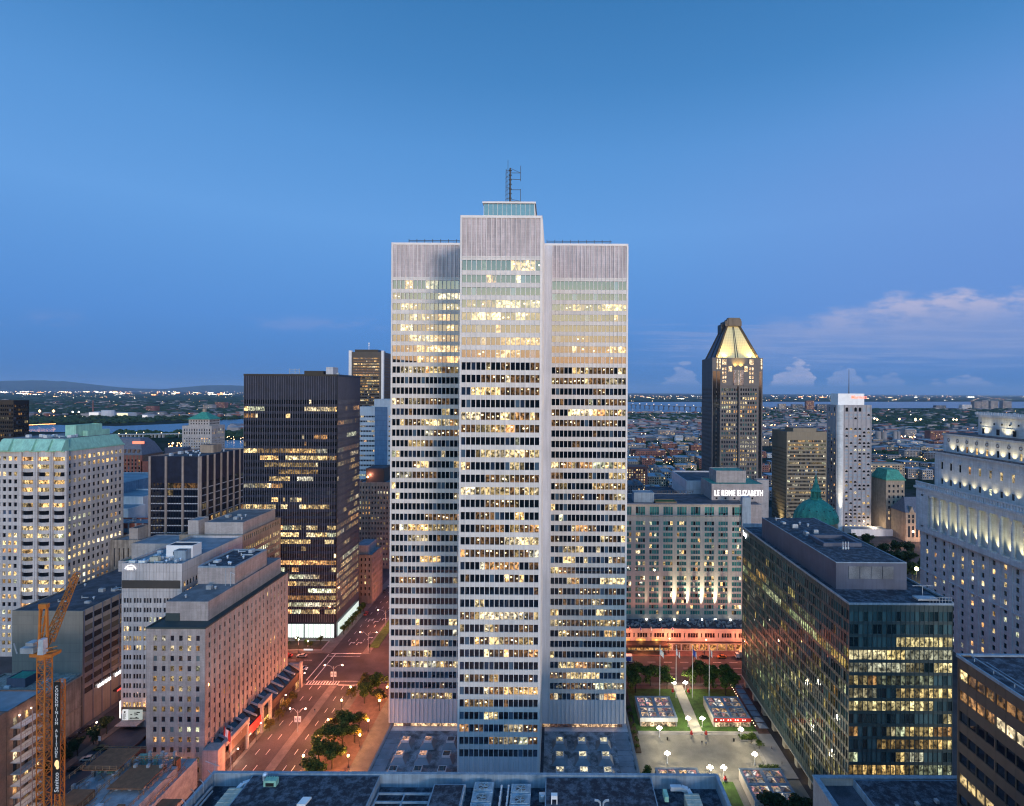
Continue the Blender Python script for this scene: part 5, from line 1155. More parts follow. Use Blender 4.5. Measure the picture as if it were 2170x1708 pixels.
b.bar((bx0 - 0.2, by0 + 12, 163.5), (tx0 - 0.3, ty0 + 6, 195), 1.0); b.bar((bx0 - 0.2, by1, 163.5), (tx0 - 0.3, ty1, 195), 1.6)
b.build('rib', 'granite_cap', cr)
b = MB(); b.box(tx0 - 1.0, tx1 + 1.0, ty0 - 1.6, ty1 + 1, 195.6, 200.5); b.box(cx - 5.5, cx + 5.5, ty0 - 2.4, ty0 + 4, 196, 203.5); b.box(tx0 - 3.4, tx0 - 0.5, ty0 + 3, ty1 + 2, 190, 198); b.box(tx0 + 0.5, tx0 + 3.5, ty0 - 2, ty0 + 6, 197, 202); b.box(tx1 - 2.5, tx1 + 0.3, ty0 - 2, ty0 + 6, 197, 202.4); b.box(cx - 1.2, cx + 0.6, ty0 - 2.8, ty0, 197, 203); b.build('cap', 'granite_cap', cr)
for x in (bx0 + 2.5, bx0 + 8, bx1 - 8, bx1 - 2.5, cx - 12, cx + 12): lamp('SPOT', (x, GY0 + 0.8, 164.6), 24000, (1.0, 0.66, 0.16), B.o, 0.6, (cx + (x - cx) * 0.5, GY0 + 12, 188), 110, 1.0)
for x in (cx - 3, cx + 3): lamp('SPOT', (x, GY0 - 2.0, 156), 17000, (1.0, 0.60, 0.12), B.o, 0.5, (cx, GY0 + 9, 178), 100, 1.0)
for x, z, k in ((GX0 + 6.8, 52, 1), (GX1 - 1.5, 52, 1), (GX0 - 2, 52, 0.8)): lamp('SPOT', (x, GY0 - 3.0, z), 30000 * k, (1.0, 0.95, 0.55), B.o, 0.4, (x, GY0 - 0.2, z + 36), 24, 1.0)
annex(B.o, 'low_wing', GX1 - 8, GX1 + 3, 492, 499, 0, 52, 'stone_front', 'roof_blue')
# brown slab
B = Bld('brown_office_building', 'brown office slab with fine window rows between the crowned and the white hotel tower', 216.5, 253.7, 500, 534, 96, 'brown_panel', 'roof_dark', d=0.4)
rows = rowz(88, 3.42, 25, 1.8)
B.fac('F', grid(37.2, 30, 1.0, 0.8), rows, office(68, 0.30, 1.0, 0.5, cool=0.5)); B.fac('L', grid(33.2, 18, 1.2, 0.6), rowz(80, 3.42, 22, 1.3), office(69, 0.01, 0.4)); B.finish(one=True); annex(B.o, 'machine_room', 226, 248, 508, 526, 95, 98.5, 'brown_panel')
lamp('SPOT', (214, 508, 4), 90000, (1.0, 0.8, 0.4), B.o, 1, (216.4, 516, 40), 60, 1.0)
# white hotel tower with arched windows
mat('hotel_white', (0.29, 0.28, 0.31), 0.7, 0.08, 0.2, streak=0.1)
B = Bld('white_hotel_tower', 'slim white hotel tower with small arched windows, red sign and roof mast', 268.5, 302, 511, 529, 121, 'hotel_white', 'roof_grey', d=0.25)
archs = [(8.6 + 4.15 * k, 11.2 + 4.15 * k) for k in range(6)]
rows = [(114.6, 118.6)] + [r_ for i, r_ in enumerate(rowz(112.6, 3.37, 32, 1.9)) if i not in (2, 3)]
def alit(seed, p): return office(seed, p, 1.2, 0.2, wild=False)
atint = lambda r, i, j: (0.01, 0.01, 0.012) if r.random() < 0.45 else (0.28, 0.34, 0.42)
B.fac('F', archs, rows, alit(71, 0.14), tintf=atint); B.fac('L', grid(17.2, 3, 1.8, 1.0), rows, alit(72, 0.25), tintf=atint); B.finish(one=True)
b = MB()
for r0, r1 in rows:
    for a, c in archs:
        for s0 in (a, c):
            sg = 1 if s0 == a else -1; x = 268.5 + s0
            b.face([(x, 511.05, r1), (x + sg * 0.75, 511.05, r1), (x, 511.05, r1 - 0.95)][::sg])
b.build('arch_spandrel', 'hotel_white', B.o)['kind'] = 'stuff'
b = MB()
for k in range(7): x = 268.5 + 7.9 + 4.15 * k; b.box(x - 0.25, x + 0.25, 510.7, 511.05, 8, 121)
b.build('rib', 'hotel_white', B.o)
b = MB(); b.cyl(272.0, 512.2, 0, 121, 3.4, 3.4, 16); b.build('curved_pier', 'stone_bank', B.o, smooth=False)
annex(B.o, 'penthouse', 271, 296, 513, 527, 120, 131.5, 'white_paint', 'roof_grey'); b = MB(); b.bar((284, 518, 131), (284, 518, 155), 0.6, w2=0.25); b.bar((283.2, 518, 133), (284.8, 518, 133), 0.3); b.build('mast', 'metal_dark', B.o)
text('Marriott', 4.4, 'sign_red', (283.5, 512.8, 127.0), parent=B.o, bold=0.05)
for k in range(6): b = MB(); b.face([(268.5 + archs[k][0], 510.9, 3.5), (268.5 + archs[k][1], 510.9, 3.5), (268.5 + archs[k][1], 510.9, 5.6), (268.5 + archs[k][0] + 1.3, 510.9, 6.8), (268.5 + archs[k][0], 510.9, 5.6)], 0, (2.2, 1.5, 0.7)); b.build('arch_window', 'win_glass', B.o)
lamp('SPOT', (271.0, 503.5, 7), 300000, (1.0, 0.80, 0.52), B.o, 0.5, (272, 509, 40), 20, 1.0); lamp('POINT', (300, 503, 8), 5000, (1.0, 0.75, 0.45), B.o, 0.5)
annex(B.o, 'entrance_hall', 275, 318, 496, 508, 0, 6, 'white_panel', 'roof_blue')
# cathedral dome
dm = thing('cathedral', (161, 330, 0), 'cathedral with a green copper dome and lantern in front of the white hotel tower', 'church')
b = MB(); b.box(146, 176, 322, 348, 0, 44, 0); b.cyl(161, 330, 44, 54.5, 12.0, 12.0, 24, 0); b.build('wall', 'stone_warm', dm)
b = MB(); n = 32; prof = [(12.6, 54), (12.3, 56.2), (11.7, 58.3), (10.6, 60.5), (9.0, 62.7), (7.0, 64.6), (4.9, 66.0), (3.2, 66.8)]
def rad(k, rr): return rr * (1.0 + (0.028 if k % 2 == 0 else -0.012))
for (r0, z0_), (r1, z1_) in zip(prof, prof[1:]):
    for k in range(n):
        a, c = 2 * math.pi * k / n, 2 * math.pi * (k + 1) / n
        b.face([(161 + rad(k, r0) * math.cos(a), 330 + rad(k, r0) * math.sin(a), z0_), (161 + rad(k + 1, r0) * math.cos(c), 330 + rad(k + 1, r0) * math.sin(c), z0_), (161 + rad(k + 1, r1) * math.cos(c), 330 + rad(k + 1, r1) * math.sin(c), z1_), (161 + rad(k, r1) * math.cos(a), 330 + rad(k, r1) * math.sin(a), z1_)])
b.build('dome', 'copper_green', dm)
b = MB(); b.cyl(161, 330, 66.6, 67.6, 3.6, 3.6, 12); b.cyl(161, 330, 67.6, 71.6, 2.3, 2.3, 12)
for k in range(8): a = k * math.pi / 4; b.cyl(161 + 2.7 * math.cos(a), 330 + 2.7 * math.sin(a), 67.6, 71.6, 0.28, n=6)
b.cyl(161, 330, 71.6, 72.6, 3.2, 2.6, 12); b.cyl(161, 330, 72.6, 75.6, 2.3, 1.6, 12); b.cyl(161, 330, 75.6, 80.5, 1.3, 0.35, 10); b.ball(161, 330, 81, 0.6, n=6, k=4); b.build('lantern', 'copper_green', dm)
b = MB(); b.box(160.85, 161.15, 329.9, 330.1, 81.4, 85.2); b.box(160.0, 162.0, 329.9, 330.1, 83.4, 83.75); b.build('cross', 'metal_pale', dm)
b = MB()
for k in range(-3, 4):
    for z_, rr in ((57, 12.2), (61.3, 10.2)):
        a = -math.pi / 2 + k * 0.39; b.ball(161 + rr * math.cos(a), 330 + rr * math.sin(a), z_, 0.42, n=6, k=4)
b.build('dormer', 'dark_pane', dm)['kind'] = 'stuff'
# glass office block
GL, GR, GN, GFa, GT = 85.0, 114.9, 154.1, 242.0, 71.7
mat('glass_frame', (0.045, 0.07, 0.075), 0.35, 0.1); mat('shop_wall', (0.3, 0.22, 0.12), 0.8, 0.2)
B = Bld('glass_office_building', 'dark green glass office block mirroring the plaza lamps at its left side', GL, GR, GN, GFa, GT, 'glass_frame', 'roof_tar', d=0.35, z0=4.6, parapet=0.25, glass='win_green')
def glf(seed, rowsw, k=1.2):
    f = office(seed, 0.3, k, 0.62, rows=rowsw, cool=0.35); r = random.Random(seed)
    return f
rows = rowz(69.2, 3.68, 17, 2.75)
pf = {0: 0.0, 1: 0.15, 2: 0.12, 3: 0.9, 4: 0.8, 5: 0.85, 6: 0.35, 7: 0.7, 8: 0.08, 9: 0.95, 10: 0.75, 11: 0.55, 12: 0.6, 13: 0.8, 14: 0.8, 15: 0.5, 16: 0.5}
tg = lambda r, i, j: r.choice(((0.025, 0.042, 0.05), (0.055, 0.085, 0.10), (0.012, 0.020, 0.026), (0.09, 0.13, 0.145)))
ff = glf(81, pf, 1.25); r81 = random.Random(1)
def front_lit(i, j, n):
    L = ff(i, j // 2, 11); L = (L[0] * 0.8, L[1] * 0.86, L[2] * 0.8)
    if i >= 5 and j % 2 == 0: return (L[0] * 0.25, L[1] * 0.25, L[2] * 0.25)
    return L
B.fac('F', grid(29.9, 22, 1.22, 0.05), rows, front_lit, band=True, kind='window_band', tintf=tg, sd=0.2, pd=0.1)
pl = {0: 0.02, 1: 0.12, 2: 0.1, 3: 0.35, 4: 0.95, 5: 0.3, 6: 0.25, 7: 0.4, 8: 0.2, 9: 0.5, 10: 0.4, 11: 0.5, 12: 0.5, 13: 0.55, 14: 0.6, 15: 0.5, 16: 0.4}
fl2 = glf(82, pl, 0.7)
def left_lit(i, j, n):
    L = fl2(i, j, n); L = (L[0] * 0.72, L[1] * 0.84, L[2] * 0.62)
    if j % 2 == 0 and i > 4: return (L[0] * 0.15, L[1] * 0.15, L[2] * 0.15)
    return L
B.fac('L', grid(87.2, 60, 1.30, 0.05), rows, left_lit, band=True, kind='window_band', tintf=tg, sd=0.2, pd=0.1)
B.finish(60)
b = MB(); b.box(GL - 0.15, GL + 0.1, GN - 0.15, GFa, GT - 0.5, GT + 0.15); b.box(GL + 0.1, GR + 0.1, GN - 0.15, GN + 0.1, GT - 0.45, GT + 0.15); b.box(GR - 0.2, GR + 0.1, GN + 0.1, GFa, GT - 0.4, GT + 0.5); b.box(GL + 0.1, GR - 0.2, GFa - 0.6, GFa, GT - 0.4, GT + 1.3); b.build('roof_edge', 'curb_blue', B.o)
ph_ = thing('roof_storey', (0, 0, 0), None, None); ph_.parent = B.o; ph_.location = Vector((98, 190, GT)) - B.o.location
b = MB(); b.box(87.2, 109, 165.6, 225, GT - 0.4, 79.6, 0); b.box(87.5, 108.7, 165.9, 224.7, 79.6, 79.7, 1); b.box(87.2, 109, 165.6, 165.85, 79.6, 79.85, 2); b.box(87.2, 87.45, 165.85, 225, 79.6, 79.84, 2); b.box(108.75, 109, 165.85, 225, 79.6, 79.83, 2); b.build('wall', ['slate_box', 'roof_tar', 'curb_blue'], ph_)
b = MB()
for k in range(4): b.box(91.0 + k * 3.5, 94.3 + k * 3.5, 165.45, 165.62, 74.8, 78.6)
b.build('louver', 'roof_grey', ph_)
b = MB(); b.box(92, 105, 183, 184, 79.7, 80.9); b.box(92, 105, 193, 194, 79.7, 80.9); b.box(92, 93, 184, 193, 79.7, 80.9); b.box(104, 105, 184, 193, 79.7, 80.9); b.build('skylight', 'slate_box', ph_)
for q in range(3): b = MB(); b.cyl(97 + q * 0.9, 180, 79.7, 82.2, 0.13, n=6); b.cyl(97 + q * 0.9, 180, 79.7, 80.4, 0.3, n=6); b.build('vent', 'metal_pale', ph_)
roof_kit(ph_, 90, 106, 196, 222, 79.7, 8, 12)
b = MB()
for z in (0.8, 1.5): b.bar((108.5, 154.6, GT + z), (114.8, 154.6, GT + z), 0.1); b.bar((114.8, 154.6, GT + z), (114.8, 166, GT + z), 0.1)
for k in range(8): b.bar((108.5 + k * 0.9, 154.6, GT), (108.5 + k * 0.9, 154.6, GT + 1.6), 0.09)
b.box(106, 112, 156, 158.6, GT + 0.1, GT + 0.6); b.bar((110, 160, GT), (110, 160, GT + 3), 0.15); b.bar((107, 160, GT + 3), (113, 160, GT + 3), 0.15); b.build('cleaning_cradle', 'metal_grey', B.o)
b = MB()
for k in range(9): y = 158 + k * 10.2; b.box(86.0, 87.6, y, y + 2.2, 0, 4.7, 0)
b.box(90, GR - 1, GN + 2, GFa - 1, 0, 4.7, 1); b.build('column', ['path_stone', 'shop_wall'], B.o)
b = MB(); b.box(GL - 0.2, GR, GN - 0.1, GFa, 4.3, 4.62); b.build('soffit', 'path_stone', B.o)
for y in (165, 181, 197): lamp('POINT', (88.5, y, 3.6), 220, (1.0, 0.72, 0.36), B.o, 0.3)
ty = 240.5; t_ = text('bnp', 3.0, 'sign_white', (84.75, 240.5, 68.3), rot=(R(90), 0, R(-90)), parent=B.o, bold=0.12)
# stone insurance block, floodlit
LX = 205.0
B = Bld('stone_insurance_building', 'huge floodlit stone block with a colonnade at the right edge of the picture', LX, 262, 205, 300, 80.0, 'stone_bank', 'roof_dark', d=0.4, parapet=0.1)
base = 234.2 - 6.4 * 4 - 205 - 0.8
bays = [base + 6.4 * k for k in range(15)]
lw = [(y - 0.85 + 3.2, y + 0.85 + 3.2) for y in bays if y > 2 and y + 5 < 93]
low = []
for k in range(14): z1_ = 54.5 - 3.95 * k; low.append((z1_ - 2.3, z1_))
f_low = office(91, 0.42, 1.4, 0.15, wild=False, cool=0.35)
B.fac('L', lw, low, f_low, tintf=lambda r, i, j: (0.015, 0.02, 0.03), sd=0.06, pd=0.0)
B.fac('F', grid(57, 9, 1.7, 2), low, office(92, 0.4, 1.4, 0.15, wild=False), sd=0.06)
B.finish(100)
col = thing('colonnade', (0, 0, 0), None, None); col.parent = B.o; col.location = Vector((LX, 250, 59)) - B.o.location
# open loggia: columns stand 2 m in front of the body
b = MB(); b.box(LX - 2.6, LX + 0.1, 205, 300, 56.3, 59.0); b.box(LX - 2.6, LX + 0.1, 205, 300, 76.8, 79.6); b.box(LX - 3.4, LX, 204, 301, 79.6, 80.8); b.box(LX - 2.6, LX + 0.1, 290.5, 300, 59, 76.8); b.build('entablature', 'stone_bank', col)
for y0_ in bays:
    y = y0_ + 205.8
    if 206 < y < 292:
        b = MB(); b.cyl(LX - 1.6, y + 3.2, 59.0, 76.8, 0.85, 0.72, 12); b.box(LX - 2.6, LX - 0.7, y + 2.2, y + 4.2, 59, 59.8); b.box(LX - 2.6, LX - 0.7, y + 2.3, y + 4.1, 75.8, 76.8); b.build('pillar', 'stone_bank', col)
        b = MB(); rr_ = random.Random(int(y)); 
        for z in (61.5, 66.5, 71.5): b.face([(LX - 0.02, y - 0.1, z), (LX - 0.02, y - 1.9, z), (LX - 0.02, y - 1.9, z + 3.2), (LX - 0.02, y - 0.1, z + 3.2)], 0, (0, 0, 0) if rr_.random() < 0.6 else (0.9, 0.7, 0.3))
        b.build('tall_window', 'win_glass', col)
        lamp('SPOT', (LX - 1.7, y, 59.3), 9500, (1.0, 0.82, 0.38), col, 0.25, (LX + 0.1, y, 70), 62, 1.0)
b = MB()
for k in range(60): y = 205 + k * 1.6; b.box(LX - 2.6, LX - 2.2, y, y + 1.0, 80.8, 82.9)
b.box(LX - 2.7, LX - 2.1, 205, 300.6, 82.9, 83.5); b.build('balustrade', 'stone_bank', col)
b = MB()
for k in range(14):
    y = base + 6.4 * k + 205.4 + 0.0
    if 206 < y < 298: b.box(LX - 0.3, LX + 0.05, y - 0.9, y + 0.9, 2, 55.6)
b.box(LX - 0.5, LX + 0.05, 205, 300.3, 55.6, 56.3); b.box(LX - 0.45, LX + 0.05, 205, 300.2, 34.2, 34.8); b.build('pilaster', 'stone_bank', B.o)['kind'] = 'stuff'
def tier(name, x, y1, z0_, z1_, rws, ww, seed, p, ups, upz, e, corn=1.0, ub=-1.4):
    T = Bld.__new__(Bld); T.x0, T.x1, T.y0, T.y1, T.z0, T.z1, T.d = x, 258, 208, y1, z0_, z1_, 0.35
    T.o = thing(name, (0, 0, 0), None, None); T.o.parent = B.o; T.o.location = Vector((x, 250, z0_)) - B.o.location
    T.w = MB(); T.done = set(); T.win = []; T.glass = 'win_glass'; T.seed = seed; T.mats = ['stone_bank']; T.w.box(x + .35, 257.65, 208.35, y1 - .35, z0_, z1_ - 0.3)
    off = 208.5; ys = [q - off + 3.2 for q in [234.2 - 6.4 * 4 + 6.4 * k for k in range(15)] if off + 1 < q < y1 - 7]
    T.fac('L', [(q - ww / 2, q + ww / 2) for q in ys], rws, office(seed, p, 1.3, 0.3, wild=False)); T.finish(100)
    b = MB(); b.box(x - corn, x + 0.3, 207.5, y1 + corn * 0.6, z1_ - 0.9, z1_ + 0.1); b.box(x + 0.3, 258, y1 - 0.3, y1 + corn * .6, z1_ - 0.9, z1_ + 0.1); b.box(x + 0.35, 257, 208.5, y1 - 0.6, z1_ - 0.2, z1_ - 0.05); b.build('cornice', ['stone_bank'], T.o); b = MB(); b.box(x - corn - 0.05, 258, 207.4, y1 + corn * 0.62, z1_ + 0.1, z1_ + 0.3); b.build('cornice_cap', 'roof_dark', T.o)
    for q in ups: lamp('SPOT', (x + ub, q, upz), e * 1.5, (1.0, 0.78, 0.38), T.o, 0.2, (x + 0.2, q, upz + 9), 95, 1.0)
    return T
T2 = tier('second_tier', 208.5, 294, 80, 100.6, [(83.6, 86.6), (91.6, 95.4)], 1.6, 93, 0.6, [234.2 - 25.6 + 6.4 * k for k in range(13)], 84.0, 1000)
b = MB()
for k in range(13): y = 234.2 - 25.6 + 6.4 * k + 3.2; b.box(208.1, 208.55, y - 1.5, y + 1.5, 96.0, 96.6); b.box(208.15, 208.55, y - 1.2, y + 1.2, 95.5, 96.0)
b.build('window_pediment', 'stone_bank', T2.o)
T3 = tier('third_tier', 212, 292.3, 100.4, 110.6, [(101.6, 104.8)], 1.5, 94, 0.5, [234.2 - 25.6 + 6.4 * k for k in range(13)], 101.2, 1700, 0.7)
b = MB()
for k in range(13):
    y = 234.2 - 25.6 + 6.4 * k + 3.2
    for a in range(8): b.box(211.86, 212.02, y - 0.25 + 0.75 * math.cos(a * math.pi / 4), y + 0.1 + 0.75 * math.cos(a * math.pi / 4), 107.0 + 0.8 * math.sin(a * math.pi / 4), 107.35 + 0.8 * math.sin(a * math.pi / 4))
b.build('rosette', 'metal_dark', T3.o)['kind'] = 'stuff'
rt = thing('roof_drum', (0, 0, 0), None, None); rt.parent = B.o; rt.location = Vector((230, 262, 110)) - B.o.location
b = MB()
cv = [(222, 281), (220.8, 277), (220.4, 270), (220.6, 262), (221.2, 254), (222.5, 246), (224.5, 238), (227, 232)]
for (ax, ay), (bx_, by_) in zip(cv, cv[1:]):
    for z0_, z1_, o_ in ((110, 120.2, 0), (120.2, 121.4, -1.0), (114.8, 115.2, -0.3)):
        b.hexa([(ax + o_, ay, z0_), (256, ay, z0_), (256, by_, z0_), (bx_ + o_, by_, z0_), (ax + o_, ay, z1_), (256, ay, z1_), (256, by_, z1_), (bx_ + o_, by_, z1_)])
b.build('wall', 'stone_bank', rt)
b = MB()
for y in (276, 266.5, 257, 247.5): xx = 220.3 + max(0, (258 - y)) * 0.09 + (0.5 if y > 270 else 0); b.box(xx - 0.1, xx + 0.2, y - 0.8, y + 0.8, 111.6, 114.4)
for k in range(9): y = 278 - k * 4.6; xx = 220.3 + max(0, (258 - y)) * 0.085 + (0.7 if y > 272 else 0); b.box(xx - 0.05, xx + 0.2, y - 0.35, y + 0.35, 116.6, 117.4)
b.build('window', 'dark_pane', rt)['kind'] = 'stuff'
b = MB(); r = random.Random(3)
for k in range(44): y = 280.5 - k * 1.1; xx = 220.2 + max(0, (258 - y)) * 0.085; b.box(xx, xx + 0.4, y, y + 0.6, 121.4, 122.5 + 0.3 * (k % 2))
b.bar((220.6, 281, 122.6), (221, 246, 122.6), 0.25); b.bar((221, 246, 122.6), (227, 232, 122.6), 0.25); b.build('parapet', 'stone_bank', rt)
for y, x in ((274, 217.6), (261, 217.3), (248, 218.8), (238, 222)): lamp('SPOT', (x, y, 110.9), 8500, (1.0, 0.80, 0.44), rt, 0.25, (x + 3.4, y, 117), 100, 1.0)
roof_kit(rt, 228, 250, 240, 275, 121.4, 10, 6)
# near dark office block, lower right
B = Bld('dark_ribbon_building', 'near dark office block with bright window ribbons in the lower right corner', 77.5, 130, 60, 102.8, 82.0, 'brown_dark', 'roof_tar', d=0.3, parapet=0.25)
ribbon = office(95, 0.6, 1.15, 0.85, rows={0: 1.0, 1: 0.85, 2: 0.12, 3: 0.75, 4: 0.1, 5: 0.3, 6: 0.05, 7: 0.6, 8: 0.5}, cool=0.1)
cols = []
for k in range(5):
    W5 = 42.2 / 5
    for j in range(4): cols.append((k * W5 + 0.12 + j * (W5 - 0.2) / 4, k * W5 + 0.04 + (j + 1) * (W5 - 0.2) / 4))
B.fac('L', cols, rowz(79.6, 3.95, 14, 1.95), lambda i, j, n: ribbon(i, n - 1 - j, n), sd=0.02, tintf=lambda r, i, j: (0.01, 0.012, 0.02)); B.finish(100)
b = MB(); b.box(77.3, 77.6, 60, 103.0, 81.6, 82.15); b.box(77.6, 130, 102.5, 103.0, 81.6, 82.15); b.bar((79.0, 61, 82.5), (79.0, 101.3, 82.5), 0.16); b.bar((79.0, 101.3, 82.5), (118, 101.3, 82.5), 0.16); b.bar((80.4, 61, 82.2), (80.4, 99.5, 82.2), 0.13)
for k in range(10): b.bar((79, 61 + k * 4.4, 81.6), (79, 61 + k * 4.4, 82.5), 0.12)
b.build('roof_rail', 'curb_blue', B.o)
e = thing('flood_mast', (248, 367, 0), 'tall mast with one dazzling yellow floodlight between the glass block and the floodlit stone block', 'street lamp'); b = MB(); b.cyl(248, 367, 0, 12, 0.2, 0.12, 6); b.build('mast_pole', 'metal_dark', e); b = MB(); b.ball(248, 366.6, 12.3, 1.25, n=10, k=6); b.build('lamp_head', 'flood_yellow', e); lamp('POINT', (248, 365, 12.5), 26000, (1.0, 0.9, 0.4), e, 0.8)
# tan chateau-style station block and tower
B = Bld('station_building', 'long tan stone station with arched windows and steep dark roof', 322, 350, 505, 640, 40, 'stone_warm', 'mansard_grey') if False else None
st = thing('railway_station', (345, 520, 0), 'tan stone station with a green roofed tower beside the white hotel tower', 'building')
def pbox(b, u0, u1, vt, Y, D, z0=0, m=0): x0_, z_ = pt(u0, vt, Y); x1_, _ = pt(u1, vt, Y); b.box(x0_, x1_, Y, Y + D, z0, z_, m); return x0_, x1_, z_
b = MB(); tx0_, tx1_, tz_ = pbox(b, 1878, 1917, 1018, 500, 24); b.build('tower', 'stone_warm', st)
lx0 = pt(1853, 1018, 560)[0]
b = MB(); b.hexa([(lx0 - 24, 524, 0), (tx1_, 524, 0), (tx1_, 560, 0), (lx0 - 10, 560, 0), (lx0 - 24, 524, tz_), (tx1_, 524, tz_), (tx1_, 560, tz_), (lx0 - 10, 560, tz_)]); b.build('rear_wall', 'stone_warm', st) if False else None
b = MB(); b.box(tx0_ - 0.8, tx1_ + 0.8, 499.2, 524.8, tz_, tz_ + 1.2, 0); b.box(tx0_ - 0.5, tx1_ + 0.5, 499.5, 524.5, tz_ + 1.2, tz_ + 9.5, 0, 4.2, 5); b.build('tower_roof', 'copper_green', st)
b = MB(); r = random.Random(3)
for k in range(4):
    for q in range(7):
        x = tx0_ + 2 + k * 4.1; z = tz_ - 4 - q * 5.0; L = (0.9, 0.6, 0.3) if r.random() < 0.12 else (0, 0, 0); b.face([(x, 499.9, z - 2.4), (x + 1.7, 499.9, z - 2.4), (x + 1.7, 499.9, z), (x, 499.9, z)], 0, L)
b.build('window', 'win_glass', st)['kind'] = 'stuff'
# hall wing recedes from the tower foot to the right
wz = pt(1885, 1100, 494)[1]; b = MB(); b.box(tx0_ + 4, 420, 478, 499, 0, 26, 0); b.build('hall_wall', 'stone_warm', st)
b = MB(); b.hexa([(tx0_ + 3, 477.4, 26), (421, 477.4, 26), (421, 499, 26), (tx0_ + 3, 499, 26), (tx0_ + 9, 488, 38), (415, 488, 38), (415, 489, 38), (tx0_ + 9, 489, 38)]); b.build('hall_roof', 'mansard_grey', st)
for k in range(7):
    x = tx0_ + 9 + k * 11.5; b = MB(); b.face([(x - 2.4, 477.2, 26), (x + 2.4, 477.2, 26), (x, 477.2, 31.5)]); b.face([(x - 2.4, 477.2, 26), (x, 477.2, 31.5), (x, 482, 31.5)]); b.face([(x + 2.4, 477.2, 26), (x, 482, 31.5), (x, 477.2, 31.5)]); b.build('gable', 'stone_warm', st)
b = MB()
for k in range(22):
    x = tx0_ + 6 + k * 3.6
    for z0_, z1_ in ((21, 23.6), (16.6, 19.6), (4, 13.5)): L = (0.8, 0.55, 0.3) if r.random() < 0.12 else (0, 0, 0); b.face([(x, 477.9, z0_), (x + 1.9, 477.9, z0_), (x + 1.9, 477.9, z1_), (x + 0.95, 477.9, z1_ + 0.8), (x, 477.9, z1_)], 0, L)
b.build('window', 'win_glass', st)['kind'] = 'stuff'
for x in (tx0_ - 6, tx0_ + 16, tx0_ + 40): lamp('POINT', (x, 470, 7), 6000, (1.0, 0.5, 0.25), st, 1.0)
# small classical front right of the hotel
B = Bld('classical_building', 'small floodlit classical building squeezed right of the hotel', 113, 121, 340, 360, 68, 'stone_bank', 'roof_blue'); B.fac('F', grid(8, 3, 1.3, 0.5), [(60, 66), (50, 58), (40, 47)], office(96, 0.5, 0.8)); B.finish(12)
lamp('SPOT', (117, 334, 38), 16000, (1.0, 0.8, 0.5), B.o, 0.5, (117, 340, 58), 70, 1)
# ------------------------------------------------------------------ trees
def tree_meshes(seed, h, cr, leaf, n=900, size=0.42, flat=0.75):
    """trunk with limbs; crown = leaf sprays in clumps at the limb ends, with gaps"""
    r = random.Random(seed); t_ = MB(); t_.cyl(0, 0, 0, h * 0.45, 0.16 + h * 0.012, 0.10 + h * 0.006, 7)
    clumps = []
    for k in range(11):
        a = r.uniform(0, 6.28); rad = cr * (r.uniform(0.15, 0.85)); z = h * r.uniform(0.45, 0.92); rad *= 1.0 - 0.55 * max(0, (z / h - 0.6) / 0.4)
        p = (rad * math.cos(a), rad * math.sin(a), z); t_.bar((0, 0, h * r.uniform(0.25, 0.44)), p, 0.13, w2=0.05); clumps.append((p, cr * r.uniform(0.26, 0.46)))
    clumps.append(((0, 0, h * 0.72), cr * 0.5))
    c = MB()
    for _ in range(n):
        (px, py, pz), q = r.choice(clumps)
        d = Vector((r.gauss(0, 1), r.gauss(0, 1), r.gauss(0, 1))).normalized() * (q * r.uniform(0.45, 1.08)); d.z *= flat
        x, y, z = px + d.x, py + d.y, max(h * 0.28, pz + d.z)
        u = Vector((r.uniform(-1, 1), r.uniform(-1, 1), r.uniform(-0.5, 0.5))).normalized() * size * r.uniform(0.6, 1.3); w = u.cross(Vector((r.uniform(-1, 1), r.uniform(-1, 1), r.uniform(0.2, 1)))).normalized() * size * r.uniform(0.5, 1.0)
        P = Vector((x, y, z)); c.face([P - u, P - w * 0.8, P + u, P + w])
    return t_, c, leaf
PROTO = {}
def tree(kind, x, y, z, sc_, label, group, name='tree', cat='tree'):
    if kind not in PROTO:
        seed, h, cr, leaf, n, size = {'a': (1, 8.5, 4.2, 'leaves', 1500, 0.36), 'b': (2, 9.0, 4.4, 'leaves', 1500, 0.38), 'c': (3, 7.5, 3.8, 'leaves_warm', 1300, 0.34), 'd': (4, 11, 5.0, 'leaves_dark', 1300, 0.5), 's': (5, 4.2, 2.6, 'leaves', 900, 0.25), 'p': (6, 1.6, 1.2, 'leaves', 220, 0.2)}[kind]
        t_, c, leaf = tree_meshes(seed, h, cr, leaf, n, size)
        PROTO[kind] = (t_.build('trunk', 'bark', loc=(0, 0, 0)), c.build('crown', leaf, loc=(0, 0, 0)))
        for o in PROTO[kind]: C.objects.unlink(o)
    e = thing(name, (x, y, z), label, cat, group)
    for o in PROTO[kind]: q = o.copy(); C.objects.link(q); q.parent = e; q.location = (0, 0, 0)
    e.scale = (sc_ * rng.uniform(0.9, 1.1), sc_ * rng.uniform(0.9, 1.1), sc_); e.rotation_euler = (0, 0, rng.uniform(0, 6.28))
    return e
for x, y, s_ in ((-82.5, 236, 0.95), (-76.5, 233, 1.05), (-71.5, 236.5, 0.9), (-79.5, 226, 1.0), (-73.5, 225, 0.85), (-86, 229, 0.7)):
    tree('a' if s_ > 0.95 else 'c', x, y, 0.1, s_, 'full tree in the far clump of the park strip by the crossing', 'far park strip trees')
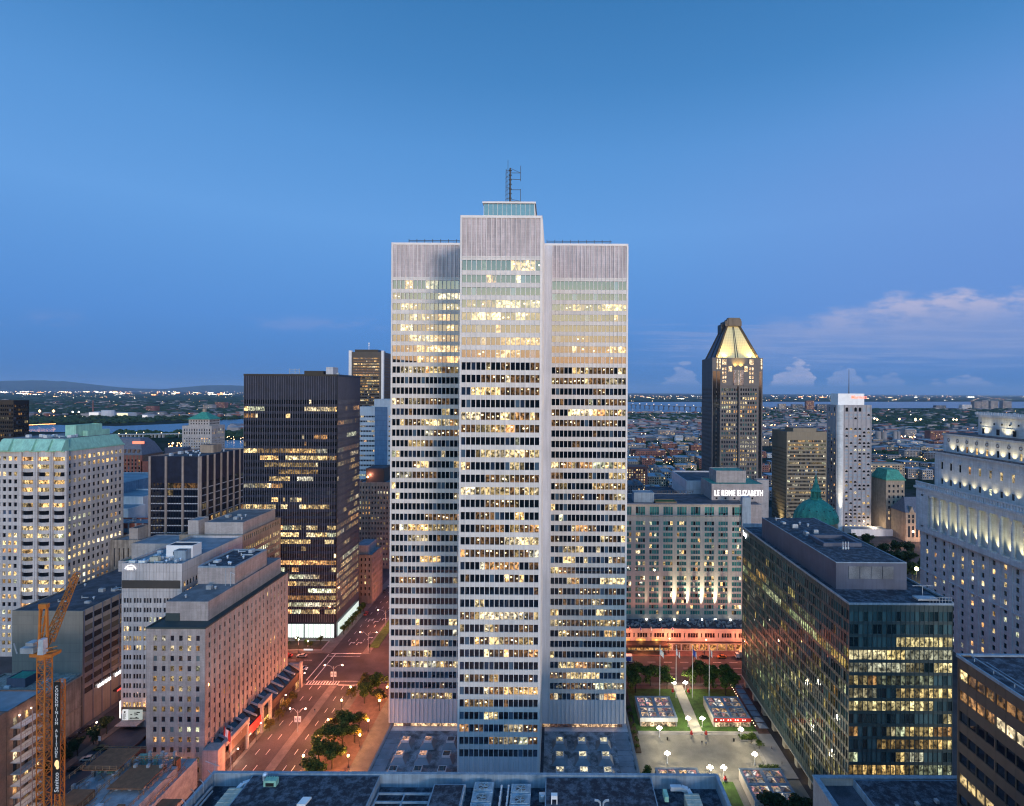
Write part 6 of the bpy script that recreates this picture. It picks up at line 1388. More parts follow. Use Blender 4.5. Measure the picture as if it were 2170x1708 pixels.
for x, y, s_ in ((-84.5, 207, 0.75), (-79.8, 206, 1.0), (-75.2, 208, 0.9), (-83.2, 198.5, 1.0), (-77.5, 197.5, 1.1), (-82.5, 188.5, 1.0), (-77.0, 187.0, 1.05), (-80.2, 179, 1.0), (-74.5, 201, 0.8), (-82, 171, 0.9), (-75, 174, 0.9)):
    tree('b' if s_ > 0.95 else 'c', x, y, 0.1, s_, 'full tree in the near clump of the park strip between the orange lamps', 'near park strip trees')
for y in (207.5, 214, 220.5, 226): tree('c', -109.6, y, 0.1, 0.62, 'small tree on the pavement before the arcade, tinted orange', 'arcade pavement trees')
for x, y, s_ in ((33.5, 240, 1.0), (38.5, 243.5, 1.05), (43.5, 240.5, 1.1), (48.5, 242, 0.95), (36, 235, 0.9), (50.5, 238, 0.8)): tree('b', x, y, 0.3, s_, 'tree on the street side of the lawn nearest the tall tower', 'trees by the left lawn')
for x, y, s_ in ((61.8, 240, 1.0), (66.5, 243, 1.15), (71.5, 240, 1.1), (76.5, 240.5, 1.1), (80, 237, 0.9), (68, 235.5, 0.85), (75, 233.5, 0.9)): tree('a', x, y, 0.3, s_, 'tree on the street side of the lawn before the glass block', 'trees by the right lawn')
tree('s', 32.3, 182.5, 0, 1.0, 'round shrub at the near left corner of the paved plaza', None, 'shrub', 'shrub')
for k, (x, y, s_) in enumerate(((74.5, 201.5, 0.9), (76.3, 198.5, 0.75))): tree('s', x, y, 0.3, s_, 'bushy shrub in the bed between the plaza and the terrace', 'terrace shrubs', 'shrub', 'shrub')
for x, y, s_ in ((66, 167, 0.9), (70, 163.5, 1.0), (75, 166, 0.8), (64, 160, 0.9), (79, 165, 0.8), (55, 160, 0.8)): tree('d', x, y, 0, s_ * 0.8, 'dark tree over the near end of the nearest pavilion', 'trees at the near pavilion')
for k in range(7): tree('p', 30.9 + (k % 2) * 0.6, 198 + k * 4.0, 0.3, 1.1, 'low bush in the bed along the tower side of the plaza', 'tower side bushes', 'bush', 'shrub')
for x0, x1, y0, y1, lb in ((71.0, 77.6, 203.0, 205.8, 'clipped hedge before the red fronted pavilion'), (72.5, 79.5, 185.8, 189.0, 'clipped hedge by the glass block columns')):
    e = thing('hedge', ((x0 + x1) / 2, (y0 + y1) / 2, 0), lb, 'hedge'); b = MB(); b.box(x0, x1, y0, y1, 0, 0.5); b.build('bed_wall', 'kerb_stone', e); b = MB(); r = random.Random(int(y0))
    for _ in range(900): p = Vector((r.uniform(x0, x1), r.uniform(y0, y1), r.uniform(0.45, 1.15))); u = Vector((r.uniform(-1, 1), r.uniform(-1, 1), r.uniform(-1, 1))) * 0.22; w = Vector((r.uniform(-1, 1), r.uniform(-1, 1), r.uniform(-1, 1))) * 0.22; b.face([p - u, p - w, p + u, p + w])
    b.build('foliage', 'leaves', e)
for k in range(26):
    tree('d', 206 + (k % 7) * 11.5 + (k // 7) * 4 + (k * 5) % 4, 376 + (k // 7) * 24 + (k * 7) % 9, 0, 1.25, 'dark park tree between the glass block and the stone station', 'park trees before the station')
for k, (x, y) in enumerate(((-174.2, 180), (-174, 186), (-174.2, 192.5), (-174, 199), (-174.2, 205))): tree('d', x + 3.5, y, 0, 0.62, 'dark street tree along the car park edge', 'car park trees')
for k in range(6): tree('s', -113.5, 290 + k * 6, 0.1, 1.2, 'small tree beside the lit lobby of the black tower', 'trees by the black tower')
for x, y in ((-140, 277), (-133.5, 279), (-127.5, 276), (-121.5, 279.5), (-136, 273.5), (-124, 273.5)): tree('s', x, y, 0.5, 0.75, 'shrub in the garden before the black tower', 'black tower garden shrubs', 'shrub', 'shrub')
b = MB(); b.box(-144, -117.5, 271.5, 282, 0, 0.5, 0); b.box(-143.4, -118.1, 272.1, 281.4, 0.5, 0.55, 1); tag(b.build('planting_bed', ['kerb_stone', 'soil']), kind='structure')
for x, y in ((-131.5, 276.5), (-126, 275)): globe_lamp(x, y, 3.2, 'small garden lamp before the black tower lobby', 1, 300, (1, 0.85, 0.55), 'globe_white', r=0.3, group='black tower garden lamps')
b = MB(); b.box(-126, -121.5, 270.3, 270.6, 0.8, 1.5); tag(b.build('sign_board', 'sign_white2'), 'low lit sign board in the garden before the black tower', 'sign')

# ------------------------------------------------------------------ street lamps
OR_ = (1.0, 0.38, 0.10)
for k, (x, y) in enumerate([(-87.2, q) for q in (178, 187.3, 199, 207.8, 221, 230.8)] + [(-71.6, q) for q in (178, 187.5, 198.8, 207.6, 221, 231)]):
    globe_lamp(x, y, 4.0, 'orange globe lamp on the %s side of the park strip' % ('road' if x < -80 else 'tower'), 1, 3800, OR_, 'globe_orange', r=0.42, group='orange lamps, %s side' % ('road' if x < -80 else 'tower'))
def twin_lamp(x, y, h, label, banner=True, e=6500, arm=3.6, group=None, col=(1.0, 0.27, 0.11)):
    o = thing('street_lamp', (x, y, 0), label, 'street lamp', group)
    b = MB(); b.cyl(x, y, 0, h - 0.6, 0.14, 0.09, 8)
    for s_ in (-1, 1):
        pts = [(x, y, h - 2.0), (x + s_ * arm * 0.35, y, h - 0.6), (x + s_ * arm * 0.75, y, h), (x + s_ * arm, y, h)]
        for p, q in zip(pts, pts[1:]): b.bar(p, q, 0.10)
    b.build('pole', 'metal_grey', o)
    for s_ in (-1, 1):
        b = MB(); b.ball(x + s_ * arm, y, h - 0.12, 0.34, rz=0.24); b.build('lamp_head', 'globe_pink', o); lamp('POINT', (x + s_ * arm, y, h - 0.6), e, col, o, 0.5)
    if banner:
        for s_ in (-1, 1):
            b = MB(); b.box(x + s_ * 0.75 - 0.5, x + s_ * 0.75 + 0.5, y - 0.05, y + 0.05, h * 0.42, h * 0.42 + 2.2); b.build('banner', 'white_paint', o)
            b = MB(); b.box(x + s_ * 0.75 - 0.28, x + s_ * 0.75 + 0.28, y - 0.07, y - 0.05, h * 0.42 + 0.7, h * 0.42 + 1.5); b.build('banner_mark', 'metal_grey', o)
    return o
twin_lamp(-98.4, 240, 9.2, 'double armed street lamp with banners at the crossing end of the median', arm=3.9)
twin_lamp(-98.6, 207, 9.2, 'double armed street lamp with banners on the median by the shop arcade', arm=3.0)
twin_lamp(-98.4, 172, 9.2, 'double armed street lamp on the median hidden by the near roof edge', arm=3.0)
for k, y in enumerate((272, 300, 335, 380, 430, 490)): twin_lamp(-94.0, y, 9.5, 'double armed street lamp on the grassy median beyond the crossing', False, 6000, 4.2, 'lamps on the far median')
for k, (x, y) in enumerate(((-128, 268.8), (-78, 269), (-60, 244), (34, 269.5), (58, 270.5), (76, 269.5), (96, 269.5), (-150, 268.8))):
    o = thing('street_lamp', (x, y, 0), 'single armed orange street lamp along the boulevard', 'street lamp', 'boulevard lamps'); b = MB(); b.cyl(x, y, 0, 8.6, 0.13, 0.08, 6); b.bar((x, y, 8.5), (x, y - 2.4, 9.0), 0.1); b.build('pole', 'metal_dark', o)
    b = MB(); b.ball(x, y - 2.5, 8.9, 0.32, rz=0.2); b.build('lamp_head', 'globe_pink', o); lamp('POINT', (x, y - 2.6, 8.4), 8500, (1.0, 0.25, 0.10), o, 0.5)
for k, (x, y) in enumerate(((-111, 200.5), (-111, 219), (-111, 186), (-111.2, 236))):
    o = thing('street_lamp', (x, y, 0), 'curved pavement lamp along the shop arcade', 'street lamp', 'arcade pavement lamps'); b = MB(); b.cyl(x, y, 0, 7.0, 0.1, 0.07, 6); b.bar((x, y, 7.0), (x + 1.6, y, 7.6), 0.08); b.build('pole', 'metal_dark', o)
    b = MB(); b.ball(x + 1.7, y, 7.5, 0.28, rz=0.2); b.build('lamp_head', 'globe_pink', o); lamp('POINT', (x + 1.8, y, 7.0), 3000, (1.0, 0.28, 0.12), o, 0.4)
for k, (x, y) in enumerate(((-170.3, 222), (-170.3, 200), (-182.8, 240), (-171.5, 250), (-226, 240), (-235, 255))):
    o = thing('street_lamp', (x, y, 0), 'street lamp in the side street by the beige block', 'street lamp', 'side street lamps'); b = MB(); b.cyl(x, y, 0, 7.4, 0.12, 0.08, 6); b.build('pole', 'metal_dark', o)
    b = MB(); b.ball(x, y, 7.6, 0.26); b.build('lamp_head', 'globe_pink', o); lamp('POINT', (x, y, 8.2), 1900, (1.0, 0.40, 0.20), o, 0.4)
# long-exposure tail light streaks are left out: a car with red lamps stands there instead

# ------------------------------------------------------------------ cars, lorry, bus
def car(x, y, rz, paint, label, group=None, L=4.5, W=1.8, H=1.45, lights=False):
    e = thing('car', (0, 0, 0), label, 'car', group)
    b = MB(); h = W / 2; l = L / 2
    prof = [(-l, 0.35), (-l + 0.08, 0.8), (-l + 1.1, 0.92), (l - 0.75, 0.95), (l - 0.05, 0.85), (l, 0.35)]
    def q(p, s_, k=1.0): return (p[0], s_ * h * k, p[1])
    for s_ in (-1, 1):
        f_ = [q(p, s_) for p in prof]; b.face(f_ if s_ < 0 else f_[::-1])
    for a, c in zip(prof, prof[1:] + prof[:1]): b.face([q(a, -1), q(a, 1), q(c, 1), q(c, -1)])
    b.build('body', paint, e)
    g_ = MB(); g_.hexa([(-l + 1.05, -h * .92, .92), (l - .55, -h * .92, .94), (l - .55, h * .92, .94), (-l + 1.05, h * .92, .92), (-l + 1.85, -h * .75, H - .06), (l - 1.15, -h * .75, H - .06), (l - 1.15, h * .75, H - .06), (-l + 1.85, h * .75, H - .06)]); g_.build('window', 'dark_pane', e)
    b = MB(); b.box(-l + 1.8, l - 1.1, -h * .77, h * .77, H - .06, H); b.build('roof', paint, e)
    for wx in (-l + .8, l - .8):
        for s_ in (-1, 1):
            w = MB(); n = 10; yy = s_ * (h - 0.1)
            for k in range(n):
                a, c = 2 * math.pi * k / n, 2 * math.pi * (k + 1) / n
                w.face([(wx + .33 * math.cos(a), yy - .11, .33 + .33 * math.sin(a)), (wx + .33 * math.cos(c), yy - .11, .33 + .33 * math.sin(c)), (wx + .33 * math.cos(c), yy + .11, .33 + .33 * math.sin(c)), (wx + .33 * math.cos(a), yy + .11, .33 + .33 * math.sin(a))])
            w.face([(wx + .33 * math.cos(2 * math.pi * k / n), yy + s_ * .11, .33 + .33 * math.sin(2 * math.pi * k / n)) for k in range(n)]); w.build('wheel', 'tyre', e)
    for s_ in (-1, 1):
        w = MB(); w.box(-l - .02, -l + .1, s_ * h * .75 - .17, s_ * h * .75 + .17, .58, .74); w.build('headlight', 'sign_white' if lights else 'metal_pale', e)
        w = MB(); w.box(l - .1, l + .02, s_ * h * .75 - .17, s_ * h * .75 + .17, .62, .78); w.build('tail_light', 'tail_red' if lights else 'red_paint', e)
    e.location = (x, y, 0.07); e.rotation_euler = (0, 0, rz)
    return e
HP = math.pi / 2
car(-165.6, 196.2, 0.12, 'car_olive', 'olive car parked at the far end of the small car park'); car(-165.4, 190.6, 0.12, 'car_silver', 'silver car parked in the middle of the small car park'); car(-165.2, 185.6, 0.1, 'car_black', 'large black car parked at the near end of the small car park', L=4.9, H=1.75, W=1.95)
for y in (196, 201.5, 207): car(-182.4 + 1.4, y, HP, 'car_black', 'black car parked in the row along the side street', 'cars parked along the side street')
car(-124.5, 265.3, 0, 'car_silver', 'silver car nearer the black tower corner on the boulevard', lights=True); car(-131.5, 265.3, 0, 'car_red', 'dark red car behind the silver one on the boulevard'); car(-118.6, 253.0, math.pi, 'car_white', 'white car waiting at the stop line left of the crossing', L=4.8, lights=True)
car(-111.6 + 1.0, 316, HP, 'car_red', 'red car parked beyond the crossing by the black tower'); car(-111.0, 352, HP, 'car_black', 'black car parked far up the avenue by the tan building'); car(-110.8, 362, HP, 'car_silver', 'silver car parked farthest up the avenue')
car(75.0, 266.4, 0, 'car_black', 'black car on the boulevard before the hotel'); car(83.8, 266.6, 0, 'car_orange', 'taxi glowing orange behind the black car before the hotel')
car(-176, 224, -HP, 'car_black', 'car with red tail lamps in the side street by the beige block', lights=True); car(-229, 236, 0.4, 'car_black', 'car with lamps on in the orange street at the far left edge', lights=True)
car(-238, 258, 0.3, 'car_black', 'parked car behind the beige block at the far left')
e = thing('lorry', (0, 0, 0), 'pale box lorry beside the glass block on the boulevard', 'truck'); b = MB(); b.box(-3.2, 2.6, -1.2, 1.2, 0.9, 3.6); b.build('cargo_box', 'car_orange2', e) if False else b.build('cargo_box', 'path_stone', e)
b = MB(); b.box(-5.0, -3.3, -1.1, 1.1, 0.6, 2.6, 0, 0.15, 0.1); b.build('cab', 'car_white', e); b = MB(); b.box(-5.05, -4.6, -1.0, 1.0, 1.6, 2.3); b.build('windscreen', 'dark_pane', e)
for wx in (-4.2, 1.2):
    for s_ in (-1, 1): w = MB(); w.box(wx - .45, wx + .45, s_ * 1.0 - .15, s_ * 1.0 + .15, 0.03, .9, 0, .15, 0); w.build('wheel', 'tyre', e)
e.location = (95.5, 266.5, 0.06)
e = thing('bus', (0, 0, 0), 'white bus just right of the tall tower at the boulevard', 'bus'); b = MB(); b.box(-6, 6, -1.28, 1.28, 0.4, 3.1, 0, 0.12, 0.06); b.build('body', 'bus_white', e)
b = MB(); b.box(-5.6, 3.4, -1.33, -1.24, 1.5, 2.5); b.box(-5.6, 5.4, 1.24, 1.33, 1.5, 2.5); b.box(5.85, 6.04, -1.1, 1.1, 1.3, 2.7); b.build('window', 'dark_pane', e); b = MB(); b.box(3.0, 5.2, -1.35, -1.26, 0.7, 2.7); b.build('poster', 'flag_blue', e)
for wx in (-3.8, 3.8):
    for s_ in (-1, 1): w = MB(); w.box(wx - .5, wx + .5, s_ * 1.15 - .15, s_ * 1.15 + .15, 0.02, 1.0, 0, .18, 0); w.build('wheel', 'tyre', e)
e.location = (32.6, 262.8, 0.06)

# ------------------------------------------------------------------ people
def person(x, y, z, label, pose='stand', rz=0.0, top='cloth_dark', legs='cloth_blue', group=None):
    S = {'stand': dict(hip=0.92, knees=((0.09, 0.02, 0.48), (-0.10, -0.03, 0.48)), feet=((0.12, 0.10, 0.05), (-0.13, -0.14, 0.05)), hands=((0.26, 0.10, 0.80), (-0.27, -0.06, 0.82)), elb=((0.25, -0.02, 1.10), (-0.26, -0.04, 1.10))),
         'sit': dict(hip=0.50, knees=((0.12, -0.42, 0.50), (-0.12, -0.42, 0.48)), feet=((0.13, -0.46, 0.05), (-0.13, -0.52, 0.05)), hands=((0.16, -0.30, 0.56), (-0.16, -0.28, 0.56)), elb=((0.26, -0.05, 0.74), (-0.26, -0.05, 0.74)))}[pose]
    h = S['hip']; V = [(0, 0, h), (0, 0, h + 0.22), (0, 0, h + 0.45), (0, 0, h + 0.56), (0, -0.02, h + 0.64), (0, -0.02, h + 0.76)]; rad = [.15, .13, .16, .06, .085, .07]; E_ = [(0, 1), (1, 2), (2, 3), (3, 4), (4, 5)]
    for s_ in (0, 1):
        i = len(V); sg = 1 if s_ == 0 else -1; V += [(sg * 0.18, 0, h + 0.46), S['elb'][s_], S['hands'][s_]]; rad += [.06, .045, .035]; E_ += [(2, i), (i, i + 1), (i + 1, i + 2)]
        i = len(V); f = S['feet'][s_]; V += [(sg * 0.09, 0, h - 0.05), S['knees'][s_], (f[0], f[1], f[2] + 0.03), (f[0], f[1] - 0.17, f[2])]; rad += [.095, .065, .045, .04]; E_ += [(0, i), (i, i + 1), (i + 1, i + 2), (i + 2, i + 3)]
    me = bpy.data.meshes.new('person'); me.from_pydata(V, E_, []); o = bpy.data.objects.new('person', me); C.objects.link(o)
    for m__ in (legs, top, 'skin'): me.materials.append(MATS[m__])
    sk = o.modifiers.new('skin', 'SKIN'); sub = o.modifiers.new('sub', 'SUBSURF'); sub.levels = sub.render_levels = 1
    for k, r_ in enumerate(rad): me.skin_vertices[0].data[k].radius = (r_, r_)
    me.skin_vertices[0].data[0].use_root = True
    bpy.context.view_layer.update(); m2 = bpy.data.meshes.new_from_object(o.evaluated_get(bpy.context.evaluated_depsgraph_get())); bpy.data.objects.remove(o)
    for m__ in range(3):
        if len(m2.materials) <= m__: m2.materials.append(MATS[(legs, top, 'skin')[m__]])
    for p in m2.polygons: c = p.center; p.material_index = 2 if c.z > h + 0.57 or (abs(c.x) > 0.1 and (Vector(S['hands'][0 if c.x > 0 else 1]) - c).length < 0.08) else (1 if c.z > h + 0.02 and abs(c.y) < 0.35 else 0); p.use_smooth = True
    o = bpy.data.objects.new('person', m2); C.objects.link(o); o.location = (x, y, z); o.rotation_euler = (0, 0, rz)
    hr = MB(); hr.ball(0, 0.015, h + 0.735, 0.098, n=8, k=5); ho = hr.build('hair', 'black_paint', o, loc=None); ho.location = (0, 0, 0); 
    for v in ho.data.vertices: pass
    me_ = ho.data; off = world_loc(o)
    for v in me_.vertices: v.co = v.co + off
    return tag(o, label, 'person', group)
person(*gy(1487.5, 1578, 0.1), 0.03, 'left of the two people walking in the middle of the plaza', rz=2.9); person(*gy(1496, 1580, 0.1), 0.03, 'right of the two people walking in the middle of the plaza', rz=3.3, top='cloth_blue', legs='cloth_dark')
person(80.6, 197.6, 0.4, 'person in dark clothes sitting on the terrace ledge', 'sit', 1.2); person(81.0, 189.5, 0.0, 'person in dark clothes standing by the columns near the glass block', rz=0.8)
person(-97.6, 219.5, 0.18, 'person standing on the avenue median', rz=0.4)
b = MB(); b.box(80.0, 81.2, 196.8, 198.6, 0.0, 0.42); tag(b.build('bench', 'kerb_stone'), 'stone bench on the terrace under the sitting person', 'bench')
for k, (x, y) in enumerate(((43.5, 203.5), (68.5, 203), (45.8, 183.8))):
    b = MB(); b.cyl(x, y, 0, 1.0, 0.3, 0.34, 8); b.cyl(x, y, 1.0, 1.12, 0.38, 0.2, 8); tag(b.build('litter_bin', 'black_paint'), ('black bin by the lamp before the pale fronted pavilion', 'black bin in front of the red fronted pavilion', 'black bin above the near roof edge')[k], 'bin')

# ------------------------------------------------------------------ crane and building site
CX, CY = -130.0, 137.0; emis('banner_white', (0.8, 0.82, 0.85), 0.12, (0.7, 0.7, 0.7)); emis('shop_dim', (0.9, 0.85, 0.5), 0.5); mat('metal_cool', (0.30, 0.42, 0.52), 0.5, 0.2, 0.6, metal=0.2, streak=0.15)
cr = thing('tower_crane', (CX, CY, 0), 'yellow lattice tower crane with a raised jib and a vertical banner', 'crane')
def lattice(b, p0, p1, w, step, m=0, w2=None, t_=0.16):
    p0, p1 = Vector(p0), Vector(p1); d = p1 - p0; n = max(1, int(d.length / step)); dd = d.normalized(); u = dd.cross(Vector((0, 1, 0)) if abs(dd.y) < 0.8 else Vector((1, 0, 0))).normalized(); v = dd.cross(u); w2 = w2 or w
    cs = lambda k: [p0 + d * (k / n) + u * (a * (w + (w2 - w) * k / n) / 2) + v * (c * (w + (w2 - w) * k / n) / 2) for a, c in ((-1, -1), (1, -1), (1, 1), (-1, 1))]
    for k in range(n):
        A_, B_ = cs(k), cs(k + 1)
        for i in range(4): b.bar(A_[i], B_[i], t_); b.bar(A_[i], B_[(i + 1) % 4] if k % 2 else B_[(i - 1) % 4], t_ * 0.6); b.bar(B_[i], B_[(i + 1) % 4], t_ * 0.6)
b = MB(); lattice(b, (CX, CY, 0), (CX, CY, 64), 2.0, 2.0, t_=0.2); b.build('mast', 'crane_yellow', cr)
b = MB(); lattice(b, (CX + 3.1, CY + 1, 0), (CX + 3.1, CY + 1, 57), 1.3, 2.6, t_=0.18); b.build('hoist_mast', 'crane_yellow', cr)
b = MB(); b.box(CX - 2.6, CX + 3.0, CY - 1.4, CY + 1.4, 64, 64.8); b.cyl(CX, CY, 63.2, 65.2, 1.5, 1.5, 12); b.bar((CX + 1.0, CY - 1.6, 65.2), (CX + 4.6, CY - 1.6, 66.0), 0.25); b.bar((CX + 1, CY - 1.6, 66.2), (CX + 4.6, CY - 1.6, 67), 0.2); b.build('turntable', 'crane_yellow', cr)
b = MB(); b.box(CX - 5.2, CX - 1.8, CY - 1.2, CY + .6, 64.8, 66.2); b.box(CX - 3.6, CX - 1.6, CY - 1.4, CY + .6, 66.8, 67.6); b.bar((CX - 5.6, CY - 1.5, 65), (CX - 6.4, CY - 1.5, 67.6), 0.2); b.build('machine_deck', 'metal_grey', cr)
b = MB(); b.box(CX + 0.6, CX + 2.0, CY - 2.6, CY - 1.2, 65.2, 69.0, 0, 0.1, 0.1); b.build('cab', 'metal_pale', cr)
ap = (CX + 0.2, CY - 0.5, 76.8); b = MB()
for s_ in (-1, 1): b.bar((CX + s_ * 1.1 + 0.2, CY - 0.6, 66), (ap[0] + s_ * 0.8, CY - 0.6, 76.8), 0.42); b.bar((CX - 2.0 + s_ * 0.4, CY + 0.6, 66), (ap[0] + s_ * 0.6, CY - 0.3, 76.8), 0.28)
for k in range(5): b.bar((CX - 0.8, CY - .6, 67.5 + 2 * k), (CX + 1.2, CY - .6, 68.5 + 2 * k), 0.16)
b.box(ap[0] - 1.0, ap[0] + 1.0, CY - 1.0, CY, 76.2, 77.3); b.build('a_frame', 'crane_yellow', cr)
jt = pt(163, 1216, 155); jt = Vector((jt[0], 155, jt[1])); b = MB(); lattice(b, (CX + 1.0, CY - 0.2, 67.2), jt, 1.7, 1.6, w2=1.1, t_=0.2); b.build('jib', 'crane_yellow', cr)
b = MB(); b.bar(ap, Vector((CX + 1, CY, 67.2)).lerp(jt, 0.62), 0.09); b.bar(ap, jt, 0.08); b.build('cable', 'metal_dark', cr)
b = MB(); b.box(CX + 2.3, CX + 4.0, CY + 0.0, CY + 0.12, 28.5, 57.0); b.build('banner', 'black_paint', cr)
text('\n'.join('CONDOMINIUM ALTITUDE'), 1.10, 'banner_white', (CX + 3.15, CY - 0.06, 55.4), parent=cr, align='CENTER', ls=0.84, ext=0.02)
r = random.Random(4); b = MB(); b.ball(CX + 3.3, CY - 0.02, 36.3, 0.5, n=8, k=5, rz=0.9); b.ball(CX + 3.5, CY - 0.02, 35.4, 0.35, n=8, k=5, rz=0.6); b.build('flame_emblem', 'shop_warm', cr)
text('Sanitco', 1.55, 'banner_white', (CX + 3.75, CY - 0.06, 28.9), rot=(R(90), R(-90), 0), parent=cr, ext=0.02, width=5.0)
# concrete formwork deck
ste = thing('building_site', (-118, 145, 0), 'half built concrete floors with timber railings and plywood forms in the near left', 'building site')
b = MB(); b.box(-127, -98, 120, 166, 0, 9.5, 0); b.box(-121, -99, 138, 158, 9.5, 12.5, 0); b.build('floor_slab', 'concrete_fresh', ste)
b = MB()
for q in ((-124, -113.5, 152, 162, 15.2, 15.5), (-111.5, -101, 146, 156, 14.0, 14.3), (-101, -92, 136, 150, 8, 8.3), (-120.5, -114, 139, 145, 12.5, 14.8)): b.box(*q)
b.build('plywood_deck', 'plywood', ste)
b = MB(); r = random.Random(15)
for x in (-123, -119, -115.5, -110, -106, -102): 
    for y in (148, 155, 161): b.box(x - 0.4, x + 0.4, y - 0.4, y + 0.4, 9.5, 15.2 if y > 150 else 14)
b.build('column', 'concrete_fresh', ste)['kind'] = 'stuff'
b = MB()
def rail(x0, y0, x1, y1, z):
    d = math.hypot(x1 - x0, y1 - y0); n = max(1, int(d / 1.8))
    for k in range(n + 1): f = k / n; b.bar((x0 + (x1 - x0) * f, y0 + (y1 - y0) * f, z), (x0 + (x1 - x0) * f, y0 + (y1 - y0) * f, z + 1.25), 0.14)
    for h_ in (0.6, 1.2): b.bar((x0, y0, z + h_), (x1, y1, z + h_), 0.13)
rail(-127, 164, -113.5, 164, 13.5); rail(-127, 140, -127, 164, 13.5); rail(-113, 158, -100, 158, 14.3); rail(-113.2, 140, -113.2, 158, 13.5); rail(-100, 138, -100, 158, 13); rail(-124, 152, -113.5, 152, 15.5); rail(-121, 137.5, -100, 137.5, 12.5); rail(-98, 140, -98, 160, 10)
for _ in range(120): x, y, z = r.uniform(-126, -99), r.uniform(136, 163), r.choice((9.6, 12.6, 12.6)); a = r.uniform(0, 3.1); l = r.uniform(1, 4); b.bar((x, y, z + r.uniform(0, .4)), (x + l * math.cos(a), y + l * math.sin(a), z + r.uniform(0, 1.5)), 0.13)
b.build('timber_rail', 'timber', ste)['kind'] = 'stuff'
b = MB()
for k in range(20): x, y = r.uniform(-125, -101), r.uniform(138, 162); b.box(x, x + r.uniform(.6, 2.5), y, y + r.uniform(.6, 2.5), 9.5, 12.5 + r.uniform(.2, 1.2), k % 3)
b.build('material_pile', ['plywood', 'metal_pale', 'copper_pale'], ste)['kind'] = 'stuff'
ste.location.x -= 20; ste.location.y += 12
slab('site_yard', -117.4, -100, 120, 179.5, 0.3, 'plywood')
B = Bld('red_brick_annex', 'small dark red brick building at the foot of the grey stone block', -142.4, -137.3, 181, 197, 11.0, 'brick_red', 'roof_dark'); B.fac('L', grid(15.3, 3, 1.5, 2), [(6, 8)], None); B.finish(6)
b = MB(); b.box(-141.8, -138.5, 180.4, 180.95, 0.4, 3.2); b.build('lit_opening', 'shop_dim', B.o)
e = thing('road_sign', (-167.5, 198, 0), 'white traffic sign on a post beside the car park', 'sign'); b = MB(); b.cyl(-167.5, 198, 0, 3.6, 0.07, n=6); b.build('post', 'metal_dark', e); b = MB(); b.box(-168.0, -167.0, 197.9, 197.98, 2.2, 3.8); b.build('panel', 'white_paint', e)
e = thing('traffic_light', (-92.2, 269, 0), 'traffic light on a post at the tip of the grassy median', 'traffic light'); b = MB(); b.cyl(-92.2, 269, 0, 4.6, 0.1, n=6); b.build('post', 'metal_dark', e); b = MB(); b.box(-92.6, -91.8, 268.6, 269, 3.4, 5.0); b.build('signal_head', 'black_paint', e)

# ------------------------------------------------------------------ near roofs (bottom edge)
NY = 129.0; NX0, NX1, NZ = -81.6, 39.6, 40.0
e = thing('near_roof_building', ((NX0 + NX1) / 2, 110, 0), 'near building seen only by its blue edged roof along the bottom of the picture', 'building')
b = MB(); b.box(NX0, NX1, 84, NY, 0, 36.8, 0)
b.build('wall', 'curb_blue', e)
b = MB(); b.box(NX0, NX1, NY - 0.5, NY, 36.8, NZ); b.box(NX0, NX0 + 0.5, 84, NY - 0.5, 36.8, NZ); b.box(NX1 - 0.5, NX1, 84, NY - 0.5, 36.8, NZ)
b.box(NX0 - 0.15, NX1 + 0.15, NY - 0.65, NY + 0.15, NZ, NZ + 0.22); b.box(NX0 - 0.15, NX0 + 0.65, 84, NY - 0.65, NZ, NZ + 0.22); b.box(NX1 - 0.65, NX1 + 0.15, 84, NY - 0.65, NZ, NZ + 0.22)
b.build('parapet', 'curb_blue', e)
b = MB(); b.box(NX0 + 0.5, NX1 - 0.5, 84, NY - 0.5, 36.8, 36.95, 0); b.build('roof', 'roof_tar', e)
def ux(u, v, Y): return pt(u, v, Y)[0]
def block(name, u0, u1, y0, y1, z0, z1, m, rim=None):
    b = MB(); x0, x1 = ux(u0, 1650, y1), ux(u1, 1650, y1); b.box(x0, x1, y0, y1, z0, z1, 0)
    ms = [m]
    if rim: ms = ['curb_blue', m]; b.box(x0 + 0.25, x1 - 0.25, y0, y1 - 0.25, z1, z1 + 0.04, 1)
    return b.build(name, ms, e)
block('raised_roof', 536, 806, 86, NY - 0.7, 36.95, 39.85, 'roof_tar', True); block('raised_roof', 920, 985, 86, 126.0, 36.95, 39.6, 'roof_tar', True); block('raised_roof', 1156, 1380, 86, NY - 0.7, 36.95, 39.75, 'roof_tar', True)
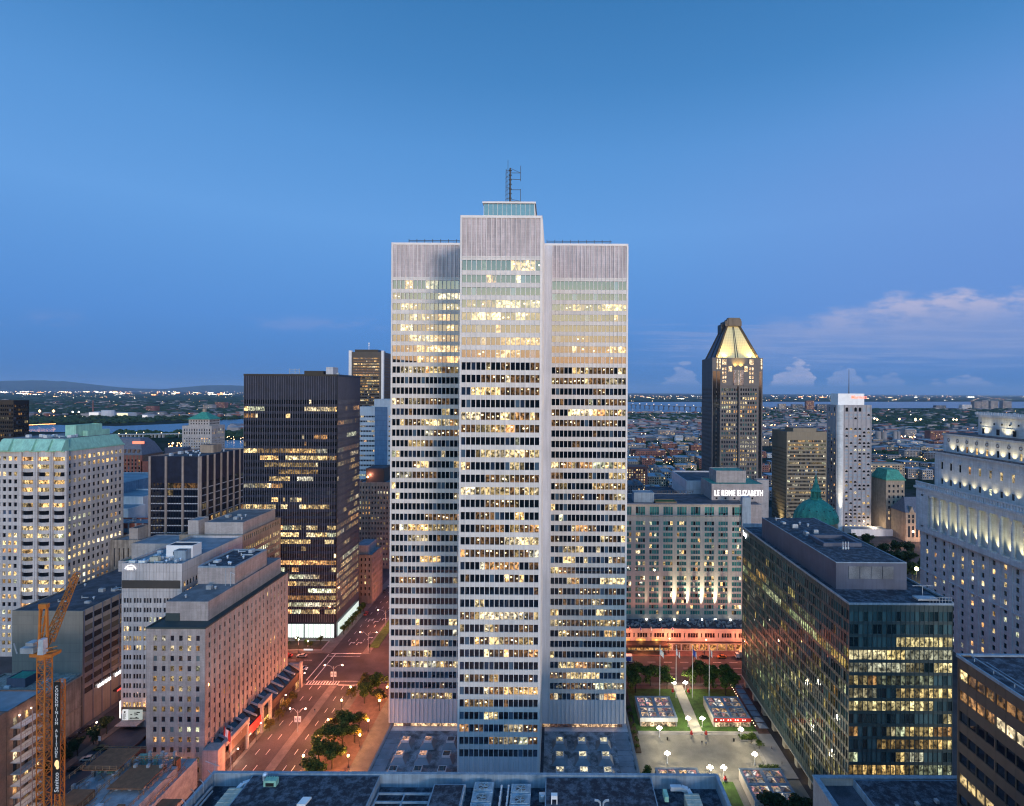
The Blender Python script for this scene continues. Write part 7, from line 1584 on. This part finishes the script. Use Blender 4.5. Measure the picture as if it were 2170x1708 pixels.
def cool(u, y1, label=None):
    x = ux(u, 1650, y1); c = thing('cooling_unit', (0, 0, 0), None, None); c.parent = e; c.location = Vector((x, y1, 37)) - e.location
    b = MB(); b.box(x - 2.3, x + 2.3, y1 - 14, y1, 37, 39.2)
    for k in range(4): y = y1 - 1.8 - 3.4 * k; b.box(x - 2.35, x + 2.35, y - 1.7, y - 1.5, 39.2, 39.35); b.bar((x - 2.0, y - 1.2, 39.5), (x + 2.0, y - 1.2, 39.5), 0.16); b.bar((x - 2.0, y - 1.2, 39.5), (x - 2.0, y + 1.2, 39.5), 0.16); b.bar((x + 2.0, y - 1.2, 39.5), (x + 2.0, y + 1.2, 39.5), 0.16)
    b.build('casing', 'metal_cool', c)
    for k in range(4):
        y = y1 - 1.8 - 3.4 * k; f = MB(); f.cyl(x, y, 39.2, 39.6, 1.22, 1.22, 20, 0, False); f.cyl(x, y, 39.2, 39.24, 1.1, 1.1, 20, 1)
        for q in range(5): a = q * 1.2566; f.bar((x, y, 39.38), (x + 1.05 * math.cos(a), y + 1.05 * math.sin(a), 39.4), 0.14, 0)
        for q in range(-2, 3): f.bar((x - 1.1, y + q * 0.45, 39.62), (x + 1.1, y + q * 0.45, 39.62), 0.05, 0)
        f.build('fan', ['metal_cool', 'black_paint'], c)
cool(1027, 127.4); cool(1105, 126.8)
for u in (985, 1078, 1063):
    x = ux(u, 1650, 126); b = MB(); y = 126.0
    for k in range(6): b.cyl(x, y - k * 1.7, 37, 39.4 - 0.2 * (k % 2), 0.26, n=8); b.bar((x, y - k * 1.7, 39), (x, y - k * 1.7 - 1.7, 39), 0.3)
    b.build('pipe_run', 'metal_pale', e)
x = ux(1150, 1650, 125); b = MB(); b.box(x - 0.8, x + 0.6, 124, 124.8, 37, 38.8); b.cyl(x, 123.8, 38, 38.6, 0.4, n=8); b.build('air_unit', 'metal_pale', e)
b = MB(); x0, x1 = ux(800, 1680, 124), ux(912, 1680, 124)
for y in (124.6, 122.0, 119.0): b.box(x0, x1, y, y + 0.35, 38.0, 38.4)
for k in range(3): xx = x0 + (x1 - x0) * k / 2; b.box(xx - 0.15, xx + 0.15, 112, 125, 38.0, 38.38)
b.build('steel_beam', 'curb_blue', e)
def duct(u, y, l, w, flip=1):
    x = ux(u, 1650, y); d = thing('duct', (0, 0, 0), None, None); d.parent = e; d.location = Vector((x, y, 37)) - e.location
    b = MB(); b.box(x, x + w, y - l, y - 2, 37, 39.6, 0); b.box(x + w / 2 - .05, x + w / 2 + .05, y - l, y - 2, 39.6, 39.68, 0)
    k = y - 2.6
    while k > y - l: b.box(x - 0.03, x + w + .03, k, k + 0.12, 37, 39.66, 0); k -= 1.3
    b.build('casing', 'metal_cream', d); b = MB(); pts = [(x + w * .5, y - 2.0, 38.9), (x + w * .5 + 0.5 * flip, y - 0.6, 39.3), (x + w * .5 + 1.8 * flip, y, 39.4), (x + w * .5 + 4.4 * flip, y, 39.4)]
    for p, q in zip(pts, pts[1:]): b.bar(p, q, 0.95)
    b.build('elbow', 'metal_pale', d)
duct(497, 126.5, 16, 3.6, 1); duct(1445, 125.5, 14, 3.4, -1)
x = ux(566, 1650, 126); b = MB(); b.cyl(x - 1.0, 126.6, 39.8, 41.0, 0.35, n=8); b.ball(x - 0.8, 126.6, 41.1, 0.6); b.build('vent_cowl', 'metal_pale', e); b = MB(); b.box(x, x + 2.9, 124.4, 125.8, 39.9, 41.3)
for k in range(5): b.box(x + 0.1 + k * .58, x + .2 + k * .58, 124.3, 125.9, 41.3, 41.42)
b.build('air_unit', 'copper_pale', e); b = MB(); b.box(x + 0.5, x + 2.4, 124.33, 124.39, 40.0, 40.8); b.build('louver', 'black_paint', e)
x = ux(635, 1690, 120); b = MB(); b.hexa([(x, 118.6, 40.0), (x + 1.9, 118.6, 40.0), (x + 2.3, 120.8, 40.0), (x + 0.4, 120.8, 40.0), (x, 118.6, 40.4), (x + 1.9, 118.6, 40.4), (x + 2.3, 120.8, 40.4), (x + 0.4, 120.8, 40.4)]); b.build('hatch', 'white_paint', e)
x = ux(1168, 1690, 121); b = MB(); b.box(x, x + 1.4, 119.6, 120.6, 41.0, 41.8); b.box(x, x + .2, 119.6, 120.6, 39.9, 41); b.box(x + 1.2, x + 1.4, 119.6, 120.6, 39.9, 41); b.build('vent_box', 'white_paint', e)
x = ux(1408, 1690, 121); b = MB(); b.box(x, x + 0.9, 120.6, 123, 39.8, 41.0); b.build('vent_box', 'copper_pale', e)
for s_ in (-1, 1):
    x = ux(1275, 1690, 119.5); b = MB(); pts = [(x + s_ * .3, 119, 39.8), (x + s_ * .35, 119, 40.8), (x + s_ * .8, 119, 41.3), (x + s_ * 1.6, 119, 41.4)]
    for p, q in zip(pts, pts[1:]): b.bar(p, q, 0.32)
    b.build('gooseneck_vent', 'metal_pale', e)
b = MB()
for y in range(88, 128, 3): b.bar((NX0 + 0.9, y, 37), (NX0 + 0.9, y, 40.9), 0.1); b.bar((NX0 + 0.9, y, 40.9), (NX0 - 0.6, y + 0.8, 41.3), 0.1)
b.bar((NX0 + 1.5, 88, 38.6), (NX0 + 1.5, 126, 38.6), 0.35); b.bar((NX0 + 2.3, 88, 38.4), (NX0 + 2.3, 125, 38.4), 0.3); b.build('pipe_run', 'metal_grey', e)
b = MB(); b.bar((NX0 + 0.2, NY, 39), (NX0 + 0.2, NY + .3, 42.3), 0.12); b.bar((NX0 - 2.0, NY, 42.6), (NX0 + 1.4, NY, 41.4), 0.12); b.build('davit', 'metal_grey', e)
# second near roof, right of the plaza
e2 = thing('near_corner_building', (80, 110, 0), 'near building with a stepped flat roof below the glass block', 'building')
b = MB(); b.box(62.4, 112, 84, 128.5, 0, 38.2); b.build('wall', 'stone_front', e2)
b = MB(); b.box(62.4, 112, 128.0, 128.5, 38.2, 40.2, 0); b.box(62.4, 63.2, 84, 128.0, 38.2, 40.2, 0); b.box(62.2, 112, 127.7, 128.7, 40.2, 40.42, 1); b.box(62.2, 63.5, 84, 127.7, 40.2, 40.42, 1); b.build('parapet', ['stone_front', 'curb_blue'], e2)
b = MB(); b.box(63.2, 112, 84, 128.0, 38.2, 38.3, 0); b.build('roof', 'roof_dark', e2)
b = MB(); b.box(71.5, 112, 84, 127.6, 38.3, 40.1, 0); b.box(71.8, 112, 84, 127.3, 40.1, 40.14, 1); b.build('raised_roof', ['curb_blue', 'roof_tar'], e2)
b = MB(); r = random.Random(9)
for k in range(5): x = 76 + k * 5.0; b.box(x, x + 0.7, 118 + k % 3, 119 + k % 3, 40.1, 40.8)
b.build('vent_box', 'metal_grey', e2)['kind'] = 'stuff'
# ------------------------------------------------------------------ far city, woods, lights, bridge
rg = random.Random(77)
def zone(n, u0, u1, v0, v1, power=1.0):
    for _ in range(n): yield rg.uniform(u0, u1), v0 + (v1 - v0) * rg.random() ** power
LB = {'light_warm': MB(), 'light_white': MB(), 'light_orange': MB()}
def dot(u, v, px=1.3, m=None, h=6):
    x, Y = gy(u, v, h); r_ = px * Y / F / 2
    if not 0 < Y < 60000: return
    LB[m or rg.choice(('light_warm', 'light_warm', 'light_white', 'light_orange'))].ball(x, Y, max(h, r_ * 0.6), r_, n=4, k=2)
for u, v in zone(520, -40, 560, 829.5, 852, 1.5): dot(u, v, rg.uniform(0.5, 1.5))
for _ in range(46):
    u, v = rg.uniform(-20, 520), rg.uniform(829, 842); w = rg.uniform(3, 22); k = 0
    m = rg.choice(('light_warm', 'light_white', 'light_orange', 'light_white'))
    while k < w: dot(u + k, v + k * rg.uniform(0.02, 0.10), rg.uniform(0.8, 2.0), m); k += rg.uniform(1.1, 2.4)
for u, v in zone(230, -20, 540, 850, 884): dot(u, v, rg.uniform(0.5, 1.5))
for k in range(26): dot(62 + k * 2.2, 900.5 - k * 0.10, 1.6, 'light_orange', 12)
for u, v in ((84, 871), (113.5, 871)): dot(u, v, 6.5, 'light_orange', 25)
for u, v in ((154, 873), (167, 873)): dot(u, v, 3.6, 'light_white', 25)
for k in range(20): dot(252 + k * 7.5, 918.5 + rg.uniform(-2.5, 2.5), 1.8, 'light_warm', 8)
for u, v in zone(60, 357, 392, 937, 966): dot(u, v, rg.uniform(1.2, 2.8), rg.choice(('light_orange', 'light_warm')), 5)
for u, v in zone(16, 480, 516, 918, 932): dot(u, v, rg.uniform(1.0, 2.2), 'light_warm', 5)
for u, v in zone(430, 1310, 2200, 837.5, 850.0): dot(u, v, rg.uniform(0.4, 1.3))
for _ in range(40):
    u, v = rg.uniform(1320, 2180), rg.uniform(840, 848.5); w = rg.uniform(3, 18); k = 0; m = rg.choice(('light_warm', 'light_white', 'light_white', 'light_orange'))
    while k < w: dot(u + k, v, rg.uniform(0.8, 1.9), m); k += rg.uniform(1.2, 2.5)
for u, v in zone(150, 1318, 1500, 873, 884): dot(u, v, rg.uniform(0.8, 2.2))
for u, v in zone(210, 1318, 1500, 884, 1040): dot(u, v, rg.uniform(0.6, 1.8), None, 8)
for u, v in zone(160, 1612, 1760, 862, 935): dot(u, v, rg.uniform(0.7, 2.2), None, 8)
for u, v in zone(230, 1840, 2180, 866, 1010): dot(u, v, rg.uniform(0.6, 1.8), None, 8)
for u, v in ((1859, 889), (1853, 887), (1940, 888), (1940, 890.5), (1951, 888.5), (2000, 889), (2020.5, 889), (2027, 889.5), (1906, 888)): dot(u, v, 4.4, 'light_warm', 25)
for u, v in zone(50, 1905, 1945, 922, 934): dot(u, v, rg.uniform(1.2, 2.6), rg.choice(('light_white', 'light_orange')), 8)
for m, b in LB.items():
    o = b.build('city_lights', m, loc=(0, 2000, 0)); tag(o, 'countless small lights of the far city and its streets', 'city lights', kind='stuff')
# woods and scrub, far off
bw = MB()
def clump(x, y, r_, h):
    n = 7; i = len(bw.v); bw.v.append((x, y, h * rg.uniform(0.85, 1.1)))
    for lv, (rr, hh) in enumerate(((0.55, 0.82), (1.0, 0.42), (0.8, 0.0))):
        for k in range(n): a = 6.283 * k / n; q = rg.uniform(0.75, 1.2); bw.v.append((x + r_ * rr * q * math.cos(a), y + r_ * rr * q * math.sin(a), h * hh * rg.uniform(0.8, 1.15)))
    def ad(f_): bw.f.append(f_); bw.m.append(0); bw.lit.append((0, 0, 0)); bw.tint.append((0, 0, 0))
    for k in range(n):
        ad((i, i + 1 + k, i + 1 + (k + 1) % n))
        for lv in (0, 1): p = i + 1 + lv * n; ad((p + k, p + n + k, p + n + (k + 1) % n, p + (k + 1) % n))
def woods(n, u0, u1, v0, v1, s0=9, s1=22, hk=1.0):
    for u, v in zone(n, u0, u1, v0, v1): x, Y = gy(u, v); s_ = rg.uniform(s0, s1) * (1 + Y / 5000.0); clump(x, Y, s_ * (3.0 if hk < 1 else 1), min(15, s_ * rg.uniform(0.55, 0.8)))
woods(700, -20, 540, 852, 878, 14, 30); woods(500, 60, 540, 884, 898.5, 8, 17) if False else None
for u, v in zone(620, -20, 560, 884, 904):
    lim = 899 if u < 250 else 899 - (u - 250) * 0.037
    if v < lim - 1.5: x, Y = gy(u, v); clump(x, Y, rg.uniform(8, 17), rg.uniform(7, 13))
for u, v in zone(230, 240, 520, 917, 928): x, Y = gy(u, v); (clump(x, Y, rg.uniform(5, 14), rg.uniform(5, 14)))
woods(420, 1318, 1500, 879, 893, 8, 16); woods(260, 1355, 1440, 905, 926, 7, 12); woods(420, 1318, 1500, 893, 1000, 6, 11); woods(160, 1430, 1500, 925, 948, 6, 11)
woods(300, 1612, 1760, 866, 900, 8, 16); woods(900, 1840, 2180, 868, 905, 9, 18); woods(300, 1900, 2000, 900, 925, 7, 12); woods(320, 1845, 1990, 925, 1000, 5, 9); woods(900, 1200, 2300, 841, 850.5, 9, 15, 0.35); woods(900, -50, 700, 836, 852, 9, 15, 0.35)
woods(120, 1880, 1905, 930, 945, 6, 10)
o = bw.build('woods', 'leaves_dark', loc=(0, 2000, 0)); tag(o, 'dark masses of far trees on both shores of the river', 'woods', kind='stuff')
# low-rise quarters
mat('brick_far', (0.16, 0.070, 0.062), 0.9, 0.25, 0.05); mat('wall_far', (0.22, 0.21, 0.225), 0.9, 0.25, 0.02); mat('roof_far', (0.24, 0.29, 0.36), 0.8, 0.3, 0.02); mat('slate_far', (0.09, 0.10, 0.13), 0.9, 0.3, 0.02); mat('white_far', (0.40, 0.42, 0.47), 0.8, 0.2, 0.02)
bh = MB()
for u, v in list(zone(520, 1318, 1500, 876, 935)) + list(zone(600, 1840, 2190, 868, 960)) + list(zone(500, 1610, 1770, 862, 930)) + list(zone(500, -20, 540, 848, 884)) + list(zone(60, 480, 520, 905, 915)):
    x, Y = gy(u, v); 
    if Y > 6000: continue
    k = 1 + Y / 4000.0; w, d_, h = rg.uniform(8, 26) * k, rg.uniform(8, 18) * k, rg.uniform(5, 11) * k ** 0.5; q = rg.choice((0, 1, 1, 3)); bh.box(x, x + w, Y, Y + d_, 0, h, q)
    i = len(bh.v); bh.face([(x, Y, h + 0.1), (x + w, Y, h + 0.1), (x + w, Y + d_, h + 0.1), (x, Y + d_, h + 0.1)], rg.choice((2, 2, 3)))
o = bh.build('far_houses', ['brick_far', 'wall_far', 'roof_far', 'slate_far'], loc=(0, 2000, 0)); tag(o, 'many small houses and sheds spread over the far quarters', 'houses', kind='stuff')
def lowrise(u, v, wpx, h, dpt, col, where, lit=0.35, fl=3.3, nm='low_building'):
    x, Y = gy(u, v); w = wpx * Y / F
    cname = {'brick_far': 'red brick', 'wall_far': 'grey', 'white_far': 'white', 'slate_far': 'dark', 'stone_warm': 'tan'}[col]
    e = thing(nm, (x + w / 2, Y + dpt / 2, 0), '%s low building in the old quarter %s' % (cname, where), 'building', '%s low buildings %s' % (cname, where))
    b = MB(); b.box(x, x + w, Y, Y + dpt, 0, h, 0)
    if rg.random() < 0.6: a = x + w * rg.uniform(0.1, 0.6); b.box(a, a + w * 0.2, Y + 2, Y + dpt * 0.6, h, h + rg.uniform(2, 4), 0)
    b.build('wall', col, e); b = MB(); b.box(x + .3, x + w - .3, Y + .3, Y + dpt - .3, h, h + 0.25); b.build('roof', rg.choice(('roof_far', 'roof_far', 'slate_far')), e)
    b = MB(); z = h - 1.2; rows_ = 0
    side = -1 if x > 0 else 1
    while z > 2 and rows_ < 12:
        k = x + 1.2
        while k < x + w - 2: L = wcol(rg, 1.3) if rg.random() < lit else (0, 0, 0); b.face([(k, Y - .05, z - 1.9), (k + 1.5, Y - .05, z - 1.9), (k + 1.5, Y - .05, z), (k, Y - .05, z)], 0, L, (0.02, 0.025, 0.03)); k += 3.0
        xs = x - .05 if side < 0 else x + w + .05; k = Y + 1.5
        while k < Y + dpt - 2: L = wcol(rg, 1.3) if rg.random() < lit else (0, 0, 0); b.face([(xs, k, z - 1.9), (xs, k + 1.5, z - 1.9), (xs, k + 1.5, z), (xs, k, z)], 0, L, (0.02, 0.025, 0.03)); k += 3.2
        z -= fl; rows_ += 1
    if b.f: w_ = b.build('window', 'win_glass', e); w_['kind'] = 'stuff'
W1 = 'left of the crowned tower'; W2 = 'right of the white hotel tower'; W3 = 'left of the brown slab'; W4 = 'left of the dark pier block'
cols_ = ('brick_far', 'wall_far', 'slate_far', 'brick_far', 'white_far', 'stone_warm')
for v in (936, 948, 960, 972, 985, 1000, 1018, 1040, 1062):
    u = 1300 + rg.uniform(0, 10)
    while u < 1500:
        wp = rg.uniform(14, 44); lowrise(u, v + rg.uniform(-3, 3), wp, rg.uniform(9, 22), rg.uniform(18, 34), rg.choice(cols_), W1, 0.13); u += wp + rg.uniform(2, 9)
for v in (934, 946, 960, 976, 996, 1015):
    u = 1846 + rg.uniform(0, 8)
    while u < 1985:
        wp = rg.uniform(16, 40); lowrise(u, v + rg.uniform(-3, 3), wp, rg.uniform(8, 18), rg.uniform(16, 30), rg.choice(cols_), W2, 0.15); u += wp + rg.uniform(2, 9)
for v in (925, 945, 970, 1000, 1030, 1060):
    u = 1608
    while u < 1660: wp = rg.uniform(12, 26); lowrise(u, v, wp, rg.uniform(8, 20), 22, rg.choice(cols_), W3, 0.3); u += wp + 3
for v in (985, 1010, 1090, 1120, 1150):
    u = 250
    while u < 345: wp = rg.uniform(20, 40); lowrise(u, v + 40, wp, rg.uniform(14, 30), 24, rg.choice(cols_), W4, 0.2); u += wp + 4
# a few landmarks of the quarter
def slabt(u0, u1, vt, vb, D, col, label, cat='building', lit=0.3, nm='apartment_building', fl=3.2):
    x0, Y = gy(u0, vb); x1, _ = gy(u1, vb); _, z = pt((u0 + u1) / 2, vt, Y); e = thing(nm, ((x0 + x1) / 2, Y + D / 2, 0), label, cat)
    b = MB(); b.box(x0, x1, Y, Y + D, 0, z, 0); b.box(x0 + 1, x1 - 1, Y + 1, Y + D - 1, z, z + 1.5, 0); b.build('wall', col, e); b = MB(); q = z - 1.5
    st = max(3.2, (x1 - x0) / 14)
    while q > 3:
        k = x0 + st * 0.3
        while k < x1 - st * 0.6: L = wcol(rg, 1.2) if rg.random() < lit else (0, 0, 0); b.face([(k, Y - .1, q - fl * .55), (k + st * .5, Y - .1, q - fl * .55), (k + st * .5, Y - .1, q), (k, Y - .1, q)], 0, L); k += st
        q -= fl
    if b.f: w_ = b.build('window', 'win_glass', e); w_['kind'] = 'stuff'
slabt(1382, 1428, 1010.5, 1040, 30, 'brick_far', 'long deep red building in the old quarter right of the tall pale tower', lit=0.15) if False else None
slabt(1347, 1392, 957, 976, 40, 'brick_far', 'long deep red brick building low in the old quarter by the pale tower', lit=0.12)
slabt(1394, 1429, 912, 929, 40, 'wall_far', 'pale slab standing in the trees beyond the old quarter', lit=0.3)
slabt(1432, 1447, 931, 941, 14, 'white_far', 'small white house among dark trees beyond the old quarter', lit=0.2)
slabt(1316, 1372, 992, 1044, 26, 'brick_far', 'apartment block with many lit windows beside the tall pale tower', lit=0.7)
slabt(1372, 1385, 1054, 1085, 16, 'white_panel', 'white building with a round red emblem on its front', lit=0.1)
for i, (u0, u1, vt) in enumerate(((2064.6, 2078, 851), (2081, 2092.7, 848.7), (2099.5, 2113.5, 849.6), (2125.5, 2141, 850.4))): slabt(u0, u1, vt, 867, 40, 'wall_far', ('leftmost of four far apartment towers by the water', 'second from left of four far apartment towers by the water', 'third from left of four far apartment towers by the water', 'rightmost of four far apartment towers by the water')[i], lit=0.12, fl=4)
slabt(2039, 2057, 858, 868, 40, 'white_far', 'far pale slab left of the four apartment towers', lit=0.3, fl=4); slabt(1984, 2002, 859.5, 867, 40, 'slate_far', 'far dark slab by the water above the woods', lit=0.1, fl=4)
slabt(1651, 1665, 856, 870, 30, 'wall_far', 'far grey apartment block right of the crowned tower', lit=0.4, fl=4); slabt(1679, 1700, 857, 869, 30, 'wall_far', 'far wide apartment block above the brown slab', lit=0.3, fl=4); slabt(1709, 1724, 849.5, 870, 30, 'brick_far', 'far reddish apartment tower above the brown slab', lit=0.4, fl=4); slabt(1732, 1754, 857, 870, 30, 'slate_far', 'far dark block just left of the white hotel tower', lit=0.3, fl=4)
slabt(1918, 1941, 911, 930, 30, 'wall_far', 'grey slab behind the grain silos', lit=0.15, fl=4); slabt(1972, 2010, 914, 938, 24, 'brick_far', 'red shed with a pale roof left of the floodlit block', lit=0.2); slabt(1868, 1925, 930, 940, 24, 'brick_far', 'long orange lit low shed behind the dark trees', lit=0.3)
slabt(1844, 1915, 985, 1020, 22, 'stone_warm', 'wide tan apartment slab with rows of lit windows right of the white tower', lit=0.4)
for i, (u0, u1) in enumerate(((1855, 1866), (1867, 1878), (1892, 1900), (1900, 1907))):
    x0, Y = gy(u0, 941); x1, _ = gy(u1, 941); _, z = pt(u0, 915, Y); b = MB(); b.cyl((x0 + x1) / 2, Y, 0, z, (x1 - x0) / 2, n=14); b.cyl((x0 + x1) / 2, Y, z, z + 1.5, (x1 - x0) / 2.3, n=14); tag(b.build('silo', 'wall_far'), 'pale grain silo in the pair %s' % ('nearer the white tower' if i < 2 else 'farther from the white tower'), 'silo', 'grain silos %s' % ('nearer' if i < 2 else 'farther'))
slabt(238, 252, 854, 869, 30, 'brick_far', 'far reddish apartment block beyond the left shore', lit=0.2, fl=4) if False else None
slabt(309, 329, 861, 875, 40, 'brick_far', 'far reddish slab across the river left of the green pyramid roof', lit=0.15, fl=5); slabt(455, 478, 853, 868, 40, 'brick_far', 'far reddish slab across the river right of the green pyramid roof', lit=0.15, fl=5); slabt(430, 452, 858, 870, 40, 'wall_far', 'far pale slab behind the green pyramid roof', lit=0.2, fl=5)
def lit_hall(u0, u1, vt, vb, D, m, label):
    x0, Y = gy(u0, vb); x1, _ = gy(u1, vb); _, z = pt(u0, vt, Y); b = MB(); b.box(x0, x1, Y, Y + D, 0, z, 0); b.box(x0 + 2, x1 - 2, Y - .5, Y, 1, z - 2, 1); tag(b.build('lit_hall', ['white_far', m]), label, 'hall')  # front panel glows by itself, standing in for floodlight on the wall
emis('hall_glow', (1.0, 0.80, 0.45), 0.8, (0.5, 0.5, 0.4)); emis('hall_white_glow', (0.95, 0.86, 0.85), 0.5, (0.5, 0.5, 0.5))
lit_hall(247, 274, 874.5, 884, 50, 'hall_glow', 'brightly lit cream hall on the far river bank'); lit_hall(301, 314, 879, 886.5, 40, 'hall_white_glow', 'small white lit shed on the far river bank'); lit_hall(188, 212, 873, 884, 60, 'hall_white_glow', 'white stepped plant hall with a chimney on the far bank')
x0, Y = gy(212, 884); b = MB(); b.cyl(x0 + 22, Y + 20, 0, 32, 30, 26, 14, 0); tag(b.build('tank', 'white_far'), 'big round white tank beside the plant on the far bank', 'tank'); x0, Y = gy(197, 880); b = MB(); b.cyl(x0, Y, 0, 75, 3.2, 2.2, 8); tag(b.build('chimney', 'brick_far'), 'thin red chimney over the white plant on the far bank', 'chimney')
b = MB(); x0, Y0 = gy(240, 929); x1, Y1 = gy(385, 927); b.hexa([(x0, Y0, 9), (x1, Y1, 9), (x1, Y1 + 14, 9), (x0, Y0 + 14, 9), (x0, Y0, 11), (x1, Y1, 11), (x1, Y1 + 14, 11), (x0, Y0 + 14, 11)])
for k in range(18): f = k / 17; b.box(x0 + (x1 - x0) * f - 1.5, x0 + (x1 - x0) * f + 1.5, Y0 + (Y1 - Y0) * f + 3, Y0 + (Y1 - Y0) * f + 10, 0, 9)
tag(b.build('expressway', 'concrete_fresh'), 'long pale elevated road along the near river bank', 'bridge')
# long bridge over the river
br = thing('river_bridge', (860, 4330, 0), 'long low bridge on many piers crossing the far river', 'bridge'); b = MB(); A0, A1 = Vector((100, 5535, 21)), Vector((1500, 3330, 23)); d = A1 - A0; nrm = Vector((-d.y, d.x, 0)).normalized() * 9
b.hexa([A0 - nrm, A1 - nrm, A1 + nrm, A0 + nrm] + [p + Vector((0, 0, 4)) for p in (A0 - nrm, A1 - nrm, A1 + nrm, A0 + nrm)]); b.build('deck', 'wall_far', br)
for k in range(46):
    p = A0.lerp(A1, (k + 0.5) / 46); b = MB(); b.box(p.x - 6, p.x + 6, p.y - 10, p.y + 10, 16, p.z); b.box(p.x - 3, p.x + 3, p.y - 7, p.y + 7, 0, 16); b.build('pier', 'slate_far', br)
b = MB()
for k in range(30): p = A0.lerp(A1, (k + 0.3) / 30); b.ball(p.x, p.y, p.z + 12, 1.8, n=4, k=2)
b.build('bridge_light', 'light_warm', br)['kind'] = 'stuff'
# ------------------------------------------------------------------ air
hz = bpy.data.materials.new('haze'); hz.use_nodes = True; nt_ = hz.node_tree; nt_.nodes.remove(nt_.nodes['Principled BSDF'])
pv = nt_.nodes.new('ShaderNodeVolumePrincipled'); pv.inputs['Density'].default_value = HAZE; pv.inputs['Color'].default_value = (0.42, 0.66, 1.0, 1); pv.inputs['Anisotropy'].default_value = 0.0
nt_.links.new(pv.outputs[0], nt_.nodes['Material Output'].inputs['Volume']); MATS['haze'] = hz
if HAZE:
    b = MB(); b.box(-72000, 72000, -9500, 72000, -1.5, 820); o = b.build('haze', 'haze'); tag(o, 'thin blue evening air over the city', 'haze', kind='stuff')
